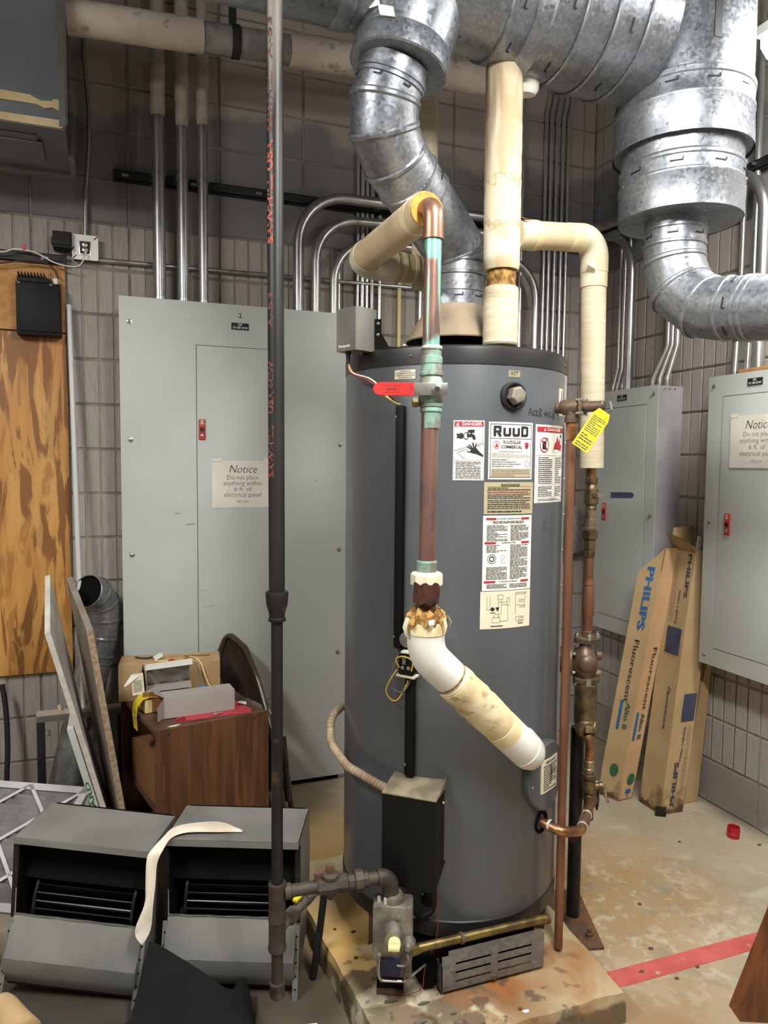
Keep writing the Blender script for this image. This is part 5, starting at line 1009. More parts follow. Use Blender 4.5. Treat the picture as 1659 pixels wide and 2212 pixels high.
# insulated run going back from the copper elbow and round behind the flue
ir = thing('insulated_return', (.85, 2.1, 2.17), 'cream insulated pipe running back from the copper elbow behind the flue', 'insulated pipe')
j0, j1, j2 = V((cx_, cy_+.045, 2.215)), V((.756, 2.315, 2.225)), V((1.30, 2.325, 2.225)); JR = .0465
mk('pipe_jacket', MB().cyl(j0, (.756, 2.22, 2.2235), JR, n=36), 'insulsm', ir)
mk('cut_fibre_end', MB().lathe(j0-V((0, .002, 0)), (0, -1, 0), [(JR-.001, 0), (JR-.002, .003), (.026, .001)], 36), 'fibrecut', ir, 'orange brown cut fibreglass end')
mk('elbow_cover', MB().tube(rpath([(.756, 2.215, 2.2235), j1, (.876, 2.317, 2.225)], .085, 10), JR+.0035, 36), 'pvccream', ir, 'smooth cream elbow cover')
mk('back_jacket', MB().cyl((.862, 2.317, 2.225), j2, JR, n=36), 'insulsm', ir)
for q in (.875, .905, .945): mk('tape_band', MB().lathe((q, 2.317, 2.225), (1, 0, 0), [(JR, 0), (JR+.003, .001), (JR+.003, .012), (JR, .013)], 36, caps=False), 'tape', ir)
mk('tape_band', MB().lathe((.753, 1.79, 2.217), (0, 1, 0), [(JR, 0), (JR+.0012, .001), (JR+.0012, .03), (JR, .031)], 36, caps=False), 'tape', ir)
mk('insulated_riser', MB().cyl((1.018, 2.38, 2.18), (1.018, 2.38, 3.8), .043, n=30), 'insul', None, 'cream insulated pipe rising behind the slanted flue', 'insulated pipe')
# main stained insulated riser on the tank, with branch to the right-hand drop
sr = thing('insulated_riser', (1.08, 1.945, 1.90), 'water stained insulated pipe rising from the tank top', 'insulated pipe')
MX, MY, MR = 1.08, 1.945, .0535
mk('nipple', MB().cyl((MX, MY, 1.897), (MX, MY, 2.17), .024, n=18), 'rust', sr)
k = 30; mk('lower_jacket', MB().tube([(MX, MY, 1.925+(.168)*i/(k-1)) for i in range(k)], [MR-.002+random.uniform(-.0006, .0006)-(.003 if i in (0, k-1) else 0) for i in range(k)], 40), 'insul', sr, 'ribbed cream insulation jacket')
mk('jacket_lip', MB().lathe((MX, MY, 2.085), (0, 0, 1), [(MR-.004, 0), (MR-.010, .012), (MR-.016, .016), (.026, .012)], 30), 'fibre', sr)
mk('bare_gap', MB().lathe((MX, MY, 2.09), (0, 0, 1), [(MR-.010, 0), (MR-.012, .02), (MR-.009, .035), (MR-.013, .05)], 30), 'fibre', sr, 'bare crusted gap in the insulation')
k = 40; mk('upper_jacket', MB().tube([(MX-.0025*i/(k-1), MY, 2.142+(2.84-2.142)*i/(k-1)) for i in range(k)], [MR+random.uniform(-.0008, .0008)-(.003 if i == 0 else 0) for i in range(k)], 40), 'insulstain', sr, 'brown stained insulation jacket')
rd = thing('insulated_drop', (1.45, 2.0, 1.56), 'cream insulated pipe branching right and dropping beside the tank', 'insulated pipe')
RX, RY = 1.452, 2.0; b0, b1 = V((MX+.045, MY, 2.252)), V((1.444, RY, 2.292)); BR = .0415
mk('branch_cover', MB().cyl(b0, b0.lerp(b1, .20), BR+.001, n=32), 'pvccream', rd)
mk('tape_band', MB().lathe(b0.lerp(b1, .17), b1-b0, [(BR, 0), (BR+.003, .001), (BR+.003, .02), (BR, .021)], 32, caps=False), 'tape', rd)
mk('branch_jacket', MB().cyl(b0.lerp(b1, .19), b0.lerp(b1, .80), BR, n=32), 'insulsm', rd)
mk('tape_band', MB().lathe(b0.lerp(b1, .62), b1-b0, [(BR, 0), (BR+.0012, .001), (BR+.0012, .05), (BR, .051)], 32, caps=False), 'tape', rd)
mk('elbow_cover', MB().tube(rpath([b0.lerp(b1, .76), b1, b1-V((0, 0, .11))], .055, 10), BR+.002, 32), 'pvccream', rd, 'smooth cream elbow cover')
mk('elbow_tail', MB().cyl(b1-V((0, 0, .10)), b1-V((0, 0, .155)), BR+.0008, n=32), 'pvccream', rd)
mk('drop_jacket', MB().tube([(1.444, RY, 2.14), (1.448, RY, 1.9), (1.455, RY, 1.565)], [.0395, .039, .0385], 32), 'insul', rd, 'ribbed cream insulation jacket')
mk('loose_flap', MB().sheet([[b1+V((-.040, -.036, -.075)), b1+V((-.018, -.045, -.060))], [b1+V((-.062, -.046, -.096)), b1+V((-.030, -.050, -.112))]], (0, -.001, 0)), 'tape', rd)
mk('flap_tear', MB().sheet([[b0+V((.0, -.02, .045)), b0+V((.02, -.02, .043))], [b0+V((.002, -.04, .036)), b0+V((.024, -.042, .033))]], (0, 0, .002)), 'fibre', rd)
# ------------------------------------------------------------------ recirculation line beside the tank
rl = thing('recirculation_line', (1.455, 2.0, .46), 'brass and copper recirculation line with pump beside the tank', 'pipe assembly')
def lz(name, prof, m, n=20, x=1.457, y=2.0, parent=None, label=None, ph=0):   # prof as (radius, absolute z), top first
    return mk(name, MB().lathe((x, y, 0), (0, 0, 1), list(reversed(prof)), n, ph=ph), m, parent or rl, label)
lz('copper_stub', [(.0143, 1.60), (.0143, 1.52)], 'cufit')
vb = lz('ball_valve', [(.0155, 1.535), (.020, 1.534), (.020, 1.515), (.017, 1.512), (.019, 1.50), (.0235, 1.495), (.0235, 1.45), (.018, 1.445), (.0165, 1.44), (.018, 1.438), (.018, 1.425), (.0143, 1.424)], 'brass', 8)
H0 = V((1.457, 2.0, 1.478))+tf*.026+tr_*.004
mk('valve_stem', MB().cyl(H0-tf*.02, H0+tf*.004, .008, n=12), 'brass', vb)
mk('lever_blade', MB().obox(H0+tr_*.028, tr_*.034, tf*.0015, cz*.007), 'steel', vb)
mk('blue_grip', MB().prism([(.052, -.0095), (.116, -.0095), (.124, -.005), (.124, .005), (.116, .0095), (.052, .0095)], H0-tf*.004, tr_, cz, tf*.008), 'navy', vb, 'dark blue lever grip', ang=25)
lz('adapter', [(.0143, 1.43), (.0175, 1.427), (.0175, 1.405), (.0143, 1.40), (.0165, 1.398), (.0165, 1.372), (.019, 1.370), (.019, 1.362), (.0155, 1.36)], 'bronzehi')
lz('union_nut', [(.018, 1.362), (.0255, 1.36), (.0265, 1.350), (.0255, 1.334), (.018, 1.332), (.020, 1.33), (.020, 1.30), (.0165, 1.297), (.0185, 1.295), (.0185, 1.275), (.0143, 1.273)], 'brass', 6, ph=.3)
lz('copper_spool', [(.0143, 1.28), (.0143, 1.18)], 'cubrown')
lz('solder_sleeve', [(.0143, 1.205), (.0165, 1.204), (.0165, 1.188), (.0175, 1.186), (.0175, 1.18), (.0165, 1.178), (.020, 1.16), (.020, 1.085), (.0165, 1.075), (.0165, 1.055), (.0143, 1.05), (.0143, 1.03), (.017, 1.028), (.017, 1.008)], 'cubrown')
pm = thing('circulator_pump', (1.45, 2.0, .80), 'brown bronze circulator pump with bolted flanges', 'pump')
def flange(z, h):
    pl = []
    for k in range(24):
        a = 2*math.pi*k/24; r_ = .026+.018*abs(math.cos(a))**1.6; pl.append((r_*math.cos(a), .030*math.sin(a)))
    return MB().prism(pl, (1.457, 2.0, z), tr_, unit((.347, .937, 0)), (0, 0, h))
for z, h in ((1.002, .008), (.990, .011), (.868, .010), (.856, .011)): mk('flange', flange(z, h), 'bronzehi' if h < .0105 else 'bronze', pm)
for s_x in (-1, 1):
    for z, d in ((1.010, 1), (.856, -1)):
        p_ = V((1.457, 2.0, z))+tr_*(.033*s_x); mk('flange_bolt', MB().lathe(p_-cz*.02, cz, [(.005, 0), (.005, .02), (.009, .02), (.009, .028), (.005, .029), (.005, .036)] if d > 0 else [(.005, .02), (.009, .02), (.009, .011), (.005, .010), (.005, .002)], 6), 'steel', pm)
p_ = V((1.457, 2.0, 1.010))+tf*.024; mk('flange_bolt', MB().lathe(p_-cz*.01, cz, [(.006, 0), (.010, .01), (.010, .018), (.006, .020), (.005, .027)], 6), 'steel', pm)
p_ = V((1.457, 2.0, .862))+tf*.026; mk('flange_bolt', MB().obox(p_, tr_*.008, tf*.008, cz*.011, .002), 'steel', pm)
mk('volute', MB().lathe((1.450, 2.0, 0), (0, 0, 1), [(.018, .866), (.024, .872), (.034, .885), (.041, .905), (.042, .93), (.036, .952), (.026, .968), (.019, .978), (.019, .992)], 26), 'bronze', pm)
mk('volute_bulge', MB().lathe(V((1.450, 2.0, .925))+tf*.018, tf, [(.034, 0), (.032, .014), (.024, .024), (.010, .029)], 22), 'bronze', pm)
mb_ = V((1.445, 2.0, .925)); md_ = -tr_+V((.2, .5, 0)); md_.normalize()
mk('motor_flange', MB().lathe(mb_+md_*.028, md_, [(.050, 0), (.050, .014), (.044, .016)], 24), 'bronzehi', pm)
mk('motor_can', MB().lathe(mb_+md_*.042, md_, [(.044, 0), (.044, .06), (.036, .075)], 24), 'bronze', pm)
for k in range(4):
    a = math.pi/4+k*math.pi/2; x_, y_ = frame(md_); mk('motor_bolt', MB().lathe(mb_+md_*.026+x_*.044*math.cos(a)+y_*.044*math.sin(a), -md_, [(.006, 0), (.006, .008)], 6), 'steel', pm)
mk('side_lug', MB().lathe(V((1.457, 2.0, .945))+tr_*.030, tr_, [(.016, 0), (.014, .016), (.006, .018)], 14), 'bronze', pm)
mk('side_lug', MB().lathe(V((1.457, 2.0, .888))+tr_*.030, tr_, [(.010, 0), (.009, .016), (.004, .018)], 8), 'bronzehi', pm)
lz('brass_strainer', [(.022, .858), (.035, .852), (.0365, .845), (.0365, .725), (.034, .715), (.030, .70), (.024, .69)], 'brass', 30, label='wide brass strainer cylinder')
S0 = V((1.457, 2.0, .708))+tf*.012
mk('strainer_cap', MB().lathe(S0, tf+V((0, 0, -.25)), [(.036, 0), (.036, .012), (.030, .02), (.026, .022)], 24), 'brass', rl)
mk('square_plug', MB().obox(S0+tf*.030+V((0, 0, .004)), tr_*.011, tf*.010, (0, 0, .010), .002), 'bronzehi', rl)
mk('strainer_lug', MB().lathe(S0+tr_*.018, tr_+tf*.5, [(.028, 0), (.026, .016), (.014, .022)], 16), 'brass', rl)
ce = [S0+tf*.022+V((0, 0, -.020)), S0+tf*.035+V((.006, 0, -.04)), V((1.462, 1.978, .618)), V((1.462, 1.978, .545))]
mk('copper_elbow', MB().tube(rpath(ce, .03, 6), .0148, 20), 'cufit', rl, ang=60)
lz('sweat_fitting', [(.0143, .60), (.0165, .598), (.0165, .578), (.0145, .574), (.0165, .572), (.0165, .560), (.0145, .556), (.020, .554), (.020, .546), (.0165, .544)], 'bronzehi', 18, 1.462, 1.978)
dv_ = lz('drain_valve', [(.0165, .556), (.0235, .553), (.0235, .541), (.019, .538), (.021, .528), (.021, .492), (.0165, .486), (.0185, .484), (.0185, .465), (.015, .462), (.0165, .46), (.0165, .40)], 'brass', 20, 1.462, 1.975)
hv = V((1.462, 1.975, .512))
mk('valve_neck', MB().lathe(hv+tr_*.016, tr_, [(.011, 0), (.011, .016), (.014, .017), (.014, .028), (.005, .03)], 12), 'brass', dv_)
mk('bent_lever', MB().tube(rpath([hv+tr_*.046+cz*.006, hv+tr_*.054-cz*.004, hv+tr_*.056-cz*.035, hv+tr_*.066-cz*.055], .012), .0045, 8), 'steel', dv_)
# copper from the tank drain, hose bib
td = thing('drain_piping', (1.32, 1.86, .42), 'copper pipe bending from the tank drain to a hose bib', 'pipe')
w0 = tp(-62.5, .497, TR+.002); w1 = w0+tn(-62.5)*.07; w2 = V((1.305, 1.795, .474)); w3 = V((1.462, 1.965, .455)); w4 = V((1.535, 2.05, .450))
mk('drain_tube', MB().tube(rpath([w0, w1+V((0, 0, -.008)), w2, w3], [.03, .05], 8), .0148, 20), 'cufit', td, ang=60)
for p_, d in ((w0.lerp(w1, .35), w1-w0), (w2.lerp(w3, .12), w3-w2), (w2.lerp(w3, .55), w3-w2)): mk('solder_joint', MB().lathe(p_, d, [(.0148, 0), (.0168, .001), (.0168, .006), (.0148, .008)], 18, caps=False), 'solder', td)
mk('coupling', MB().lathe(w2.lerp(w3, .20), w3-w2, [(.0148, 0), (.0172, .001), (.0172, .05), (.0148, .052)], 20, caps=False), 'copper', td)
hb = mk('hose_bib', MB().lathe(w3, w4-w3, [(.017, 0), (.017, .03), (.021, .032), (.021, .06), (.018, .064), (.022, .08), (.022, .10), (.015, .104)], 10), 'bronze', td)
mk('bib_spout', MB().tube(rpath([w3.lerp(w4, .9), w4, w4+V((.01, .0, -.05))], .02), .014, 14), 'bronze', td)
mk('bib_wheel', MB().lathe(w4+V((-.01, -.005, .035)), (.3, .3, 1), [(.006, -.03), (.006, 0), (.026, .001), (.027, .005), (.025, .009), (.006, .010)], 16), 'steel', td)
mk('bib_strap', MB().tube([w3.lerp(w4, .55)+V((.012, -.012, .05)), w3.lerp(w4, .55)+V((.014, -.016, 0)), w3.lerp(w4, .55)+V((.012, -.012, -.04))], .004, 6), 'wirek', td)
# relief valve with drain pipe and yellow tag
thv = -55.9; vn = tn(thv); vt = tt(thv); rz = 1.742
rv = thing('relief_valve', tp(thv, rz-.03, TR+.05), 'brown bronze relief valve on the tank side with lever', 'relief valve')
mk('inlet_hex', MB().lathe(tp(thv, rz, TR-.002), vn, [(.014, 0), (.017, .004), (.017, .014), (.020, .018), (.023, .024), (.024, .060), (.021, .070)], 16), 'bronze', rv)
mk('outlet_neck', MB().lathe(tp(thv, rz, TR+.047), -cz, [(.020, 0), (.019, .025), (.022, .028), (.022, .045), (.0145, .046)], 20), 'bronze', rv)
mk('bonnet_flange', MB().obox(tp(thv, rz, TR+.077), vn*.006, vt*.022, cz*.022, .003), 'bronze', rv)
for a in (-1, 1):
    for b in (-1, 1): mk('flange_screw', MB().lathe(tp(thv, rz+b*.019, TR+.082)+vt*a*.019, vn, [(.004, -.016), (.004, 0), (.006, .0), (.006, .004)], 8), 'steel', rv)
mk('spring_bonnet', MB().lathe(tp(thv, rz, TR+.083), vn, [(.015, 0), (.016, .004), (.0155, .055), (.011, .060), (.006, .062)], 20), 'bronze', rv)
mk('test_lever', MB().sheet([[tp(thv, rz+.014, TR+.135)+vt*-.006, tp(thv, rz+.014, TR+.135)+vt*.006], [tp(thv, rz+.012, TR+.160)+vt*-.006, tp(thv, rz+.012, TR+.160)+vt*.006], [tp(thv, rz-.012, TR+.164)+vt*-.006, tp(thv, rz-.012, TR+.164)+vt*.006], [tp(thv, rz-.040, TR+.135)+vt*-.006-vn*.01, tp(thv, rz-.040, TR+.135)+vt*.006-vn*.01]], -vn*.0015), 'steel', rv)
tg0 = tp(thv, rz-.016, TR+.140)+tf*.010; tu = unit(tr_*.55+cz*.84); tv = unit(tr_*.84-cz*.55)
tgm = mk('warning_tag', MB().prism([(-.018, .0), (.018, .0), (.026, -.02), (.026, -.125), (-.026, -.125), (-.026, -.02)], tg0, tv, tu, tf*.0008), 'yellow', None, 'yellow printed tag hanging from the relief valve', 'tag')
prnt('tag_print', pic(bars(-.021, .021, -.075, -.022, 9, R1, .42), bars(-.021, .021, -.104, -.08, 3, R1, .5), bars(-.021, .021, -.122, -.108, 2, R1, .5)), plane(tg0+tf*.0008, tv, tu, .0005), 'inkgrey', tgm)
dx, dy = tp(thv, 0, TR+.047).x, tp(thv, 0, TR+.047).y
dpz = thing('relief_drain', (dx, dy, PZ), 'long brown copper drain pipe dropping from the relief valve to the pad', 'pipe')
mk('drain_tube', MB().cyl((dx, dy, PZ+.012), (dx, dy, rz-.085), .0127, n=22), 'cubrown', dpz)
mk('male_adapter', MB().lathe((dx, dy, rz-.045), dp, [(.0135, 0), (.0175, .002), (.0175, .012), (.016, .014), (.015, .05), (.0127, .051)], 20), 'cufit', dpz)
# support post and base plate
sp_ = thing('support_post', (1.465, 2.05, 0), 'black steel support post on a bolted base plate beside the tank', 'post')
mk('post_tube', MB().cyl((1.462, 2.045, .006), (1.462, 2.045, .688), .0225, n=24), 'blackpipe', sp_)
mk('base_plate', MB().prism([(1.402, 1.905), (1.474, 1.887), (1.585, 2.19), (1.42, 2.25)], (0, 0, 0), (1, 0, 0), (0, 1, 0), (0, 0, .009)), 'rust', sp_)
mk('post_weld', MB().lathe((1.462, 2.045, .009), cz, [(.032, 0), (.026, .012), (.0225, .018)], 20), 'rust', sp_)
for x, y in ((1.545, 2.13), (1.458, 1.945)): mk('anchor_bolt', MB().lathe((x, y, .009), cz, [(.018, 0), (.018, .003), (.013, .004), (.013, .016), (.007, .017), (.007, .030)], 6), 'rust', sp_)
# galvanised switch box and conduit fittings seen between tank and corner
mk('tilted_box', MB().obox((2.46, 3.565, 1.20), (.05, 0, .012), (0, .043, 0), (-.030, .0, .125), .003), 'galvdark', None, 'grey metal box mounted askew on the back wall behind the recirculation line', 'box')
# ------------------------------------------------------------------ air handler and chilled pipe at top left
ah = thing('air_handler', (-.6, 3.2, 2.766), 'grey hanging air handler with torn foil facing at top left', 'air handler')
mk('casing', MB().box(-1.15, -.150, 2.985, 3.46, 2.772, 3.75), 'ahu', ah)
mk('side_flange', MB().box(-.168, -.146, 2.975, 3.0, 2.78, 3.75), 'steelgrey', ah); mk('side_flange', MB().box(-.150, -.140, 2.985, 3.0, 2.80, 3.75), 'conduitb', ah)
fp = [(-1.15, .0), (-.165, -.022), (-.165, -.060), (-.19, -.052), (-.215, -.058), (-.235, -.050), (-.26, -.048), (-.5, -.052), (-1.15, -.055)]
mk('torn_facing', MB().prism(fp, (0, 2.984, 2.895), (1, 0, 0), (0, 0, 1), (0, -.006, 0)), 'ahuflap', ah, 'torn cream foil facing')
mk('facing_tear', MB().prism([(-.275, -.013), (-.185, -.022), (-.19, -.030), (-.225, -.034), (-.24, -.030)], (0, 2.978, 2.895), (1, 0, 0), (0, 0, 1), (0, -.001, 0)), 'ahu', ah)
mk('lower_facing', MB().prism([(-1.15, .0), (-.155, .006), (-.150, -.014), (-.16, -.022), (-1.15, -.022)], (0, 2.986, 2.797), (1, 0, 0), (0, 0, 1), (0, -.008, 0)), 'ahuflap', ah)
mk('seam_gap', MB().box(-1.15, -.19, 2.981, 2.984, 2.800, 2.804), 'ink', ah)
mk('bottom_panel', MB().box(-1.1, -.25, 3.06, 3.32, 2.764, 2.772, .002), 'ahu', ah)
mk('bottom_panel_step', MB().box(-1.1, -.235, 3.10, 3.30, 2.757, 2.764, .002), 'ahu', ah)
mk('bottom_rail', MB().box(-1.15, -.135, 3.40, 3.46, 2.755, 2.775, .002), 'steelgrey', ah)
mk('side_rail', MB().box(-.150, -.128, 3.20, 3.46, 2.755, 2.93, .002), 'steelgrey', ah)
mk('drain_knob', MB().box(-.37, -.345, 3.38, 3.41, 2.745, 2.757, .002), 'ahu', ah)
for q in (-.9, -.3): mk('hanger_rod', MB().cyl((q, 3.2, 3.75), (q, 3.2, CZ), .006, n=8), 'steel', ah)
cpz = thing('insulated_header', (.6, 3.1, 3.19), 'dusty insulated horizontal pipe under the ceiling at top left', 'insulated pipe')
h0, h1 = V((-.142, 3.1, 3.235)), V((1.62, 3.1, 3.325)); hd = (h1-h0).normalized()
M['insuldust'] = mat('insulation_dusty', (202, 190, 175), (180, 167, 153), sc=6, rough=.92, bump=.0012, bsc=30, detail=8)
layer(M['insuldust'], (120, 106, 92), 16, .60, .68, off=5, detail=9, amt=.6)
M['foilgrey'] = mat('insulation_dusty_grey', (140, 136, 132), (112, 109, 108), sc=12, rough=.8, detail=8)
mk('left_jacket', MB().cyl(h0, h0+hd*.50, .062, n=32), 'insuldust', cpz); mk('grey_wrap', MB().cyl(h0+hd*.49, h0+hd*.86, .057, n=32), 'foilgrey', cpz)
mk('right_jacket', MB().cyl(h0+hd*.85, h1, .064, n=32), 'insuldust', cpz)
mk('hanger_band', MB().lathe(h0+hd*.61, hd, [(.057, 0), (.062, .001), (.062, .034), (.057, .035)], 32, caps=False), 'strut', cpz)
mk('hanger_rod', MB().box(.46, .49, 3.095, 3.105, 3.32, CZ), 'strut', cpz)
# ------------------------------------------------------------------ things leaning at the left
M['tubewhite'] = mat('white_tube', (206, 208, 206), rough=.35)
mk('leaning_tube', MB().cyl((-.176, 3.572, 2.26), (-.128, 3.345, .0), .0115, n=16), 'tubewhite', None, 'white tube leaning beside the plywood sheet', 'tube')
de = thing('stove_pipe', (-.24, 3.46, 0), 'round galvanized pipe with elbow leaning in the left corner', 'duct')
de_p = [V((-.250, 3.49, .005)), V((-.070, 3.50, .78)), V((-.055, 3.50, .865)), V((-.060, 3.48, .94)), V((-.085, 3.44, .99)), V((-.110, 3.405, 1.005))]
gored('elbow_pipe', de_p, [.075, .072, .072, .072, .071, .070], de, 'galvdark', joints=[1, 2, 3, 4], n=32, bh=.003)
dd_ = (de_p[5]-de_p[4]).normalized()
mk('pipe_mouth', MB().lathe(de_p[5]-dd_*.002, dd_, [(.070, 0), (.071, .012), (.068, .012), (.066, .003), (.0, .003)], 32, caps=False), 'inner', de)
mk('mouth_rim', MB().lathe(de_p[5], dd_, [(.0705, 0), (.073, .003), (.073, .010), (.0695, .014), (.067, .010)], 32, caps=False), 'galvdark', de)
q_ = (de_p[1]-de_p[0]).normalized()
for s2 in (.86, .90): band(de, de_p[0].lerp(de_p[1], s2), q_, .0725, .01, .003, 'galvdark')
sd_ = thing('metal_stand', (-.17, 3.32, 0), 'low dark metal frame with a wooden top bar near the wall', 'stand')
mk('top_bar', MB().box(-.325, .02, 3.352, 3.397, .487, .500, .002), 'boardedge', sd_)
mk('rail', MB().box(-.325, .02, 3.352, 3.358, .462, .487), 'steelgrey', sd_); mk('rail', MB().box(-.325, .02, 3.391, 3.397, .462, .487), 'steelgrey', sd_)
for x in (-.325, -.002): mk('post', MB().box(x, x+.030, 3.352, 3.397, 0, .462, .002), 'strut', sd_)
mk('latch_hook', MB().box(-.288, -.272, 3.352, 3.362, .40, .425, .001), 'steel', sd_)
mk('twist_scrap', MB().obox((-.235, 3.372, .512), (.006, 0, .004), (0, .004, 0), (-.003, 0, .013), .002), 'tape', sd_)
wire([(-.47, 3.5, .60), (-.455, 3.48, .48), (-.45, 3.46, .33), (-.455, 3.45, .2), (-.46, 3.44, .01)], .011, 'rubber', 'black hose hanging at the left edge by the wall', 'hose')
def board(name, nt, nb, ft, fb, th, label, m, me_):
    nt, nb, ft, fb = V(nt), V(nb), V(ft), V(fb); n_ = (nb-nt).cross(ft-nt).normalized(); n_ = n_ if n_.x > 0 else -n_
    t = thing(name, ((nb+fb)/2), label, 'board')
    mk('board_sheet', MB().hexa([nb, nb-n_*th, fb-n_*th, fb, nt, nt-n_*th, ft-n_*th, ft]), m, t)
    d = V((0, -1, 0)); mk('near_edge', MB().hexa([nb+d*.001, nb-n_*th+d*.001, nb-n_*th+d*.003, nb+d*.003, nt+d*.001, nt-n_*th+d*.001, nt-n_*th+d*.003, nt+d*.003]), me_, t)
    return t
board('insulation_board', (-.232, 2.95, .937), (.012, 2.95, .004), (-.255, 3.30, 1.10), (-.045, 3.30, .004), .020, 'pale insulation board leaning left of the particle board', 'boardwhite', 'boardedge')
board('particle_board', (-.085, 3.0, .925), (.050, 3.0, .004), (-.172, 3.33, 1.085), (-.012, 3.33, .004), .024, 'brown particle board leaning beside the walnut cabinet', 'particleface', 'particle')
# furnace filters
fa = thing('air_filter', (-.4, 2.95, .0), 'white lattice faced air filter lying tilted at the left', 'filter')
c0 = V((-.112, 3.085, .262)); el = unit((-.88, .475, 0)); ed = unit((-.41, -.76, -.50)); en = el.cross(ed).normalized(); en = en if en.z > 0 else -en
FA = lambda a, b, h=0: c0+el*a+ed*b+en*h
def fstrip(a0, b0, a1, b1, w_, nm='lattice_strip'):
    p0, p1 = FA(a0, b0), FA(a1, b1); d = (p1-p0).normalized(); s2 = d.cross(en)*w_/2
    mk(nm, MB().hexa([p0-s2, p0+s2, p1+s2, p1-s2, p0-s2+en*.0015, p0+s2+en*.0015, p1+s2+en*.0015, p1-s2+en*.0015]), 'filtframe', fa)
fs_ = .50
for a0, b0, a1, b1 in ((0, .012, fs_, .012), (0, fs_-.012, fs_, fs_-.012), (.012, 0, .012, fs_), (fs_-.012, 0, fs_-.012, fs_)): fstrip(a0, b0, a1, b1, .030, 'frame_rail')
for k in range(4):
    for q in range(4):
        a0, b0 = .005+q*.123, .005+k*.123
        if (k+q) % 2 == 0: fstrip(a0, b0, a0+.123, b0+.123, .013)
        else: fstrip(a0+.123, b0, a0, b0+.123, .013)
rows = []
for i in range(41):
    h = -.004 if i % 2 else -.020; rows.append([FA(.015, .012+i*(fs_-.024)/40, h), FA(fs_-.015, .012+i*(fs_-.024)/40, h)])
mk('pleated_media', MB().sheet(rows), 'filtmedia', fa, 'grey pleated media', ang=20)
for a0, a1, b0, b1 in ((0, fs_, 0, .003), (0, fs_, fs_-.003, fs_), (0, .003, 0, fs_), (fs_-.003, fs_, 0, fs_)):
    mk('frame_side', MB().hexa([FA(a0, b0, -.024), FA(a1, b0, -.024), FA(a1, b1, -.024), FA(a0, b1, -.024), FA(a0, b0, 0), FA(a1, b0, 0), FA(a1, b1, 0), FA(a0, b1, 0)]), 'filtframe', fa)
fb_ = thing('air_filter', (-.03, 3.1, 0), 'upright air filter with green printed edge between the boards and stand', 'filter')
t0, t1 = V((-.159, 2.94, .566)), V((-.013, 2.94, .006)); ax = (t1-t0).normalized(); wx = unit(ax.cross(V((0, 1, 0)))); wx = wx if wx.x < 0 else -wx
mk('filter_body', MB().hexa([t1, t1+wx*.023, t1+wx*.023+V((0, .36, 0)), t1+V((0, .36, 0)), t0, t0+wx*.023, t0+wx*.023+V((0, .36, 0)), t0+V((0, .36, 0))]), 'filtframe', fb_)
mk('printed_edge', MB().hexa([t1-V((0, .001, 0)), t1+wx*.023-V((0, .001, 0)), t1+wx*.023-V((0, .002, 0)), t1-V((0, .002, 0)), t0-V((0, .001, 0)), t0+wx*.023-V((0, .001, 0)), t0+wx*.023-V((0, .002, 0)), t0-V((0, .002, 0))]), 'filtside', fb_)
prnt('edge_lettering', fit('AIRGUARD', .27, .022, bold=.03), plane(t0.lerp(t1, .61)+wx*.0125-V((0, .002, 0)), -ax, -wx if (-ax).cross(-wx).y < 0 else wx, .0006), 'inkgreen', fb_)
# ------------------------------------------------------------------ walnut cabinet with boxes
cbn = thing('walnut_cabinet', (.28, 3.05, 0), 'small open walnut laminate cabinet piled with boxes', 'cabinet')
A_, B2, C2 = V((.132, 2.746, 0)), V((.564, 2.837, 0)), V((.012, 3.255, 0)); ua = (B2-A_).normalized(); ub = (C2-A_).normalized(); wa, wb = (B2-A_).length, (C2-A_).length
CB = lambda a, b, z: A_+ua*a+ub*b+V((0, 0, z))
def cbox(name, a0, a1, b0, b1, z0, z1, m, label=None, parent=None):
    return mk(name, MB().hexa([CB(a0, b0, z0), CB(a1, b0, z0), CB(a1, b1, z0), CB(a0, b1, z0), CB(a0, b0, z1), CB(a1, b0, z1), CB(a1, b1, z1), CB(a0, b1, z1)]), m, parent or cbn, label)
cbox('side_panel', 0, wa, 0, .016, 0, .586, 'wood'); cbox('side_panel', 0, wa, wb-.016, wb, 0, .586, 'wood')
cbox('back_panel', wa-.012, wa, .016, wb-.016, 0, .57, 'wood'); cbox('top_panel', .0, wa-.006, .016, wb-.016, .560, .577, 'wooddark')
cbox('shelf', .01, wa-.012, .016, wb-.016, .245, .262, 'wooddark'); cbox('shelf', .01, wa-.012, .016, wb-.016, .03, .047, 'wooddark')
for a0 in (.045, wa-.06): mk('panel_screw', MB().lathe(CB(a0, 0, .565), -ub, [(.004, 0), (.004, .001)], 10), 'ink', cbn)
bxs = mk('shelf_carton', MB().hexa([CB(.02, .10, .263), CB(.25, .09, .263), CB(.25, .42, .263), CB(.02, .43, .263), CB(.02, .10, .42), CB(.25, .09, .42), CB(.25, .42, .42), CB(.02, .43, .42)]), 'carddark', None, 'brown carton inside the walnut cabinet on the shelf', 'box')
mk('shelf_folder', MB().hexa([CB(.012, .08, .048), CB(.2, .08, .048), CB(.2, .46, .048), CB(.012, .46, .048), CB(.012, .08, .062), CB(.2, .08, .062), CB(.2, .46, .062), CB(.012, .46, .062)]), 'cardold', None, 'flat carton lying at the bottom of the walnut cabinet', 'box')
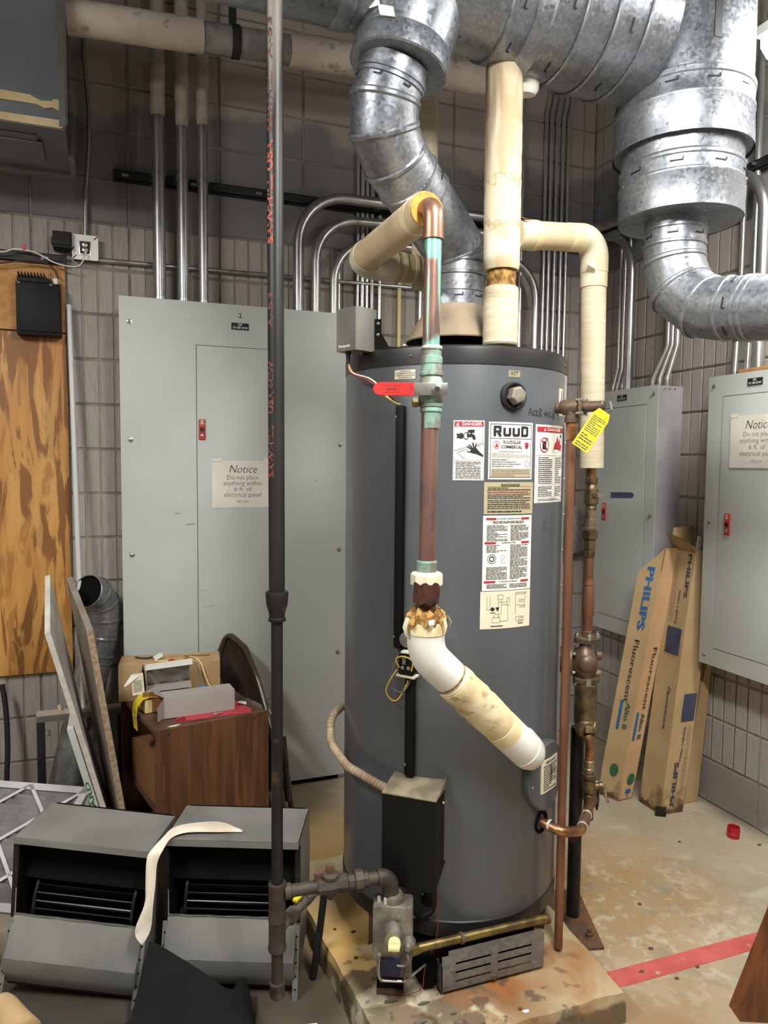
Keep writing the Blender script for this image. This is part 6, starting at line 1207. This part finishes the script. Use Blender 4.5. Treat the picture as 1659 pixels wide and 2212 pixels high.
# big carton at the back
bc = thing('carton', (.2, 3.25, .577), 'large brown carton at the back of the cabinet top', 'box')
ca, cb2 = unit((.994, -.11, 0)), unit((.11, .994, 0)); O2 = V((.004, 3.165, .577))
CC = lambda a, b, z: O2+ca*a+cb2*b+V((0, 0, z))
mk('carton_body', MB().hexa([CC(0, 0, 0), CC(.41, 0, 0), CC(.41, .15, 0), CC(0, .15, 0), CC(0, 0, .150), CC(.41, 0, .150), CC(.41, .15, .150), CC(0, .15, .150)]), 'cardold', bc)
mk('carton_flap', MB().hexa([CC(0, 0, .150), CC(.41, 0, .150), CC(.41, .074, .150), CC(0, .074, .150), CC(0, 0, .153), CC(.41, 0, .153), CC(.41, .074, .156), CC(0, .074, .156)]), 'cardold', bc)
mk('carton_flap', MB().hexa([CC(0, .076, .150), CC(.41, .076, .150), CC(.41, .15, .150), CC(0, .15, .150), CC(0, .076, .156), CC(.41, .076, .156), CC(.41, .15, .153), CC(0, .15, .153)]), 'cardold', bc)
mk('carton_label', MB().hexa([CC(.4105, .05, .03), CC(.4115, .05, .03), CC(.4115, .11, .03), CC(.4105, .11, .03), CC(.4105, .05, .11), CC(.4115, .05, .11), CC(.4115, .11, .11), CC(.4105, .11, .11)]), 'greycard', bc)
mk('stain_mark', MB().hexa([CC(.34, -.001, .02), CC(.345, -.001, .02), CC(.345, 0, .02), CC(.34, 0, .02), CC(.31, -.001, .15), CC(.318, -.001, .15), CC(.318, 0, .15), CC(.31, 0, .15)]), 'particle', bc)
wire([CC(.06, .08, .164), CC(.10, .07, .160), CC(.14, .06, .166)], .0035, 'wirek', 'short black lead on top of the large carton')
mk('white_connector', MB().obox(CC(.155, .055, .168), (.016, .004, .008), (-.004, .010, 0), (-.003, 0, .006), .002), 'wirew', None, 'small white connector on top of the large carton', 'connector')
wire([CC(.145, .05, .163), CC(.145, .03, .158), CC(.175, .015, .157), CC(.20, .018, .158)], .0025, 'yellowcream', 'short cream lead with red tip on the large carton')
mk('red_tip', MB().obox(CC(.21, .018, .159), (.011, .002, .001), (-.002, .006, 0), (0, 0, .005), .002), 'redfolder', None, 'pinkish wire tip on the large carton', 'connector')
wire([CC(.285, .06, .160), CC(.31, .03, .160), CC(.335, -.012, .140), CC(.35, -.02, .09), CC(.375, -.03, .04), CC(.40, -.05, .020)], .0028, 'yellowcream', 'cream lead curling down the front of the large carton')
for a0, a1, b0, b1 in ((.26, .37, .075, .07), (.262, .30, .03, .085)): wire([CC(a0, b0, .160), CC(a1, b1, .160)], .002, 'carddark', 'thin '+('long' if a1 > .32 else 'short')+' stick lying on the large carton', 'stick', 'sticks on the carton')
# cream pack and yellow booklet under the foil carton
mk('cream_case', MB().obox(CB(.095, .28, .607), ua*.075, ub*.055, (0, 0, .028), .008), 'yellowcream', None, 'cream plastic case at the left end of the cabinet top', 'case')
yb = [[CB(.10, .20, .640), CB(.10, .27, .641)], [CB(.04, .22, .644), CB(.04, .285, .645)], [CB(.012, .215, .640), CB(.012, .28, .641)], [CB(-.012, .21, .618), CB(-.014, .27, .618)], [CB(-.016, .21, .575), CB(-.018, .265, .575)], [CB(-.012, .21, .520), CB(-.016, .255, .525)]]
ybo = mk('yellow_tag', MB().sheet(yb, (0, 0, .0015)), 'yellow', None, 'yellow printed tag draped over the cabinet corner', 'tag', ang=70)
prnt('tag_print', pic(bars(-.02, .02, -.03, .03, 7, R1, .35)), lambda x, y: CB(-.0185, .238+x*.9, .570+y*.9) if y < 0 else CB(-.0165, .238+x*.9, .572+y*.9), 'inkgrey', ybo)
# foil lined carton, open towards the viewer
fc = thing('foil_carton', (.18, 3.09, .637), 'open white carton with crumpled foil lining', 'box')
F0 = V((.075, 3.035, .648)); fu = unit((.99, -.06, .05)); fv = unit((.06, .99, 0)); fw = V((0, 0, 1))
FC = lambda a, b, z: F0+fu*a+fv*b+fw*z
mk('carton_floor', MB().hexa([FC(.03, -.0, -.004), FC(.21, -.0, -.004), FC(.21, .09, -.004), FC(.03, .09, -.004), FC(.03, 0, .0), FC(.21, 0, 0), FC(.21, .09, 0), FC(.03, .09, 0)]), 'greycard', fc)
rows = []
for j in range(8): rows.append([FC(.035+.17*i/9, .088-.004*math.sin(i*1.3+j)-.012*(j/7), .0+.082*j/7) for i in range(10)])
mk('foil_lining', MB().sheet(rows, (0, .002, 0)), 'foil', fc, 'crumpled silver foil lining', ang=80)
mk('carton_top', MB().hexa([FC(.03, .0, .086), FC(.215, .0, .090), FC(.215, .09, .088), FC(.03, .09, .084), FC(.03, 0, .088), FC(.215, 0, .093), FC(.215, .09, .091), FC(.03, .09, .087)]), 'white', fc)
mk('carton_end', MB().hexa([FC(.028, 0, 0), FC(.031, 0, 0), FC(.031, .09, 0), FC(.028, .09, 0), FC(.018, 0, .086), FC(.021, 0, .086), FC(.021, .09, .086), FC(.018, .09, .086)]), 'inner', fc)
mk('end_flap', MB().hexa([FC(-.018, -.01, -.006), FC(.028, -.012, -.004), FC(.028, -.010, -.004), FC(-.018, -.008, -.006), FC(-.022, -.004, .075), FC(.022, -.004, .078), FC(.022, -.002, .078), FC(-.022, -.002, .075)]), 'cream', fc)
prnt('flap_print', bars(-.016, .016, -.03, .02, 7, R1, .3), plane(FC(.002, -.0105, .035), fu, fw, .0012), 'inkgrey', fc)
mk('tear_flap', MB().sheet([[FC(-.022, -.002, .077), FC(.022, -.002, .079)], [FC(-.050, -.02, .040), FC(-.046, -.02, .035)]], (0, .001, 0)), 'white', fc)
mk('blue_cap', MB().lathe((.325, 3.03, .645), (.2, -1, .2), [(.013, 0), (.013, .014), (.010, .018)], 14), 'blue', None, 'small blue plastic cap beside the foil carton', 'cap')
# grey carton with open flaps
gc = thing('grey_carton', (.29, 2.95, .58), 'long grey carton with open brown flaps on the cabinet top', 'box')
ga, gb = unit((.995, .10, 0)), unit((-.10, .995, 0)); O3 = V((.168, 2.885, .5805))
GC = lambda a, b, z: O3+ga*a+gb*b+V((0, 0, z))
mk('carton_body', MB().hexa([GC(0, 0, 0), GC(.275, 0, 0), GC(.275, .085, 0), GC(0, .085, 0), GC(0, 0, .082), GC(.275, 0, .082), GC(.275, .085, .082), GC(0, .085, .082)]), 'greycard', gc)
mk('open_end', MB().hexa([GC(-.001, .003, .003), GC(0, .003, .003), GC(0, .082, .003), GC(-.001, .082, .003), GC(-.001, .003, .079), GC(0, .003, .079), GC(0, .082, .079), GC(-.001, .082, .079)]), 'carddark', gc)
mk('end_flap', MB().hexa([GC(0, 0, .002), GC(0, .002, .002), GC(-.03, -.030, -.012+.013), GC(-.03, -.032, .001), GC(0, 0, .082), GC(0, .002, .082), GC(-.03, -.030, .055), GC(-.03, -.032, .055)]), 'greycard', gc)
mk('end_flap', MB().hexa([GC(0, .085, .002), GC(0, .083, .002), GC(-.065, .105, .004), GC(-.065, .107, .004), GC(0, .085, .080), GC(0, .083, .080), GC(-.065, .105, .082), GC(-.065, .107, .082)]), 'carddark', gc)
mk('top_flap', MB().hexa([GC(-.035, .01, .100), GC(0, .002, .082), GC(0, .083, .082), GC(-.035, .075, .100), GC(-.035, .01, .102), GC(0, .002, .084), GC(0, .083, .084), GC(-.035, .075, .102)]), 'greycard', gc)
rf_ = [(.205, 2.84), (.50, 2.86), (.505, 2.90), (.445, 3.08), (.24, 3.0)]
rfo = mk('red_folder', MB().prism(rf_, (0, 0, .578), (1, 0, 0), (0, 1, 0), (0, 0, .0022)), 'redfolder', None, 'red paper folder under the grey carton', 'folder')
mk('folded_corner', MB().sheet([[V((.205, 2.84, .581)), V((.245, 2.843, .581))], [V((.215, 2.832, .596)), V((.24, 2.836, .598))]], (0, 0, .0015)), 'redfolder', rfo)
mk('eye_bolt', MB().add(*(lambda m: (m.v, m.f))(MB().tube([(.36+.009*math.cos(k*.7), 2.868+.007*math.sin(k*.7), .585) for k in range(10)], .0028, 8))).tube([(.368, 2.868, .585), (.387, 2.872, .586)], .0035, 8), 'steel', None, 'small eye bolt lying on the red folder', 'bolt')
mk('paper_scrap', MB().sheet([[V((.475, 3.0, .583)), V((.50, 2.985, .583))], [V((.46, 2.96, .590)), V((.495, 2.945, .583))]], (0, 0, .0012)), 'white', None, 'torn white paper scrap at the right end of the cabinet top', 'paper')
mk('paper_scrap', MB().sheet([[V((.175, 2.80, .5785)), V((.215, 2.812, .579))], [V((.19, 2.785, .579)), V((.222, 2.79, .586))]], (0, 0, .0012)), 'white', None, 'folded white paper scrap at the near edge of the cabinet top', 'paper')
# ------------------------------------------------------------------ folded chair
ch = thing('folding_chair', (.55, 3.2, 0), 'dark brown metal folding chair leaning against the cabinet', 'chair')
fr = rpath([(.43, 3.375, .0), (.445, 3.372, .70), (.478, 3.35, .795), (.540, 3.24, .745), (.572, 3.12, .640), (.612, 2.98, .42), (.655, 2.90, .012)], [.06, .045, .06, .3, .3], 8)
mk('frame_tube', MB().tube(fr, .0125, 14), 'chair', ch, ang=60)
rows = []
L0_ = [V((.452, 3.372, .715)), V((.450, 3.372, .60)), V((.455, 3.37, .50))]; R0_ = [V((.545, 3.235, .735)), V((.575, 3.12, .625)), V((.590, 3.06, .53))]
tops = [V((.478, 3.35, .785))]
rows = [[V((.470, 3.355, .775)).lerp(V((.535, 3.25, .745)), i/6) for i in range(7)]]
for l_, r_ in zip(L0_, R0_): rows.append([l_.lerp(r_, i/6)+V((.02, .02, 0))*math.sin(math.pi*i/6) for i in range(7)])
mk('backrest', MB().sheet(rows, (.003, .003, 0)), 'chair', ch, ang=60)
mk('seat_pan', MB().sheet([[V((.50, 3.34, .40)), V((.60, 3.06, .47))], [V((.53, 3.33, .12)), V((.665, 2.98, .14))]], (.012, .004, 0)), 'chair', ch)
mk('seat_edge', MB().tube([(.60, 3.08, .53), (.635, 3.02, .45), (.665, 2.975, .30), (.672, 2.97, .14)], .014, 12), 'chair', ch, ang=60)
mk('rear_leg', MB().tube([(.56, 3.30, .45), (.64, 3.16, .012)], .0115, 12), 'chair', ch); mk('rear_leg', MB().tube([(.665, 3.02, .40), (.70, 2.99, .012)], .0115, 12), 'chair', ch)
for p_ in ((.655, 2.90, 0), (.64, 3.16, 0), (.70, 2.99, 0), (.43, 3.375, 0)): mk('rubber_foot', MB().lathe(p_, cz, [(.016, 0), (.015, .02), (.0125, .03)], 12), 'rubber', ch)
# ------------------------------------------------------------------ blower housings
def blower(O, e1, w_, label, roll=0, flange_side=1):
    O = V(O); e1 = unit(e1); fwd = unit((e1.y, -e1.x, 0)); fwd = -fwd if fwd.y > 0 else fwd; upv = e1.cross(fwd); upv = upv if upv.z > 0 else -upv
    t = thing('blower_housing', (O.x+e1.x*w_/2-fwd.x*.2, O.y+e1.y*w_/2-fwd.y*.2, 0), label, 'blower', 'blower housings')
    L = lambda s_, t_, z: O+e1*s_+fwd*t_+upv*(z-.45)
    prof = [(0, .45), (-.20, .45), (-.255, .40), (-.285, .31), (-.285, .21), (-.25, .11), (-.18, .035), (-.10, .010), (-.03, .006), (.025, .012), (.052, .06), (.055, .115), (.003, .213)]
    for s_ in (0, w_-.003):
        mk('side_plate', MB().prism(prof, L(s_, 0, 0), fwd, upv, e1*.003), 'sheet', t)
    def wrap(i0, i1, nm, inset=.0, lab=None, k=8):
        P = [V((prof[i][0], prof[i][1], 0)) for i in range(i0, i1+1)]
        rows = [[L(w_*j/k, q.x, q.y) for j in range(k+1)] for q in P]; c_ = fwd*.0
        return mk(nm, MB().sheet(rows, (-fwd*.0015+upv*.0)), 'sheet', t, lab, ang=25)
    mk('top_plate', MB().hexa([L(-.008, -.205, .448), L(w_+.008, -.205, .448), L(w_+.008, .012, .448), L(-.008, .012, .448), L(-.008, -.205, .4505), L(w_+.008, -.205, .4505), L(w_+.008, .012, .4505), L(-.008, .012, .4505)]), 'sheet', t, 'grey sheet metal top plate')
    mk('top_lip', MB().hexa([L(-.008, .010, .432), L(w_+.008, .010, .432), L(w_+.008, .013, .432), L(-.008, .013, .432), L(-.008, .010, .4505), L(w_+.008, .010, .4505), L(w_+.008, .013, .4505), L(-.008, .013, .4505)]), 'sheet', t)
    for q in (-.008, w_+.006): mk('top_edge', MB().hexa([L(q, -.205, .436), L(q+.002, -.205, .436), L(q+.002, .012, .436), L(q, .012, .436), L(q, -.205, .4505), L(q+.002, -.205, .4505), L(q+.002, .012, .4505), L(q, .012, .4505)]), 'sheet', t)
    wrap(1, 9, 'scroll_wrap')
    fp_ = [(.003, .213), (.020, .180), (.055, .110)]
    rows = [[L(w_*j/12, q[0]+.0015*math.sin(j*1.9+i), q[1]) for j in range(13)] for i, q in enumerate(fp_)]
    mk('front_apron', MB().sheet(rows, -fwd*.002), 'sheet', t, 'pale metal apron under the opening', ang=30)
    mk('apron_lip', MB().tube([L(w_*j/12, .004, .2135+.001*math.sin(j*2.1)) for j in range(13)], .0028, 8), 'steel', t)
    rows = [[L(w_*j/4, q[0], q[1]) for j in range(5)] for q in ((.055, .110), (.054, .07), (.040, .03), (.010, .010))]
    mk('lower_wrap', MB().sheet(rows, -fwd*.002), 'sheet', t, ang=40)
    # throat: inner box in near-black, its shade put into the colour
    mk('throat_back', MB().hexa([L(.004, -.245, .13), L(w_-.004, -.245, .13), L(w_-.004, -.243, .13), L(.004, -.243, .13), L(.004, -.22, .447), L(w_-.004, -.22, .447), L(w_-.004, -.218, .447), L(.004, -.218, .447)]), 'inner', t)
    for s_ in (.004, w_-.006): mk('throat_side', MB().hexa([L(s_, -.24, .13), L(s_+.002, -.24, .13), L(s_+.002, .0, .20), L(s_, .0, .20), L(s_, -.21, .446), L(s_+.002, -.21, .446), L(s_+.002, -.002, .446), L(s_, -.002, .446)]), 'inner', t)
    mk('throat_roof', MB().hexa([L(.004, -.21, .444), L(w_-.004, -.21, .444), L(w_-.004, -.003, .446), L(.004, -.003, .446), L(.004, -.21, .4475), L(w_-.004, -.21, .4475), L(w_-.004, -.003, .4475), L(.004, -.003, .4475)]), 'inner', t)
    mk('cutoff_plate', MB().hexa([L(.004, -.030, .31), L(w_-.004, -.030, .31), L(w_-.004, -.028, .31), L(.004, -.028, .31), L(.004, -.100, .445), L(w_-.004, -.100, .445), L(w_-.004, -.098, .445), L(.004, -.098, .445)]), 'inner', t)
    wh_ = mk('fan_wheel_hub', MB().cyl(L(.05, -.140, .215), L(w_-.05, -.140, .215), .05, n=20), 'inner', t)
    for k in range(34):
        a = 2*math.pi*k/34; r0 = .112; c_ = lambda s_: L(s_, -.140+r0*math.cos(a), .215+r0*math.sin(a)); tg = fwd*(-math.sin(a+.6))+upv*math.cos(a+.6); rd_ = fwd*math.cos(a+.6)+upv*math.sin(a+.6)
        b = MB()
        for sgn in (0,):
            p0, p1 = c_(.045), c_(w_-.045); cc = (p0+p1)/2
            b.obox(cc, (p1-p0)/2, rd_*.012, tg*.0016)
        mk('fan_blade', b, 'blade', wh_)
    for s_ in (.042, w_-.05): mk('wheel_ring', MB().lathe(L(s_, -.140, .215), e1, [(.098, 0), (.126, 0), (.126, .008), (.098, .008)], 40, caps=False), 'blade', wh_)
    # flange strips with bolt holes down the sides
    for s_ in (-.012, w_-.004):
        fr_ = MB().hexa([L(s_, .0, .20), L(s_+.016, .0, .20), L(s_+.016, .002, .20), L(s_, .002, .20), L(s_, .0, .44), L(s_+.016, .0, .44), L(s_+.016, .002, .44), L(s_, .002, .44)])
        mk('side_flange', fr_, 'blackpipe', t)
        f2_ = mk('lower_flange', MB().hexa([L(s_, .060, .0), L(s_+.016, .060, .0), L(s_+.016, .062, .0), L(s_, .062, .0), L(s_, .012, .20), L(s_+.016, .012, .20), L(s_+.016, .014, .20), L(s_, .014, .20)]), 'sheet', t)
        for k in range(5):
            p_ = L(s_+.008, .0605-.048*(.03+.035*k)/.2+.0025, .03+.035*k); mk('bolt_hole', MB().lathe(p_, fwd, [(.0032, -.0005), (.0032, .0006)], 10), 'ink', f2_)
    return t, L
bL, LL = blower((-.280, 2.326, .470), (.916, -.40, -.070), .392, 'left one of two grey blower housings with dark openings')
bR, LR = blower((.134, 2.208, .45), (.924, -.381, 0), .388, 'right one of two grey blower housings, behind the gas pipe')
up_ = [(.349, 2.167, .456), (.306, 2.233, .456), (.249, 2.253, .459), (.162, 2.258, .457), (.118, 2.19, .462), (.083, 2.15, .449), (.071, 2.14, .427), (.067, 2.13, .363), (.064, 2.12, .312), (.036, 2.12, .236), (.054, 2.11, .198)]
lo_ = [(.349, 2.161, .456), (.321, 2.171, .456), (.275, 2.18, .459), (.192, 2.203, .461), (.145, 2.19, .459), (.118, 2.15, .448), (.1, 2.14, .415), (.094, 2.13, .358), (.087, 2.12, .307), (.079, 2.12, .233), (.055, 2.11, .198)]
def smooth(P, k=4):
    P = [V(q) for q in P]; out = []
    for i in range(len(P)-1):
        a, b, c_, d = P[max(i-1, 0)], P[i], P[i+1], P[min(i+2, len(P)-1)]
        for j in range(k):
            s_ = j/k; out.append(.5*((2*b)+(c_-a)*s_+(2*a-5*b+4*c_-d)*s_*s_+(3*b-a-3*c_+d)*s_**3))
    return out+[P[-1]]
U_, D2 = smooth(up_), smooth(lo_)
tilt = []
for i, (a, b) in enumerate(zip(U_, D2)):
    m_ = (a+b)/2; bow = V((.0, -.004, .006))*(1 if i < 14 else .6); tilt.append([a, m_+bow, b])
mk('tape_strip', MB().sheet(tilt, (0, -.0012, -.0012)), 'stripwhite', None, 'curled white strip draped over the right blower housing', 'strip', ang=80)
# black felt over the right blower's front; left part added for the shaded floor
cl = []
edge = [(-.16, .012), (-.06, .014), (.02, .03), (.052, .13), (.070, .222), (.100, .206), (.135, .180), (.167, .154), (.20, .12), (.236, .088), (.27, .058), (.301, .040), (.322, .072), (.345, .045)]
rc = random.Random(3)
for x, z in edge:
    y0 = 2.072-.12*(x-.07) if x > .03 else 2.03; row = []
    for j in range(12):
        s_ = j/11; row.append(V((x-.02*s_+rc.uniform(-.003, .003), y0-.33*s_**1.1-.010*math.sin(j*1.2+x*40)*s_, max(.003, z*(1-min(1, s_*2.6))+.004)+rc.uniform(0, .006))))
    cl.append(row)
mk('felt_cloth', MB().sheet(cl, (.002, -.003, .001)), 'cloth', None, 'torn black felt lying against the right blower housing', 'cloth', ang=80)
mk('paper_roll', MB().lathe((-.325, 2.20, .044), (.50, -.86, .0), [(.030, 0), (.040, .004), (.043, .03), (.042, .10), (.044, .16), (.036, .165)], 20), 'cardold', None, 'beige paper roll on the floor before the left blower housing', 'paper')
mk('white_carton', MB().obox((.418, 1.752, .045), (.055, -.012, 0), (.012, .05, 0), (0, 0, .045), .002), 'white', None, 'small white carton on the floor at the bottom edge', 'box')
# ------------------------------------------------------------------ tube cartons in the right corner
def tube_box(name, N_, X_, Y_, top, L_, label, mats, cut=0):
    """leaning square carton: near corner N_ on the floor, edge vectors X_, Y_ and axis vector top"""
    N_, X_, Y_, top = V(N_), V(X_), V(Y_), V(top)
    t = thing(name, N_+(X_+Y_)/2, label, 'box', 'lamp cartons')
    n = 10
    def face(nm, o, e, m, inn):
        rows = [[o+top*((i/n)*(1-cut*max(0, ((o+e*(j/4))-N_).dot(unit(Y_))/Y_.length)))+e*(j/4)+inn*(.004*math.sin(math.pi*i/n)*math.sin(math.pi*j/4)) for j in range(5)] for i in range(n+1)]
        return mk(nm, MB().sheet(rows, inn*.004), m, t, ang=50)
    nx, ny_ = unit(X_), unit(Y_)
    fl = face('carton_side', N_, Y_, mats[0], nx); fr2 = face('carton_side', N_, X_, mats[1], ny_)
    face('carton_side', N_+X_, Y_, 'card', -nx); face('carton_side', N_+Y_, X_, 'card', -ny_)
    mk('carton_bottom', MB().hexa([N_, N_+X_, N_+X_+Y_, N_+Y_, N_+top*.004, N_+X_+top*.004, N_+X_+Y_+top*.004, N_+Y_+top*.004]), 'carddark', t)
    return t, fl, fr2
# box B: near corner towards viewer, standing in the gap between the panels
NB = V((2.287, 2.565, .002)); XB, YB, TB = V((.122, -.004, -.0)), V((.004, .148, 0)), V((.172, .030, 1.19))
tb, tbl, tbr = tube_box('lamp_carton', NB, XB, YB, TB, 1.2, 'brown lamp carton with dark lettering standing nearest the right wall', ('cardstain', 'cardstain'))
def facemap(o, e, top, sgn):
    o, e, top = V(o), V(e), V(top); n_ = e.cross(top).normalized(); n_ = n_ if n_.dot(V((-.7, -.7, 0))) > 0 else -n_
    eu, tu_ = e.normalized(), top.normalized()
    return lambda x, y: o+eu*x+tu_*y+n_*.0016
fB1 = facemap(NB, YB, TB, 1); fB2 = facemap(NB, XB, TB, 1)
def vert(vf, a, h, flip=False):   # lettering turned to read down the carton, centred at across a, height h
    return [((a+y) if not flip else (a-y), (h-x) if not flip else (h+x)) for x, y in vf[0]], vf[1]
# left (wide) face of B: across = along +Y (to the left in view) so mirror the across axis
def vL(vf, a, h): return [(a-y, h-x) for x, y in vf[0]], vf[1]
def vR(vf, a, h, up=False): return ([(a+y, h-x) for x, y in vf[0]] if not up else [(a-y, h+x) for x, y in vf[0]]), vf[1]
prnt('maker_lettering', vL(fit('PHILIPS', .20, .032, bold=.03), .025, 1.085), fB1, 'inknavy', tbl)
prnt('division_lettering', vL(fit('Philips Lighting', .155, .017, bold=.01), .062, .935), fB1, 'inknavy', tbl)
prnt('kind_lettering', vL(fit('Fluorescent', .20, .026, shear=.25, bold=.01), .050, .475), fB1, 'inknavy', tbl)
prnt('picture_panel', rect(.018, .110, .72, .84), fB1, 'inknavy', tbl)
prnt('ruled_lines', pic(*[seg(.088+.008*k, .86, .088+.008*k, 1.17, .0012) for k in range(4)], *[seg(.096, .86+.035*k, .112, .86+.035*k, .0012) for k in range(1, 7)]), fB1, 'inknavy', tbl)
prnt('maker_lettering', vR(fit('PHILIPS', .20, .032, bold=.03), .055, .135, True), fB2, 'inknavy', tbr)
prnt('division_lettering', vR(fit('Philips Lighting', .155, .017, bold=.01), .070, .315, True), fB2, 'inknavy', tbr)
prnt('picture_panel', rect(.045, .115, .42, .545), fB2, 'inknavy', tbr)
prnt('ruled_lines', pic(*[seg(.090+.008*k, .03, .090+.008*k, .40, .0012) for k in range(3)], *[seg(.090, .19+.03*k, .106, .19+.03*k, .0012) for k in range(5)]), fB2, 'inknavy', tbr)
TT = NB+TB
mk('top_flap', MB().sheet([[TT+YB, TT], [TT+YB*.95+V((-.05, -.02, .050)), TT+V((-.030, -.03, .015))], [TT+YB*.9+V((-.085, -.03, .075)), TT+YB*.35+V((-.05, -.03, .05))]], (0, 0, .003)), 'card', tb)
mk('top_flap', MB().sheet([[TT+YB, TT+YB+XB], [TT+YB+V((.01, .01, .09)), TT+YB+XB+V((.01, .01, .10))]], (0, .003, 0)), 'card', tb)
mk('strap_buckle', MB().obox(NB+V((-.004, -.006, .022)), (.020, -.012, 0), (-.003, -.005, 0), (0, 0, .020), .003), 'blackpipe', tb)
mk('lamp_tube', MB().cyl(NB+XB*.75+YB*.6+TB*.2, NB+XB*.8+YB*.6+TB*1.045, .013, n=16), 'white', None, 'white fluorescent tube sticking out of the right lamp carton', 'lamp tube')
# box A: left, with blue maker's name and slanted torn top
NA = V((2.198, 2.742, .002)); XA, YA, TA = V((.082, .006, 0)), V((-.042, .105, 0)), V((.188, -.040, 1.19))
ta, tal, tar = tube_box('lamp_carton', NA, XA, YA, TA, 1.2, 'brown lamp carton with bold blue lettering leaning on the corner panel', ('cardstain', 'cardpink'), cut=.10)
fA1 = facemap(NA, YA, TA, 1); fA2 = facemap(NA, XA, TA, 1)
prnt('maker_lettering', vL(fit('PHILIPS', .30, .050, bold=.03), .052, .965), fA1, 'inkblue', tal)
prnt('kind_lettering', vL(fit('Fluorescent', .30, .036), .056, .615), fA1, 'ink', tal)
prnt('blue_bar', rect(.066, .080, .33, .47), fA1, 'inkblue', tal)
prnt('series_lettering', vL(fit('Alto II', .125, .032, bold=.02), .040, .40), fA1, 'inkgreen', tal)
prnt('round_seal', disc(.050, .135, .022, .0, e=1.4), fA1, 'inkgreen', tal)
prnt('kind_lettering', vR(fit('Fluorescent', .30, .034), .050, .585), fA2, 'ink', tar)
prnt('blue_bar', rect(.012, .026, .29, .425), fA2, 'inkblue', tar)
prnt('series_lettering', vR(fit('Alto II', .125, .032, bold=.02), .050, .355), fA2, 'inkgreen', tar)
prnt('round_seal', disc(.050, .098, .022, .0, e=1.3), fA2, 'inkgreen', tar)
prnt('fragile_glass', pic(([(.030, .030), (.062, .030), (.062, .048), (.046, .052), (.030, .048)][::-1], [(0, 1, 2, 3, 4)]), rect(.044, .048, .016, .032), rect(.036, .056, .013, .016)), fA2, 'inkblue', tar)
mk('third_carton', MB().hexa([V((2.43, 2.62, .002)), V((2.55, 2.62, .002)), V((2.55, 2.70, .002)), V((2.43, 2.70, .002)), V((2.555, 2.60, .66)), V((2.585, 2.60, .66)), V((2.585, 2.68, .66)), V((2.555, 2.68, .66))]), 'card', None, 'folded brown carton slab behind the nearest lamp carton', 'box')
# ------------------------------------------------------------------ small things on the floor at the right
rcx = V((2.449, 2.308, 0)); rcp = thing('bottle_cap', rcx, 'red ribbed plastic cap standing on the floor by the right wall', 'cap')
mk('cap_shell', MB().lathe(rcx, cz, [(.024, 0), (.0245, .002), (.0245, .018), (.0255, .019), (.0255, .021), (.0245, .022), (.024, .046), (.022, .046), (.022, .004), (.0, .004)], 28, caps=False), 'redcap', rcp)
for k in range(24):
    a = 2*math.pi*k/24; o = V((math.cos(a), math.sin(a), 0)); mk('cap_rib', MB().obox(rcx+o*.0246+cz*.033, o*.0008, o.cross(cz)*.0012, cz*.011), 'redcap', rcp)
mk('wood_plank', MB().hexa([V((1.645, 1.50, 0)), V((1.76, 1.45, 0)), V((1.78, 1.51, 0)), V((1.665, 1.56, 0)), V((1.95, 1.41, .90)), V((2.065, 1.36, .90)), V((2.085, 1.42, .90)), V((1.97, 1.47, .90))]), 'woodraw', None, 'dark stained wooden plank leaning in at the lower right corner', 'plank')
